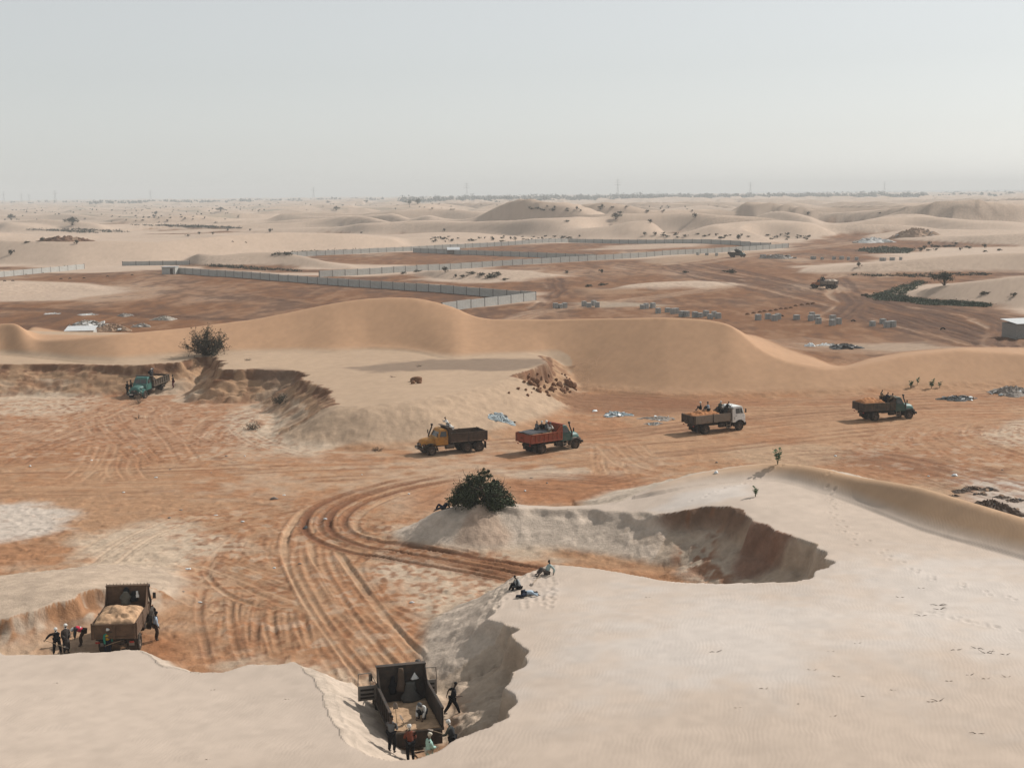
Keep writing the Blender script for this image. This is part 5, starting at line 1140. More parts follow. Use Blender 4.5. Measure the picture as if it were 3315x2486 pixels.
hanging("small white bag hanging at the black tipper's headboard", NEAR, .30, -.62, 2.72, .40, .32, C_white, 3, .16, "bag", True)
hanging("dark cloth hung beside the brown sack in the black tipper", NEAR, .38, .45, 2.6, .35, .9, C_black, 4, .12, "cloth")
hanging("grey striped blanket draped in the brown wooden truck", LEFT, .36, .05, 2.85, .62, .75, cloth("blanket grey", (.10, .095, .08)), 5, .28, "blanket")
hanging("black cloth hung high in the brown wooden truck", LEFT, .38, .0, 3.08, .34, .5, C_black, 6, .14, "cloth"); hanging("black bag beside the blanket in the brown wooden truck", LEFT, .36, -.42, 2.85, .42, .6, C_black, 7, .22, "bag"); hanging("white jerrycan-shaped bag hung at the brown truck's headboard", LEFT, .30, -.62, 2.85, .20, .38, C_white, 8, .12, "bag")

# ---- resting on the dune edge
def on(u, v): return hit(u, v)
p = on(1121,1272); person("man in dark clothes with pale striped scarf sitting hunched on the dune edge", p, R(200), pelvis=(0, 0, .12), chest=(.14, 0, .52), head=(.26, 0, .76), hands=((.50, .22, .20), (.46, -.16, .34)), feet=((.52, .14, -.22), (.58, -.14, -.16)), top=C_dgrey, legs=C_black, scarf=C_cream, knee=(.3, 0, 1), vest=cloth("striped pale", (.30, .32, .33)))
p = on(1138,1286); person("man in pale blue shirt lying on his side with outstretched arm", p, R(10), pelvis=(-.15, 0, .17), chest=(.28, .02, .18), head=(.56, -.02, .17), look=(.3, -.8, .2), hands=((.72, -.30, .06), (.62, -.38, .06)), feet=((-.55, -.42, .02), (-.70, -.30, .02)), top=C_lblue, legs=C_navy, knee=(.5, -1, 0), elbow=(.3, -.6, 0))
p = on(1183,1240); person("man in patterned pale shirt reclining at the top of the dune edge", p, R(205), pelvis=(.05, 0, .13), chest=(-.12, 0, .52), head=(-.10, 0, .78), hands=((-.22, .36, .10), (.20, -.10, .28)), feet=((.72, .16, .0), (.66, -.12, .02)), top=cloth("patterned pale", (.30, .36, .34)), legs=cloth("taupe", (.085, .07, .062)), knee=(.2, 0, 1), elbow=(-.6, .2, 0))
a_ = on(1147,1266); b2 = on(1172,1242); shovel("long-handled shovel lying between the resting men", (b2.x, b2.y, b2.z+.10), (a_.x, a_.y, a_.z+.05))
p = on(958,1100); person("person in dark blue lying back in the shade of the big bush", p, R(215), pelvis=(0, 0, .14), chest=(-.30, 0, .36), head=(-.48, 0, .52), hands=((-.1, .3, .12), (.1, -.2, .26)), feet=((.85, .12, -.02), (.60, -.12, .02)), top=C_navy, legs=C_navy, knee=(0, 0, 1), hat=C_navy)

# ---- around the left truck
a = person("man in black sweater and white head wrap swinging a shovel", pit(124,1412), R(-70), hands=((.34, -.28, .78), (.05, -.60, .98)), chest=(.14, -.02, 1.30), feet=((.0, .20, 0), (.0, -.20, 0)), top=C_black, legs=C_black, wrap=C_white, elbow=(-.2, 0, -.3))
shovel("shovel with a pale load held by the man in the black sweater", wpt(a, (.10, -.62, .95)), wpt(a, (.42, .62, .42)))
person("man in dark robe and white head wrap standing beside the black sweater", pit(143,1408), R(-40), hands=((.22, .14, 1.0), (.24, -.14, .98)), robe=cloth("dark grey robe", (.06, .05, .045)), legs=C_black, wrap=C_white, hem=.5)
person("man bending double in a red vest with white band", pit(176,1392), R(190), pelvis=(-.16, 0, .88), chest=(.26, 0, 1.06), head=(.48, 0, .98), hands=((.34, .18, .52), (.34, -.18, .50)), top=C_dgrey, legs=C_brown, vest=C_red, wrap=C_white, elbow=(.3, 0, .2), look=(.3, 0, -1))
a = person("man in green jacket and yellow bib shovelling behind the brown truck", pit(232,1418), R(-45), hands=((.30, .20, .88), (.30, -.26, .80)), chest=(.10, 0, 1.33), top=C_green, legs=C_navy, vest=C_yellow, wrap=C_white)
shovel("shovel throwing sand behind the brown wooden truck", wpt(a, (.30, -.30, .76)), wpt(a, (.62, .85, .98)))
person("man in pale shirt with black scarf watching beside the spare wheel", pit(337,1381), R(25), hands=((.12, .24, .86), (.16, -.22, .84)), top=C_lblue, legs=C_brown, scarf=C_black, wrap=C_black)

# ---- riders and loaders farther off
RID = dict(fingers=True)
def rider(T, x, y, z, face, label, **k):
    p = on_truck(T, x, y, z); h = T.rotation_euler.z; return person(label, p, h + face, **k)
SIT = dict(pelvis=(0, 0, .12), chest=(.05, 0, .54), head=(.10, 0, .84), hands=((.32, .18, .34), (.32, -.18, .34)), feet=((.50, .16, .0), (.50, -.16, .0)), knee=(.2, 0, 1))
LEAN = dict(chest=(.20, 0, 1.30), head=(.34, 0, 1.56), hands=((.52, .24, 1.28), (.50, -.24, 1.28)))
rider(YEL, .05, -.10, 1.98, 0, "man in white shirt looking ahead over the yellow truck's headboard", **LEAN, top=C_white, legs=C_khaki)
rider(YEL, -.10, .55, 1.75, 0, "man in white robe slumped over the yellow truck's headboard", pelvis=(0, 0, .86), chest=(.26, 0, 1.16), head=(.46, -.06, 1.28), hands=((.46, .3, 1.05), (.56, -.2, 1.20)), robe=C_white, legs=C_white, wrap=C_grey, hem=.3)
rider(RED_T, -1.45, .65, 2.14, R(10), "bareheaded man in grey shirt sitting on the tarpaulin, hand raised", **{**SIT, 'hands': ((.34, .1, .62), (.32, -.18, .34))}, top=C_grey, legs=C_dgrey)
rider(RED_T, -1.05, .25, 2.14, R(60), "man in black robe and white cap on the red truck", **SIT, robe=C_black, wrap=C_white)
rider(RED_T, -.78, -.05, 2.14, R(0), "man in grey robe and white cap in the middle of the red truck", **SIT, robe=C_grey, wrap=C_white)
rider(RED_T, -.72, -.62, 2.10, R(20), "man in white shirt seen from behind at the red truck's side", **SIT, top=C_white, legs=C_khaki, wrap=C_grey)
rider(RED_T, -.40, .20, 2.16, R(180), "man in brown robe and white cap facing backwards on the red truck", **SIT, robe=C_brown, wrap=C_white)
rider(WHT, -1.75, .30, 2.42, R(150), "man in black robe and white wrap sitting back on the white truck's load", **SIT, robe=C_black, wrap=C_white)
rider(WHT, -1.0, .0, 2.40, R(170), "man in grey-blue shirt sitting on the white truck's load", **SIT, top=C_lblue, legs=C_dgrey, wrap=C_dgrey)
rider(WHT, .55, .35, 1.55, R(5), "tall rider in olive with white wrap standing behind the white cab", **LEAN, top=C_olive, legs=C_dgrey, wrap=C_white)
rider(WHT, .50, -.35, 1.30, R(20), "rider in black with white turban low behind the white cab", pelvis=(0, 0, .66), chest=(.12, 0, 1.06), head=(.2, 0, 1.34), top=C_black, legs=C_black, wrap=C_white)
rider(WHT, .86, -.62, 1.62, R(-10), "bareheaded rider in dark vest leaning on the white cab", **LEAN, top=C_grey, legs=C_dgrey, vest=C_black)
rider(GRN, -.62, .15, 1.62, R(-5), "rider in brown shirt standing tallest on the green truck", hands=((.38, .2, 1.1), (.36, -.2, 1.1)), top=C_khaki, legs=C_brown, head=(.12, 0, 1.62))
rider(GRN, -.10, .10, 1.40, R(0), "rider in navy standing behind the green truck's headboard", **LEAN, top=C_navy, legs=C_navy)
rider(GRN, .15, -.55, 1.36, R(10), "rider in pale khaki shirt holding the green truck's headboard", **LEAN, top=C_khaki, legs=C_brown)
rider(TEAL, -.55, .35, 1.62, R(100), "loader in charcoal and white cap standing on the teal truck, elbow out", hands=((.12, .42, 1.12), (.2, -.2, 1.0)), top=C_dgrey, legs=C_black, hat=C_white, wrap=C_white)
rider(TEAL, -1.9, -.6, 1.75, R(150), "loader in navy bending on the teal truck's bed", pelvis=(-.1, 0, .86), chest=(.2, 0, 1.16), head=(.40, 0, 1.26), hands=((.4, .2, .8), (.4, -.2, .8)), top=C_navy, legs=C_black, wrap=C_grey)
person("two-handed loader in black beside the teal truck's cab", at_px(275,852), R(-20), hands=((.3, .1, 1.1), (.3, -.1, 1.0)), top=C_black, legs=C_black, wrap=C_black)
person("loader in dark brown leaning at the teal truck's door", at_px(283,848), R(0), hands=((.4, .1, 1.25), (.35, -.1, 1.2)), top=C_brown, legs=C_black)
person("man in dark jacket and maroon trousers standing in the cliff's shade", at_px(375,838), R(200), hands=((.2, .15, 1.2), (.2, -.15, 1.2)), top=C_black, legs=C_dred, wrap=C_black)
for k, (x, y) in enumerate(((.1, .5), (-.2, .0), (.15, -.4), (-.5, .45))):
    rider(FAR1, x, y, 1.75, R(20 * k), (("dark rider standing foremost on the orange-cabbed truck", "dark rider leaning in the middle of the orange-cabbed truck", "dark rider with white wrap sitting on the orange-cabbed truck", "rider in white sitting on the orange-cabbed truck")[k]), **(LEAN if k < 2 else SIT), top=C_white if k == 3 else C_black, legs=C_black, wrap=C_white if k == 2 else None, fingers=False)
for k, (x, y) in enumerate(((.1, .7), (.15, .2), (.1, -.3), (-.4, .5), (-.5, -.1), (-.9, .3))):
    rider(FAR2, x, y, 1.5 if k < 3 else 1.7, R(12 * k), "rider in dark clothes in the crowd on the truck by the wall", **LEAN, top=(C_black, C_navy, C_dgrey)[k % 3], legs=C_black, fingers=False)
bpy.data.scenes.remove(WORK)
# ================================================================== plants
def leaf_cloud(pts, nrm, size, rg, jitter=.5, aspect=1.7):
    """leaf quads at pts (numpy), roughly facing nrm"""
    n = len(pts); d = rg.normal(size=(n, 3)); d /= np.linalg.norm(d, axis=1)[:, None] + 1e-9
    t = rg.normal(size=(n, 3)); t -= d * (t * d).sum(1)[:, None]; t /= np.linalg.norm(t, axis=1)[:, None] + 1e-9; b = np.cross(d, t)
    s = size * rg.uniform(.6, 1.4, n)[:, None]; vs = np.stack([pts - t*s*aspect/2 , pts + b*s/2, pts + t*s*aspect/2, pts - b*s/2], 1).reshape(-1, 3)
    return vs, [(4*i, 4*i+1, 4*i+2, 4*i+3) for i in range(n)]
LEAF = mat("dull green leaves", (.040, .050, .024), .8, var=.45, scale=1.4, spec=.2); LEAF2 = mat("grey green leaves", (.050, .048, .032), .85, var=.4, scale=1.2, spec=.15); LEAF3 = mat("fresh green leaves", (.050, .095, .035), .7, var=.35, scale=2, spec=.2); TWIG = mat("dry twigs", (.060, .042, .030), .9, var=.3); TWIGP = mat("bleached twigs", (.17, .125, .09), .9, var=.3)
def branchy(root, spread, height, n, rg, r0=.05, levels=2, curl=.25, lean=(0, 0)):
    """limbs from one foot; returns (builder, tip points)"""
    m = MB(); tips = []
    for k in range(n):
        a = 2*math.pi*(k + rg.uniform(-.3, .3))/n; out = rg.uniform(.25, 1.0); p = Vector(root); d = Vector((math.cos(a)*out*spread/height + lean[0], math.sin(a)*out*spread/height + lean[1], 1)).normalized(); pts = [p.copy()]; L = height * rg.uniform(.75, 1.1) / 5
        for j in range(5):
            d = (d + Vector(rg.normal(0, curl*.5, 3)) + Vector((math.cos(a), math.sin(a), 0)) * curl * .15).normalized(); p = p + d*L; pts.append(p.copy())
            if j >= 1:
                for q in range(levels):
                    dd = (d + Vector(rg.normal(0, .6, 3))).normalized(); e = p + dd * L * rg.uniform(.7, 1.6); f = e + (dd + Vector((0, 0, .4)) + Vector(rg.normal(0, .3, 3))).normalized() * L * .8; m.tube([p, e, f], [r0*.32, r0*.22, r0*.10], 4, caps=False); tips += [e, f]
        m.tube(pts, [r0 * (1 - .8*i/5) for i in range(6)], 5, caps=False); tips.append(pts[-1])
    return m, tips

# --- the big leafy bush on the mound
rg = np.random.default_rng(11); base = Vector(G(1042, 1071, 3.0)); base.z = ground_z(base.x, base.y); B1 = empty("bush", base); tag(B1, "large leafy dark green bush draping over the sand mound", "bush")
m, tips = branchy((0, 0, -.3), 2.2, 2.2, 14, rg, .07, 3); m.build("branches", TWIG, B1)
C = []
for k in range(70):
    a = rg.uniform(0, 2*math.pi); r = math.sqrt(rg.uniform(.02, 1)); x = 2.45*r*math.cos(a); y = 1.7*r*math.sin(a); zt = 2.25*math.sqrt(max(0, 1-(r*.97)**2)) ; zt = zt * rg.uniform(.55, 1.0) - .25 - .12*abs(x); zt -= .75*max(0, x/2.45)**2 + .15*max(0, -x/2.45)**2; C.append((x, y, zt, rg.uniform(.30, .58)))
for k in range(16): C.append((rg.uniform(-1.8, 1.6), rg.uniform(-1.5, -.6), rg.uniform(.0, .7), rg.uniform(.3, .5)))
for x, y, z, s_ in ((.25, 0, 2.30, .25), (-.1, .1, 2.25, .22), (.55, 0, 2.05, .25), (-1.15, 0, 1.75, .22), (-1.1, .1, 2.0, .13), (-.75, 0, 2.05, .13), (.15, 0, 2.62, .10), (.5, .1, 2.4, .10)): C.append((x, y, z, s_))
pts = np.vstack([np.array(c[:3]) + rg.normal(0, c[3]*.48, (int(190 * (c[3]/.45)**2) + 20, 3)) * np.array([1, 1, .85]) for c in C]); vs, fs = leaf_cloud(pts, None, .095, rg)
MB().add([tuple(p) for p in vs], fs).build("foliage", LEAF, B1)
# --- the dry shrub on the cliff edge
rg = np.random.default_rng(12); base = hit(447, 768); B2 = empty("bush", base); tag(B2, "dark wiry shrub fanning out on the cliff edge", "bush")
m, tips = branchy((0, 0, -.2), 3.3, 3.1, 34, rg, .075, 4, .32); m.build("branches", TWIG, B2)
pts = np.vstack([np.array(t) + rg.normal(0, .11, (5, 3)) for t in tips if rg.uniform() < .8] + [np.array((rg.normal(.3, .9), rg.normal(0, .6), abs(rg.normal(.3, .35)))) + rg.normal(0, .22, (26, 3)) for _ in range(34)]); vs, fs = leaf_cloud(pts, None, .10, rg); MB().add([tuple(p) for p in vs], fs).build("foliage", LEAF2, B2)
# --- low dry tufts and root balls
def tuft(label, u, v, r, h, n, material, seed, group=None, name="dry_shrub", cat="shrub", leaves=0, lm=None):
    rg = np.random.default_rng(seed); b_ = hit(u, v); o = empty(name, b_); tag(o, label, cat, group); m, tips = branchy((0, 0, -.1), r, h, n, rg, .022*max(1, h), 2, .4); m.build("branches", material, o)
    if leaves:
        pts = np.vstack([np.array(t) + rg.normal(0, .08*h, (leaves, 3)) for t in tips]); vs, fs = leaf_cloud(pts, None, .07*max(.8, h), rg); MB().add([tuple(p) for p in vs], fs).build("foliage", lm or LEAF2, o)
    return o
tuft("spiky dry tuft on the slope below the crusted bench", 605, 872, 1.2, 1.1, 26, TWIG, 1, leaves=1); tuft("dry tuft with a fallen stick on pale slumped sand", 546, 928, 1.0, .9, 22, TWIG, 2, leaves=1); tuft("pale root ball in front of the teal truck", 300, 872, 1.1, 1.1, 20, TWIGP, 3); tuft("tangle of roots in the rutted bay floor", 298, 905, 1.0, .6, 14, TWIG, 4)
tuft("heap of dead branches at the foot of the pale slope", 815, 974, 1.5, .6, 26, TWIG, 5); tuft("bleached low shrub on the bench beside the wiry shrub", 535, 779, 1.0, .5, 16, TWIGP, 6); tuft("dry tuft on the grey crusted bench top", 905, 792, .8, .4, 10, TWIG, 7); tuft("thin dry weeds on the bench slope", 848, 815, .7, .4, 8, TWIG, 8)
# --- broad-leaved desert milkweed
def milkweed(label, u, v, h, stems, seed, group="broad-leaved milkweed plants"):
    rg = np.random.default_rng(seed); b_ = hit(u, v); o = empty("milkweed_plant", b_); tag(o, label, "plant", group)
    for k in range(stems):
        a = rg.uniform(0, 6.28); ln = h*rg.uniform(.6, 1.0); tip = Vector((math.cos(a)*.22*ln, math.sin(a)*.2*ln, ln)); st = MB().tube([(0, 0, -.05), tip*.5 + Vector((0, 0, .05)), tip], [.025, .02, .012], 5).build("stem", mat("milkweed stem", (.12, .12, .07), .8), o)
        for j in range(9):
            p = tip * (.35 + .65*j/8); aa = j*2.4 + a; d = Vector((math.cos(aa), math.sin(aa), .55)).normalized(); s_ = d.cross(Vector((0, 0, 1))).normalized(); L = .30*h; q = p + d*L
            MB().add([p, p + d*L*.5 + s_*L*.38, q, p + d*L*.5 - s_*L*.38], [(0, 1, 2, 3)]).build("leaf", LEAF3, st)
    return o
milkweed("fresh green milkweed on the crest of the pale dune", 1680, 1003, 1.15, 4, 1); milkweed("small milkweed with its branch lying beside the far pit", 1632, 1073, .85, 3, 2)
milkweed("milkweed standing alone on the brown dune's foot", 1981, 832, 1.2, 2, 3); milkweed("milkweed clump behind the green truck", 1967, 838, 1.1, 4, 4); milkweed("pale round milkweed at the brown dune's foot", 2012, 840, 1.2, 5, 5); milkweed("small dark milkweed between rubbish and dune", 2030, 838, .9, 3, 6)
# --- twigs half blown over with sand on the pale dune
TW = [(2027,1307,1.1),(2030,1316,.9),(1944,1290,.5),(1990,1330,.8),(1546,1408,.8),(1795,1407,.6),(1853,1389,.5),(2065,1403,.7),(2130,1410,1.0),(2110,1400,.7),(2172,1414,.6),(1806,1461,.4),(1755,1447,.5),(2050,1471,.4),(1650,1487,.5),(1870,1504,.5),(2027,1514,.8),(2010,1516,.4),(2095,1458,.6),(2130,1466,.5),(2175,1462,.5),(2110,1584,.7),(1800,1546,.4),(1595,1528,.4),(1930,1490,.4),(450,1640,.3),(1720,1520,.3),(1400,1290,.4),(1990,1270,.5),(460,1490,.3),(620,1510,.3),(120,1475,.3)]
for k, (u, v, s_) in enumerate(TW):
    rg = np.random.default_rng(200+k); s_ *= .62; b_ = hit(u, v); o = empty("dry_twig", b_); tag(o, "dry dark twig half buried in the pale dune", "twig", "dry twigs on the pale dune"); m = MB()
    for j in range(3 if s_ > .5 else 2):
        a = rg.uniform(-.5, .5) + (math.pi if j % 2 else 0); p = Vector((0, 0, -.02)); q = p + Vector((math.cos(a)*s_*.4, math.sin(a)*s_*.3, rg.uniform(.02, .20)*s_)); e = q + Vector((math.cos(a)*s_*.3, rg.normal(0, .2)*s_, rg.uniform(-.12, .2)*s_)); m.tube([p, q, e], [.016, .013, .006], 5)
    m.build("twig", TWIG if s_ > .35 else TWIGP, o)

# --- far trees and shrubs
def shrub_mesh(name, w, h, n, leaf, seed, trunk=True, flat=False):
    rg = np.random.default_rng(seed); C = [(rg.normal(0, w*.26), rg.normal(0, w*.26), (h*.72 if flat else h*.5) + rg.normal(0, h*.16)) for _ in range(12)]
    pts = np.vstack([np.array(c) + rg.normal(0, (w*.13, w*.13, h*.10), (n//12, 3)) for c in C]); vs, fs = leaf_cloud(pts, None, leaf, rg); cr = MB().add([tuple(p) for p in vs], fs).mesh("crown", LEAF2)
    m = MB()
    for c in C: m.tube([(0, 0, -.2), (c[0]*.4, c[1]*.4, c[2]*.45), c], [w*.025, w*.018, w*.008], 5, caps=False)
    return cr, m.mesh("trunk", TWIG)
PROTO = [shrub_mesh("shrub", 2.0, 1.5, 240, .22, 1), shrub_mesh("shrub", 1.6, 2.0, 200, .22, 2), shrub_mesh("tree", 7.0, 5.5, 900, .45, 3, flat=True), shrub_mesh("shrub", 2.4, .9, 220, .22, 4)]
def plant(k, u, v, s_, name, label, cat, group, rot=None):
    b_ = hit(u, v); o = empty(name, b_, (u*7.3) % 6.28); o.scale = (s_,)*3; tag(o, label, cat, group)
    for nm, me in (("crown", PROTO[k][0]), ("trunk", PROTO[k][1])): c = bpy.data.objects.new(nm, me); COL.objects.link(c); c.parent = o
for u, v, s_, lb in ((24,476,1.0,"umbrella-shaped acacia at the edge of the scrub plain"), (337,465,.8,"upright dark tree beside a shrub on the far dunes"), (477,457,.9,"leaning dark tree on the far dune crest"), (157,487,1.0,"wide grey bush crowning a small far dune"), (726,455,.8,"small tree on the rim of the dune field"), (708,440,1.0,"lone acacia before the pale horizon"),
                     (903,441,1.1,"low spreading tree on pale far sand"), (885,443,1.0,"flat bush beside the low spreading tree"), (792,438,.9,"tiny tree on the horizon plain"), (1330,474,.6,"shrubby tree between far dune crests"), (2040,617,.5,"bare dark tree by the red plot and sand bank")):
    plant(2, u, v, s_, "tree", lb, "tree", None)
SH = [(23,551,2.0,1),(91,522,1.6,1),(117,521,1.6,1),(166,528,1.6,1),(57,525,1.3,3),(431,507,1.6,1),(459,507,1.5,1),(406,511,1.6,0),(492,500,1.6,1),(583,502,2.4,1),(540,499,1.4,1),(1161,452,2.0,0),(1194,456,2.2,0),(1246,454,2.2,1),(1301,449,2.4,1),(1339,462,2.4,0),(1405,482,2.0,1),(1416,509,1.8,1),(1393,509,1.8,1),(1444,450,2.4,1),(1502,471,2.6,1),(1745,465,2.2,1),(1900,462,1.5,0),(1225,480,1.6,0),(780,505,1.2,1),(960,500,1.6,1),(1300,590,1.2,1),
      (1225,592,1.0,1),(962,588,1.6,1),(984,600,1.0,1),(1000,600,1.2,0),(1020,592,1.4,3),(1040,595,1.6,3),(1060,600,2.2,3),(1075,592,1.2,3),(900,588,1.3,3),(870,592,1.3,3),(1090,605,1.0,3),(1270,620,1.3,3),(1300,617,1.3,3),(1480,590,1.3,3),(1580,590,2.0,3),(1855,577,1.4,1),(2125,636,1.2,3),(2190,640,1.0,0),(1870,640,1.2,3)]
for u, v, s_, k in SH: plant(k, u, v, s_*.62, "desert_shrub", "scraggly dark shrub standing on far sand", "shrub", "shrubs scattered over the far sand")
rg = np.random.default_rng(77)
def sprinkle(n, box, smin, smax, label, group, slope=0.0):
    for _ in range(n):
        u = rg.uniform(box[0], box[2]); v = rg.uniform(box[1], box[3]) + slope*(u-box[0]); plant(int(rg.integers(0, 4)) if False else int(rg.choice([0, 1, 3])), u, v, rg.uniform(smin, smax), "desert_shrub", label, "shrub", group)
sprinkle(60, (930,512,1260,524), .5, .9, "small dark shrub dotting the pale sand behind the walls", "shrubs dotting the pale sand behind the walls", -.006)
sprinkle(36, (1430,505,1760,516), .6, 1.1, "small dark shrub in the band beyond the dark wall", "shrubs beyond the dark wall", .01)
sprinkle(40, (60,444,1100,458), .7, 1.2, "small shrub on the scrub plain below the horizon", "shrubs on the scrub plain", -.004); sprinkle(26, (1100,446,1500,458), .7, 1.1, "small shrub among the low far dunes", "shrubs among the far dunes"); sprinkle(26, (180,462,520,482), .7, 1.2, "small shrub among the dunes below the lone trees", "shrubs below the lone trees")
sprinkle(20, (1980,528,2200,545), .6, 1.1, "dark shrub by the white spoil sand", "shrubs by the white spoil sand")

def cover(name, label, pix, n, size, seed, h=.5, leaf=.16, material=LEAF2, z=0.0):
    """ground cover nobody could count"""
    rg = np.random.default_rng(seed); P = np.array(pix, float); lo, hi = P.min(0), P.max(0); out = []; tries = 0
    while len(out) < n and tries < n*60:
        tries += 1; x, y = rg.uniform(lo, hi); ins = False
        for i in range(len(P)):
            (x0, y0), (x1, y1) = P[i], P[i-1]
            if (y0 > y) != (y1 > y) and x < (x1-x0)*(y-y0)/(y1-y0)+x0: ins = not ins
        if ins: out.append(tuple(hit(x, y)))
    pts = np.vstack([np.array(p) + np.abs(rg.normal(0, 1, (14, 3)))*np.array([0, 0, h]) + rg.normal(0, 1, (14, 3))*np.array([size, size, .08]) for p in out]); vs, fs = leaf_cloud(pts, None, leaf, rg)
    o = MB().add([tuple(p) for p in vs], fs).build(name, material); o["kind"] = "stuff"; o["label"] = label; return o
cover("ground_cover", "dark green creeping shrubs filling the hollow beside the sand bank", [(1872,641),(1925,627),(1985,606),(2000,612),(1962,632),(1950,640),(2010,648),(2060,650),(2142,656),(2130,664),(2000,658),(1900,648)], 900, .7, 1, .10, .24, mat("deep green cover", (.055, .070, .042), .85, var=.4, scale=.3))
cover("ground_cover", "low shrubs along the foot of the left dune behind the dark wall", [(440,572),(520,576),(640,585),(655,588),(560,584),(460,577)], 130, .5, 2, .25, .3); cover("ground_cover", "low shrubs along the edge of the red plot below the large sand bank", [(1830,592),(1900,594),(2140,590),(2160,594),(2000,600),(1850,597)], 110, .5, 3, .18, .3)
cover("ground_cover", "green weeds beside the white spoil sand", [(1850,541),(1900,534),(1975,538),(1960,548),(1880,547)], 220, .8, 4, .3, .4, mat("deep green cover", (.03, .048, .024))); cover("ground_cover", "dark scrub strip beyond the long walls", [(60,497),(170,495),(300,502),(180,504)], 160, .9, 5, .5, .5); cover("ground_cover", "dark scrub strip on the far red flat", [(270,486),(420,488),(540,494),(420,492)], 180, 1.0, 6, .5, .5)
cover("ground_cover", "dark creepers along the half-buried wall", [(-30,593),(90,585),(150,579),(155,582),(60,594),(-30,600)], 120, .5, 7, .35, .35); cover("ground_cover", "dark creepers along the second long wall", [(580,548),(700,543),(780,540),(790,542),(700,548),(600,553)], 110, .5, 8, .35, .35)

# --- far treelines (a wood that reads as one mass)
def treeline(name, label, rows_, seed, dens=1.0):
    rg = np.random.default_rng(seed); pts = []
    for u0, u1, y, n, hgt in rows_:
        for _ in range(int(n*dens)):
            u = rg.uniform(u0, u1); yy = y*rg.uniform(.93, 1.08); x = (u-CX)/FPX*yy; h = hgt*rg.uniform(.55, 1.15); w = h*rg.uniform(.7, 1.3); k = 26
            pts.append(np.array((x, yy, ground_z(x, yy) + h*.5)) + rg.normal(0, 1, (k, 3))*np.array([w*.33, w*.33, h*.24]))
    pts = np.vstack(pts); vs, fs = leaf_cloud(pts, None, 3.2 if rows_[0][4] > 3 else .9, rg); o = MB().add([tuple(p) for p in vs], fs).build(name, mat("far trees", (.030, .036, .024), .9, var=.3, scale=.02)); o["kind"] = "stuff"; o["label"] = label
treeline("treeline", "grey-green belt of trees below the hazy horizon", [(870,1010,3700,90,12),(1010,1450,4000,330,13),(1400,2000,4100,420,12),(1250,1500,5200,140,13),(1950,2260,4300,90,8),(1040,1200,3300,40,9)], 1)
treeline("treeline", "fainter wood on the horizon beyond the scrub plain", [(200,330,4300,60,8),(330,560,4700,110,8),(560,900,5200,110,9),(-20,200,5200,40,7),(900,1300,6200,120,11),(1600,2260,7000,160,10)], 2)
treeline("treeline", "grey scrub speckling the flat plain", [(-30,620,1600,60,1.3),(-30,700,2100,110,1.5),(-30,900,2700,150,1.8),(300,1100,3200,80,2.0)], 3)
# ================================================================== walls, huts, blocks, pylons, rubble
CONC = mat("concrete block wall", (.40, .405, .385), .95, var=.12, scale=1.2, dust=.22, spec=.1); CONCD = mat("block joints dark", (.16, .15, .14), .95); BLOCK = mat("grey cement block", (.34, .34, .325), .95, var=.2, scale=3, spec=.1); SHEET = mat("pale roof sheet", (.52, .54, .55), .5, var=.15, dust=.2)
def block_wall(label, a, b, h=2.0, step=5.2, sink=0.0, group="concrete block walls round the empty plots"):
    A = Vector(G(*a)); B = Vector(G(*b)); A = Vector((A.x, A.y, 0)); B = Vector((B.x, B.y, 0)); L = (B-A).length; n = max(1, round(L/step)); d = (B-A)/n; rz = math.atan2(d.y, d.x); seg = d.length
    W = empty("block_wall", (A.x, A.y, ground_z(A.x, A.y))); tag(W, label, "wall", group); org = W.location.copy()
    pm = MB().box((.12, -.10, -1.2), (seg-.12, .10, h)).mesh("wall_panel", CONC); qm = MB().box((-.14, -.13, -1.2), (.14, .13, h+.10)).mesh("wall_post", CONCD); rg = random.Random(int(L*10))
    for i in range(n+1):
        p = A + d*i; z = min(ground_z(p.x, p.y), ground_z(p.x+d.x, p.y+d.y) if i < n else 99); z = ground_z(p.x, p.y) if sink == 0 else min(z, sink)
        o = bpy.data.objects.new("wall_post", qm); COL.objects.link(o); o.parent = W; o.location = Vector((p.x, p.y, z)) - org; o.rotation_euler = (0, 0, rz)
        if i < n:
            o = bpy.data.objects.new("wall_panel", pm); COL.objects.link(o); o.parent = W; o.location = Vector((p.x, p.y, z + rg.uniform(-.06, .06))) - org; o.rotation_euler = (0, 0, rz)
    return W
block_wall("shaded wall running from the small gatehouse to the near corner", (384,591), (1157,648)); block_wall("short sunlit wall from the near corner to the brown dune", (1157,648.5), (955,674))
block_wall("longest sunlit wall crossing the plots towards the far truck", (690,600), (1703,536)); block_wall("shaded wall behind the gabled hut", (893,546), (1285,561)); block_wall("sunlit wall reaching from the left dune to the far corner", (580,558), (1227,525)); block_wall("shaded wall from the far corner across the sand", (1229,525.5), (1665,534))
block_wall("half-buried sunlit wall at the foot of the eroded ledge", (-80,607), (182,581), 1.8); block_wall("low sunlit wall behind the gatehouse, partly drifted over", (265,574), (410,573), 1.6)
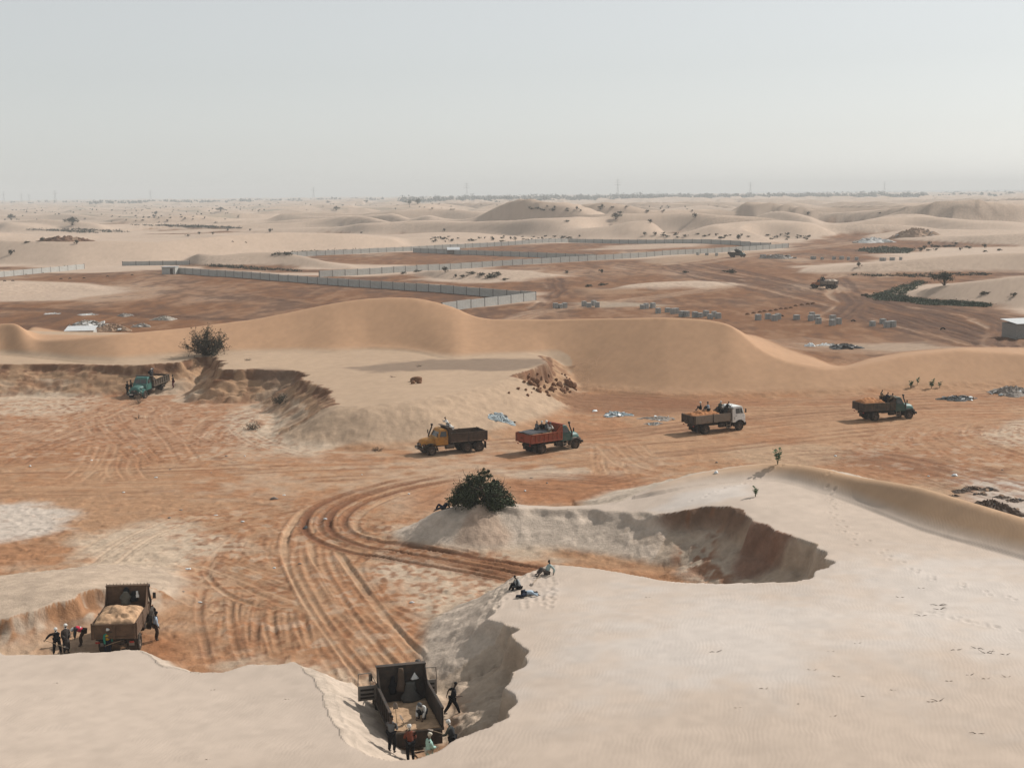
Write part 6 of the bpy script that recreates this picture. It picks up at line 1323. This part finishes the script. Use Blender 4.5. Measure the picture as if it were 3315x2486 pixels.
# huts
def hut(label, u, v, w, d, h, rz, roof='flat', wall=CONC, door=True, name="hut"):
    p = Vector(G(u, v)); p.z = min(.4, ground_z(p.x, p.y)) - (.55 if name == 'block_store' else 0); o = empty(name, p, rz); tag(o, label, "hut"); m = MB(); t = .2
    m.box((-w/2, -d/2, -.8), (w/2, -d/2+t, h)); Wf = m.build("front_wall", wall, o); MB().box((-w/2, d/2-t, -.8), (w/2, d/2, h)).build("back_wall", wall, o)
    for x in (-1, 1):
        x0, x1 = sorted((x*w/2, x*(w/2-t))); MB().box((x0, -d/2+t, -.8), (x1, d/2-t, h)).build("side_wall", wall, o)
    if roof == 'flat': MB().box((-w/2-.25, -d/2-.25, h), (w/2+.25, d/2+.25, h+.14)).build("roof", SHEET, o)
    elif roof == 'shed': MB().add([(-w/2-.2, -d/2-.3, h+.02), (w/2+.2, -d/2-.3, h+.02), (w/2+.2, d/2+.3, h+.5), (-w/2-.2, d/2+.3, h+.5), (-w/2-.2, -d/2-.3, h+.10), (w/2+.2, -d/2-.3, h+.10), (w/2+.2, d/2+.3, h+.58), (-w/2-.2, d/2+.3, h+.58)], [(0,3,2,1),(4,5,6,7),(0,1,5,4),(1,2,6,5),(2,3,7,6),(3,0,4,7)]).build("roof", SHEET, o)
    else:
        for x in (-1, 1):
            gx = x*w/2; MB().add([(gx, -d/2, h), (gx, d/2, h), (gx, 0, h+.9), (gx - x*t, -d/2, h), (gx - x*t, d/2, h), (gx - x*t, 0, h+.9)], [(0,1,2),(3,5,4),(0,3,4,1),(1,4,5,2),(2,5,3,0)]).build("gable", wall, o)
        for y in (-1, 1): MB().add([(-w/2-.3, y*(d/2+.3), h-.12), (w/2+.3, y*(d/2+.3), h-.12), (w/2+.3, 0, h+.95), (-w/2-.3, 0, h+.95), (-w/2-.3, y*(d/2+.3), h-.06), (w/2+.3, y*(d/2+.3), h-.06), (w/2+.3, 0, h+1.01), (-w/2-.3, 0, h+1.01)], [(0,1,2,3),(4,7,6,5),(0,4,5,1),(1,5,6,2),(2,6,7,3),(3,7,4,0)]).build("roof_slope", SHEET, o)
    if door: MB().box((w*.12, -d/2-.03, 0), (w*.12+.95, -d/2-.002, 1.9)).build("door", mat("dark doorway", (.055, .03, .022), .9), Wf)
    return o
hut("small grey gatehouse with dark door at the end of the shaded wall", 368, 592, 4.6, 3.4, 2.4, R(-6)); hut("gabled hut with pale roof against the shaded wall", 979, 549, 5.0, 4.0, 2.0, R(8), 'gable', mat("dark block hut", (.20, .165, .14), .95)); hut("grey block building with pale roof beside the curving ruts", 2212, 728, 6.0, 4.5, 2.5, R(14), 'shed', mat("grey hut blocks", (.24, .23, .215), .95, var=.2), False, "block_building"); hut("pale block store with tin roof sunk behind the brown dune", 176, 731, 5.0, 4.0, 1.7, R(8), 'shed', CONC, False, "block_store")
# stacks of cement blocks
def stack_course(jit):
    w, d, h = .44, .42, .2; n = 4; out = []
    def edge(x0, y0, x1, y1, k):
        dx, dy = x1-x0, y1-y0; L = math.hypot(dx, dy); nx, ny = -dy/L, dx/L
        for i in range(k):
            a = i/k; out.append((x0+dx*a, y0+dy*a))
            if i < k: b0 = (i+1)/k
            if i < k-1:
                e = .02; g = .05
                out.append((x0+dx*(b0-e), y0+dy*(b0-e))); out.append((x0+dx*(b0-e)+nx*g, y0+dy*(b0-e)+ny*g)); out.append((x0+dx*(b0+e)+nx*g, y0+dy*(b0+e)+ny*g))
    edge(-w, -d, w, -d, 3); edge(w, -d, w, d, 4); edge(w, d, -w, d, 3); edge(-w, d, -w, -d, 4)
    k = len(out); m = MB().add([(x, y, .008) for x, y in out] + [(x, y, h-.008) for x, y in out], [tuple(reversed(range(k))), tuple(range(k, 2*k))] + [(i, (i+1) % k, (i+1) % k+k, i+k) for i in range(k)]); return m.mesh("course", BLOCK)
CRS = stack_course(0)
ST = [((1720+x/3.456)/1.4986, (940+y/3.456)/1.4986) for x, y in ((270,200),(325,202),(372,198),(590,180),(645,192),(700,172),(738,192),(1245,210),(1285,205),(1358,198),(1418,260),(1525,248),(1585,265),(1618,262),(1685,295),(1737,297),(1830,303),(1888,305),(1955,290),(2000,320),(2045,300),(2090,318))]
ST += [((2360+x/3.456)/1.4986, (980+y/3.456)/1.4986) for x, y in ((325,197),(435,186),(508,203),(548,187),(755,191),(915,204),(930,160),(982,190),(1000,238),(1155,257),(1160,207),(1226,241),(1605,264),(1720,236),(1765,280),(1826,272))]
ST2 = [((2240+x/3.95)/1.4986, (560+y/3.95)/1.4986) for x, y in ((1535,1107),(1568,1108),(1665,1111),(1815,1111),(1905,1110),(1925,1106),(2000,1116),(2105,1117),(75,1052),(190,1056),(315,1062),(890,1084),(925,1082),(1160,1092),(1200,1092),(1240,1092))] + [((2755+x/3.95)/1.4986, (560+y/3.95)/1.4986) for x, y in ((70,1117),(385,1127),(425,1127),(515,1122),(540,1122),(635,1117))]
rg = random.Random(3)
for k, (u, v) in enumerate(ST + ST2):
    p = hit(u, v); nearer = k < len(ST); o = empty("block_stack", p, rg.uniform(-.25, .25) + .5); o.scale = (rg.uniform(.95, 1.25), rg.uniform(.95, 1.2), 1)
    tag(o, "grey cube-shaped stack of cement blocks standing on the red plot" if nearer else "small grey stack of cement blocks in the farther row past the plots", "block stack", "cement block stacks on the red plot" if nearer else "cement block stacks in the farther row")
    for j in range(6 if rg.random() > .25 else 5): c = bpy.data.objects.new("course", CRS); COL.objects.link(c); c.parent = o; c.location = (rg.uniform(-.02, .02), rg.uniform(-.02, .02), j*.2); c.rotation_euler = (0, 0, rg.uniform(-.03, .03))
# rubble and rubbish heaps
def rubble(label, u, v, rx, ry, h, cols, seed, cat="rubble heap", group=None, name="rubble_heap", chunk=.35, pieces=8):
    """a broken heap: knobbly mound plus loose slabs"""
    r_ = np.random.default_rng(seed); p = hit(u, v) if cat != 'earth heap' and v > 600 and not (u < 400 and v < 720) else Vector(G(u, v)); p.z = ground_z(p.x, p.y); rz = r_.uniform(-.3, .3); cz, sz = math.cos(rz), math.sin(rz); dz = lambda x, y: ground_z(p.x + cz*x - sz*y, p.y + sz*x + cz*y) - p.z; o = empty(name, p, rz); tag(o, label, cat, group); nr, na = 16, 40; vs = [(0, 0, h)]; fs = []
    for i in range(1, nr+1):
        for k in range(na):
            a = 2*math.pi*k/na; s_ = i/nr; ed = 1 + .25*math.sin(3*a+seed) + .12*math.sin(7*a+2*seed); x = rx*s_*math.cos(a)*ed; y = ry*s_*math.sin(a)*ed; e = (1-s_**1.6); c = float(cells(np.float32(x/chunk+seed*9), np.float32(y/chunk), 5)); z = h*e*(.55+.6*(1-c)) + .35*chunk*(.6-c)*(1-s_**4) - (.12 if i == nr else 0) + dz(x, y); vs.append((x, y, z))
    for k in range(na): fs.append((0, 1+k, 1+(k+1) % na))
    for i in range(nr-1):
        for k in range(na): fs.append((1+i*na+k, 1+(i+1)*na+k, 1+(i+1)*na+(k+1) % na, 1+i*na+(k+1) % na))
    MB().add(vs, fs).build("heap", cols[0], o)
    for k in range(pieces):
        a = r_.uniform(0, 6.28); s_ = math.sqrt(r_.uniform(.05, 1.1)); w = chunk*r_.uniform(.5, 1.5); qx, qy = rx*s_*math.cos(a), ry*s_*math.sin(a); M = Matrix.Translation((qx, qy, h*max(0, 1-s_**1.6)*.8+.04 + dz(qx, qy))) @ Matrix.Rotation(r_.uniform(0, 6.28), 4, 'Z') @ Matrix.Rotation(r_.uniform(-.7, .7), 4, 'X') @ Matrix.Rotation(r_.uniform(-.7, .7), 4, 'Y')
        m = MB(); q = [(math.cos(t)*w*r_.uniform(.6, 1.1), math.sin(t)*w*r_.uniform(.4, .8)) for t in (0, 1.2, 2.2, 3.3, 4.4, 5.4)]; n = len(q); th = w*r_.uniform(.06, .3); m.add([M @ Vector((x, y, 0)) for x, y in q] + [M @ Vector((x*.9, y*.9, th)) for x, y in q], [tuple(reversed(range(n))), tuple(range(n, 2*n))] + [(i, (i+1) % n, (i+1) % n+n, i+n) for i in range(n)]); m.build("slab", cols[1 + k % (len(cols)-1)], o)
    return o
WR = mat("white rubble", (.48, .47, .45), .9, var=.3, scale=4); GR = mat("grey rubble", (.22, .19, .165), .95, var=.35, scale=3); BR = mat("earthy rubble", (.27, .175, .115), .95, var=.35, scale=3); DK = mat("dark rubbish", (.045, .045, .045), .8, var=.4, scale=4); BL = mat("bluish plastic rubbish", (.21, .25, .265), .6, var=.5, scale=7); BAGW = mat("white plastic bag", (.62, .65, .66), .5, var=.15)
rubble("heap of broken white plaster beside the sunken block store", 188, 703, 3.4, 2.6, 1.0, (GR, WR, WR, WR), 1, chunk=.7, pieces=22); rubble("large grey earth and rubble heap beyond the brown dune", 243, 714, 3.6, 3.0, 1.3, (BR, GR, WR, GR), 2, chunk=.5, pieces=12); rubble("low rubble heap between plaster and earth heaps", 222, 706, 2.0, 2.0, .6, (GR, WR, GR), 3, chunk=.5); rubble("small grey rubble heap on the bare red field", 307, 706, 1.9, 1.6, .7, (GR, WR, GR), 4)
rubble("rounded pale gravel heap beside the long rut", 356, 691, 2.6, 2.2, .8, (mat("gravel heap", (.30, .26, .22), .95, var=.2, scale=5), GR, WR), 5, chunk=.25, pieces=3); rubble("little gravel heap next to the long rut", 270, 684, 1.6, 1.6, .6, (GR, WR, GR), 6, pieces=3); rubble("scatter of white plaster along the long rut", 188, 681, 2.2, 1.4, .25, (WR, WR, GR), 7); rubble("thin white scatter at the head of the long rut", 111, 679, 1.8, 1.2, .2, (WR, WR, WR), 8)
rubble("blue and white rubbish spread beside the road", 1332, 896, 1.7, 1.5, .35, (BL, BAGW, BL, DK), 9, "rubbish heap", None, "rubbish_heap", .25, 16); rubble("small blue-grey rubbish heap behind the red truck", 1083, 905, 1.5, 1.2, .3, (BL, BAGW, DK, BL), 10, "rubbish heap", None, "rubbish_heap", .25, 12); rubble("grey rubbish scatter behind the white truck", 1420, 905, 2.0, 1.4, .15, (GR, BL, GR, BAGW), 11, "rubbish heap", None, "rubbish_heap", .25, 10); rubble("thin grey litter at the road edge", 1412, 915, 1.0, .8, .12, (GR, BAGW, BL), 12, "rubbish heap", None, "rubbish_heap", .2, 6)
rubble("long black and white rubbish heap beside the road past the green truck", 2068, 863, 2.4, 1.3, .45, (DK, BAGW, DK, WR), 13, "rubbish heap", None, "rubbish_heap", .35, 14); rubble("grey-white rubbish bank below the brown dune", 2190, 851, 3.0, 2.6, .9, (GR, WR, BAGW, BL, GR), 14, "rubbish heap", None, "rubbish_heap", .4, 24); rubble("black and white burnt rubbish heap on the pale track", 1823, 752, 2.8, 2.2, .7, (DK, WR, DK, WR), 15, "rubbish heap", None, "rubbish_heap", .45, 14); rubble("white rubbish patch on the pale track", 1785, 746, 1.8, 1.2, .25, (WR, BAGW, GR), 16, "rubbish heap", None, "rubbish_heap", .35, 8)
rubble("white rubbish tuft at the brown dune's back", 1750, 748, .9, .7, .6, (BAGW, BAGW, WR), 17, "rubbish heap", None, "rubbish_heap", .35, 4); rubble("grey debris heap among the far block stacks", 1680, 559, 6.0, 3.0, 1.6, (GR, WR, GR, DK), 18, chunk=.9, pieces=18); rubble("spoil heap with white foot beyond the plots", 1975, 522, 11, 8, 4.0, (BR, WR, GR), 19, chunk=1.6, pieces=10); rubble("long white spoil bank beyond the green weeds", 1885, 526, 9, 6, 2.4, (WR, WR, GR), 20, chunk=1.6, pieces=8)
rubble("dark earth heap behind the pale dune's crest", 2142, 1112, 2.2, 1.8, 1.1, (mat("dark earth", (.085, .058, .042), .95, var=.4, scale=4, bump=.1), BR, DK), 21, "earth heap", None, "earth_heap", .3, 6)
for k, (u, v, s_) in enumerate(((2075,1062,.9),(2100,1056,1.0),(2135,1058,.9),(2120,1068,.6),(2165,1075,.7),(2195,1082,.8),(2060,1072,.5),(2185,1100,.5))): rubble("dark clod patch on the white ground behind the dune crest", u, v, s_, s_*.7, .22*s_, (mat("dark earth", (.085, .058, .042)), BR, DK), 40+k, "earth heap", "dark clods behind the dune crest", "earth_heap", .22, 3)
rubble("eroded red-brown ledge remnant on the left dunes", 145, 563, 10, 4, 2.4, (mat("ledge earth", (.16, .085, .05), .95, var=.3), BR, BR), 50, "ledge", None, "earth_ledge", 1.5, 4)
for u, v, lb, w, d in ((1285,889,"flat white sheet lying beside the rubbish",.9,.5), (1310,899,"white board at the end of the blue rubbish",.8,.5), (1100,912,"dark grey crate behind the red truck",.8,.5), (592,1078,"grey bundle lying on the rutted ground",.8,.35), (660,1142,"crumpled black cloth in the middle of the ruts",.7,.4), (2062,1028,"white bag in the dark streaked sand",.6,.4), (1547,1527 if False else 1022,"white bag beside the big bush's ruts",.35,.3)):
    p = hit(u, v); r_ = np.random.default_rng(int(u)); col = BAGW if "white" in lb else DK if "black" in lb else GR; o = empty("scrap", p, r_.uniform(0, 3)); tag(o, lb, "litter"); rings = []
    for i in range(6):
        s_ = i/5; rr = math.sin(s_*math.pi)**.6 + .02; rings.append([(w*(s_-.5), d*.5*rr*math.cos(a)*r_.uniform(.8, 1.2), .12*rr*(.6+math.sin(a))*r_.uniform(.7, 1.3)) for a in [2*math.pi*j/10 for j in range(10)]])
    MB().loft(rings).build("sheet", col, o)
for k in range(34):
    r_ = np.random.default_rng(600+k); u = r_.uniform(30, 2180); v = r_.uniform(985, 1080) if k < 22 else r_.uniform(1100, 1330); u = u if k < 22 else r_.uniform(330, 900); p = hit(u, v)
    if p.z > .6: continue
    o = MB().lathe([(.0, .0), (.12, .0), (.14, .05), (.07, .10), (.0, .11)], 'Z', (0, 0, 0), 7).build("plastic_scrap", BAGW if k % 3 else GR); o.location = p; o.scale = (r_.uniform(.5, 1.4), r_.uniform(.5, 1.2), r_.uniform(.4, 1)); tag(o, "tiny pale scrap of litter on the rutted ground", "litter", "scraps of litter on the rutted ground")
# clods fallen from the crusted ledge
def rock_mesh(seed):
    bm = bmesh.new(); bmesh.ops.create_icosphere(bm, subdivisions=2, radius=1.0); r_ = np.random.default_rng(seed); ax = r_.normal(size=(9, 3)); ax /= np.linalg.norm(ax, axis=1)[:, None]; cut = r_.uniform(.55, .95, 9)
    for v in bm.verts:
        for a, c in zip(ax, cut):
            d = v.co.dot(Vector(a))
            if d > c: v.co -= Vector(a)*(d-c)
    me = bpy.data.meshes.new("rock"); bm.to_mesh(me); bm.free(); me.materials.append(mat("brown clod", (.17, .085, .045), .95, var=.3, scale=2.5, bump=.05)); return me
RK = [rock_mesh(s_) for s_ in (1, 2, 3)]; r_ = np.random.default_rng(9)
CL = [(1150,822,.55),(1158,828,.65),(1146,830,.5),(1162,834,.45),(1155,835,.55),(1170,818,.35),(1180,826,.3),(1196,833,.35),(1208,836,.6),(1236,836,.7),(1229,833,.8),(1216,846,.55),(1192,843,.5),(1164,846,.45),(1120,841,.3),(1226,842,.35),(1202,822,.3),(1186,812,.35),(1142,815,.3),(1176,838,.3),(1243,843,.3),(1210,828,.3),(1182,848,.3),(1160,808,.3),(1133,826,.3),(899,824,.8),(905,828,.4),(892,829,.35),(1140,855,.25),(1100,850,.22),(1185,856,.35)]
for k, (u, v, s_) in enumerate(CL + [(r_.uniform(1135, 1245), r_.uniform(808, 850), r_.uniform(.12, .25)) for _ in range(26)]):
    p = hit(u, v); o = bpy.data.objects.new("clod", RK[k % 3]); COL.objects.link(o); o.location = p + Vector((0, 0, s_*.25)); o.scale = (s_, s_*.85, s_*.75); o.rotation_euler = tuple(r_.uniform(0, 6.28, 3)); big = 25 <= k <= 27
    tag(o, "red-brown clod standing alone on the smooth bench slope" if big else "red-brown clod tumbled below the crusted ledge", "clod", "clods on the smooth bench slope" if big else "clods below the crusted ledge")
for x, y in ((205,135),(275,121),(345,111),(395,101),(465,97),(525,85),(580,73),(637,71),(690,62),(745,40),(815,28),(882,18),(940,12)):
    p = hit((2360+x/3.456)/1.4986, (980+y/3.456)/1.4986); o = bpy.data.objects.new("boundary_stone", RK[1]); COL.objects.link(o); o.location = p; o.scale = (.6, .5, .5); tag(o, "dark boundary stone in the row marking off a red plot", "stone", "row of dark boundary stones")
# half-buried tyres
ty = MB(); ty.loft([[((.55+.16*math.cos(b2))*math.cos(a), .16*math.sin(b2), (.55+.16*math.cos(b2))*math.sin(a)) for b2 in [2*math.pi*j/8 for j in range(8)]] for a in [math.pi*i/14 for i in range(15)]]); TYM = ty.mesh("half_buried_tyre", RUBBER)
for x, y, ox, oy, sc in ((780,1360,0,560,3.95),(895,1356,0,560,3.95),(1075,1350,0,560,3.95),(1375,1328,0,560,3.95),(1690,1310,0,560,3.95),(60,1388,0,560,3.95),(165,1385,0,560,3.95),(760,882,560,560,3.95),(930,892,560,560,3.95),(588,156,2360,980,3.456),(1390,210,2360,980,3.456),(1175,262,2755,1000,3.95)):
    p = hit((ox+x/sc)/1.4986, (oy+y/sc)/1.4986); o = bpy.data.objects.new("half_buried_tyre", TYM); COL.objects.link(o); o.location = p - Vector((0, 0, .22)); o.scale = (.85, .85, .85); tag(o, "old black tyre half buried upright as a plot marker", "tyre", "half-buried tyres marking plots")
# tarpaulin on the red truck
nx, ny = 22, 14; vs = []; r_ = np.random.default_rng(4)
for i in range(nx):
    for j in range(ny):
        x = br['x0']-.02 + (br['x1']-1.25-br['x0'])*i/(nx-1); y = -1.02 + 2.12*j/(ny-1); vs.append((x, y, 2.17 + .05*float(fbm(np.float32(x*2.2), np.float32(y*2.2), 3, 8)) + .05*(1-abs(y))))
fs = [(i*ny+j, (i+1)*ny+j, (i+1)*ny+j+1, i*ny+j+1) for i in range(nx-1) for j in range(ny-1)]
k0 = len(vs); vs += [(x, y, z-.02) for x, y, z in vs]; fs += [tuple(reversed([q+k0 for q in f])) for f in fs]
o = MB().add(vs, fs, True).build("tarpaulin", mat("dark blue tarpaulin", (.022, .028, .038), .55, var=.3, scale=3, dust=.12)); o.matrix_basis = RED_T.matrix_basis.copy(); tag(o, "dark blue-black tarpaulin covering the red truck's load", "tarpaulin")
# lattice pylons
def pylon(label, u, top_v, y, hgt=None):
    x = (u-CX)/FPX*y; z0 = ground_z(x, y); d = ray(u, top_v); zt = HC + d[2]/d[1]*y; H = max(35, zt - z0); o = empty("pylon", (x, y, z0)); tag(o, label, "pylon", "power pylons on the horizon"); t = .36; w = 4.0
    legs = [(-1, -1), (1, -1), (1, 1), (-1, 1)]; W = lambda z: w*(1-.86*min(1, z/(H*.78)))
    for a, b2 in legs: MB().bar((a*w, b2*w, 0), (a*W(H*.78), b2*W(H*.78), H*.78), t, t).build("leg", PYL, o)
    MB().bar((0, 0, H*.76), (0, 0, H), .8, .8).build("mast", PYL, o)
    zs = [0, .2, .38, .53, .66, .78]
    for i in range(5):
        z0_, z1_ = zs[i]*H, zs[i+1]*H
        for k in range(4):
            a = legs[k]; b2 = legs[(k+1) % 4]; MB().bar((a[0]*W(z0_), a[1]*W(z0_), z0_), (b2[0]*W(z1_), b2[1]*W(z1_), z1_), t*.55, t*.55).build("brace", PYL, o)
    for z, L in ((.74, 8.5), (.84, 6.5), (.94, 5.0)): MB().bar((-L, 0, z*H), (L, 0, z*H), .45, .6).build("cross_arm", PYL, o)
PYL = mat("galvanised steel far", (.22, .22, .22), .6)
for u, tv, y, lb in ((22,414,5200,"faint pylon standing outermost over the scrub plain"), (60,417,5600,"slim pylon close to a second one in the haze"), (76,420,5400,"slim pylon beside its twin in the haze"), (132,411,4300,"wide-armed pylon nearest the scrub plain"), (336,411,5200,"pylon above the pale plain near the lone upright tree"), (685,404,4600,"pylon above the low dunes before the tree belt starts"), (1013,395,4000,"tall pylon rising out of the tree belt's first clump"), (1336,387,3500,"tallest pylon above the thick tree belt"), (1620,393,4400,"pale pylon where the tree belt thins"), (1907,392,5000,"very faint pylon above the far water")): pylon(lb, u, tv, y)
# far sheet of water
P = [G(u, v, 0) for u, v in ((1600,417.5),(1800,417.2),(2320,412),(2320,409.6),(1900,412.6),(1640,414.2))]
o = MB().add([(p[0], p[1], 3.0) for p in P], [tuple(range(len(P)))]).build("water", mat("far water", (.30, .33, .35), .25, var=.02, scale=.01, spec=.5)); o["kind"] = "structure"; o["label"] = "pale strip of water on the horizon"
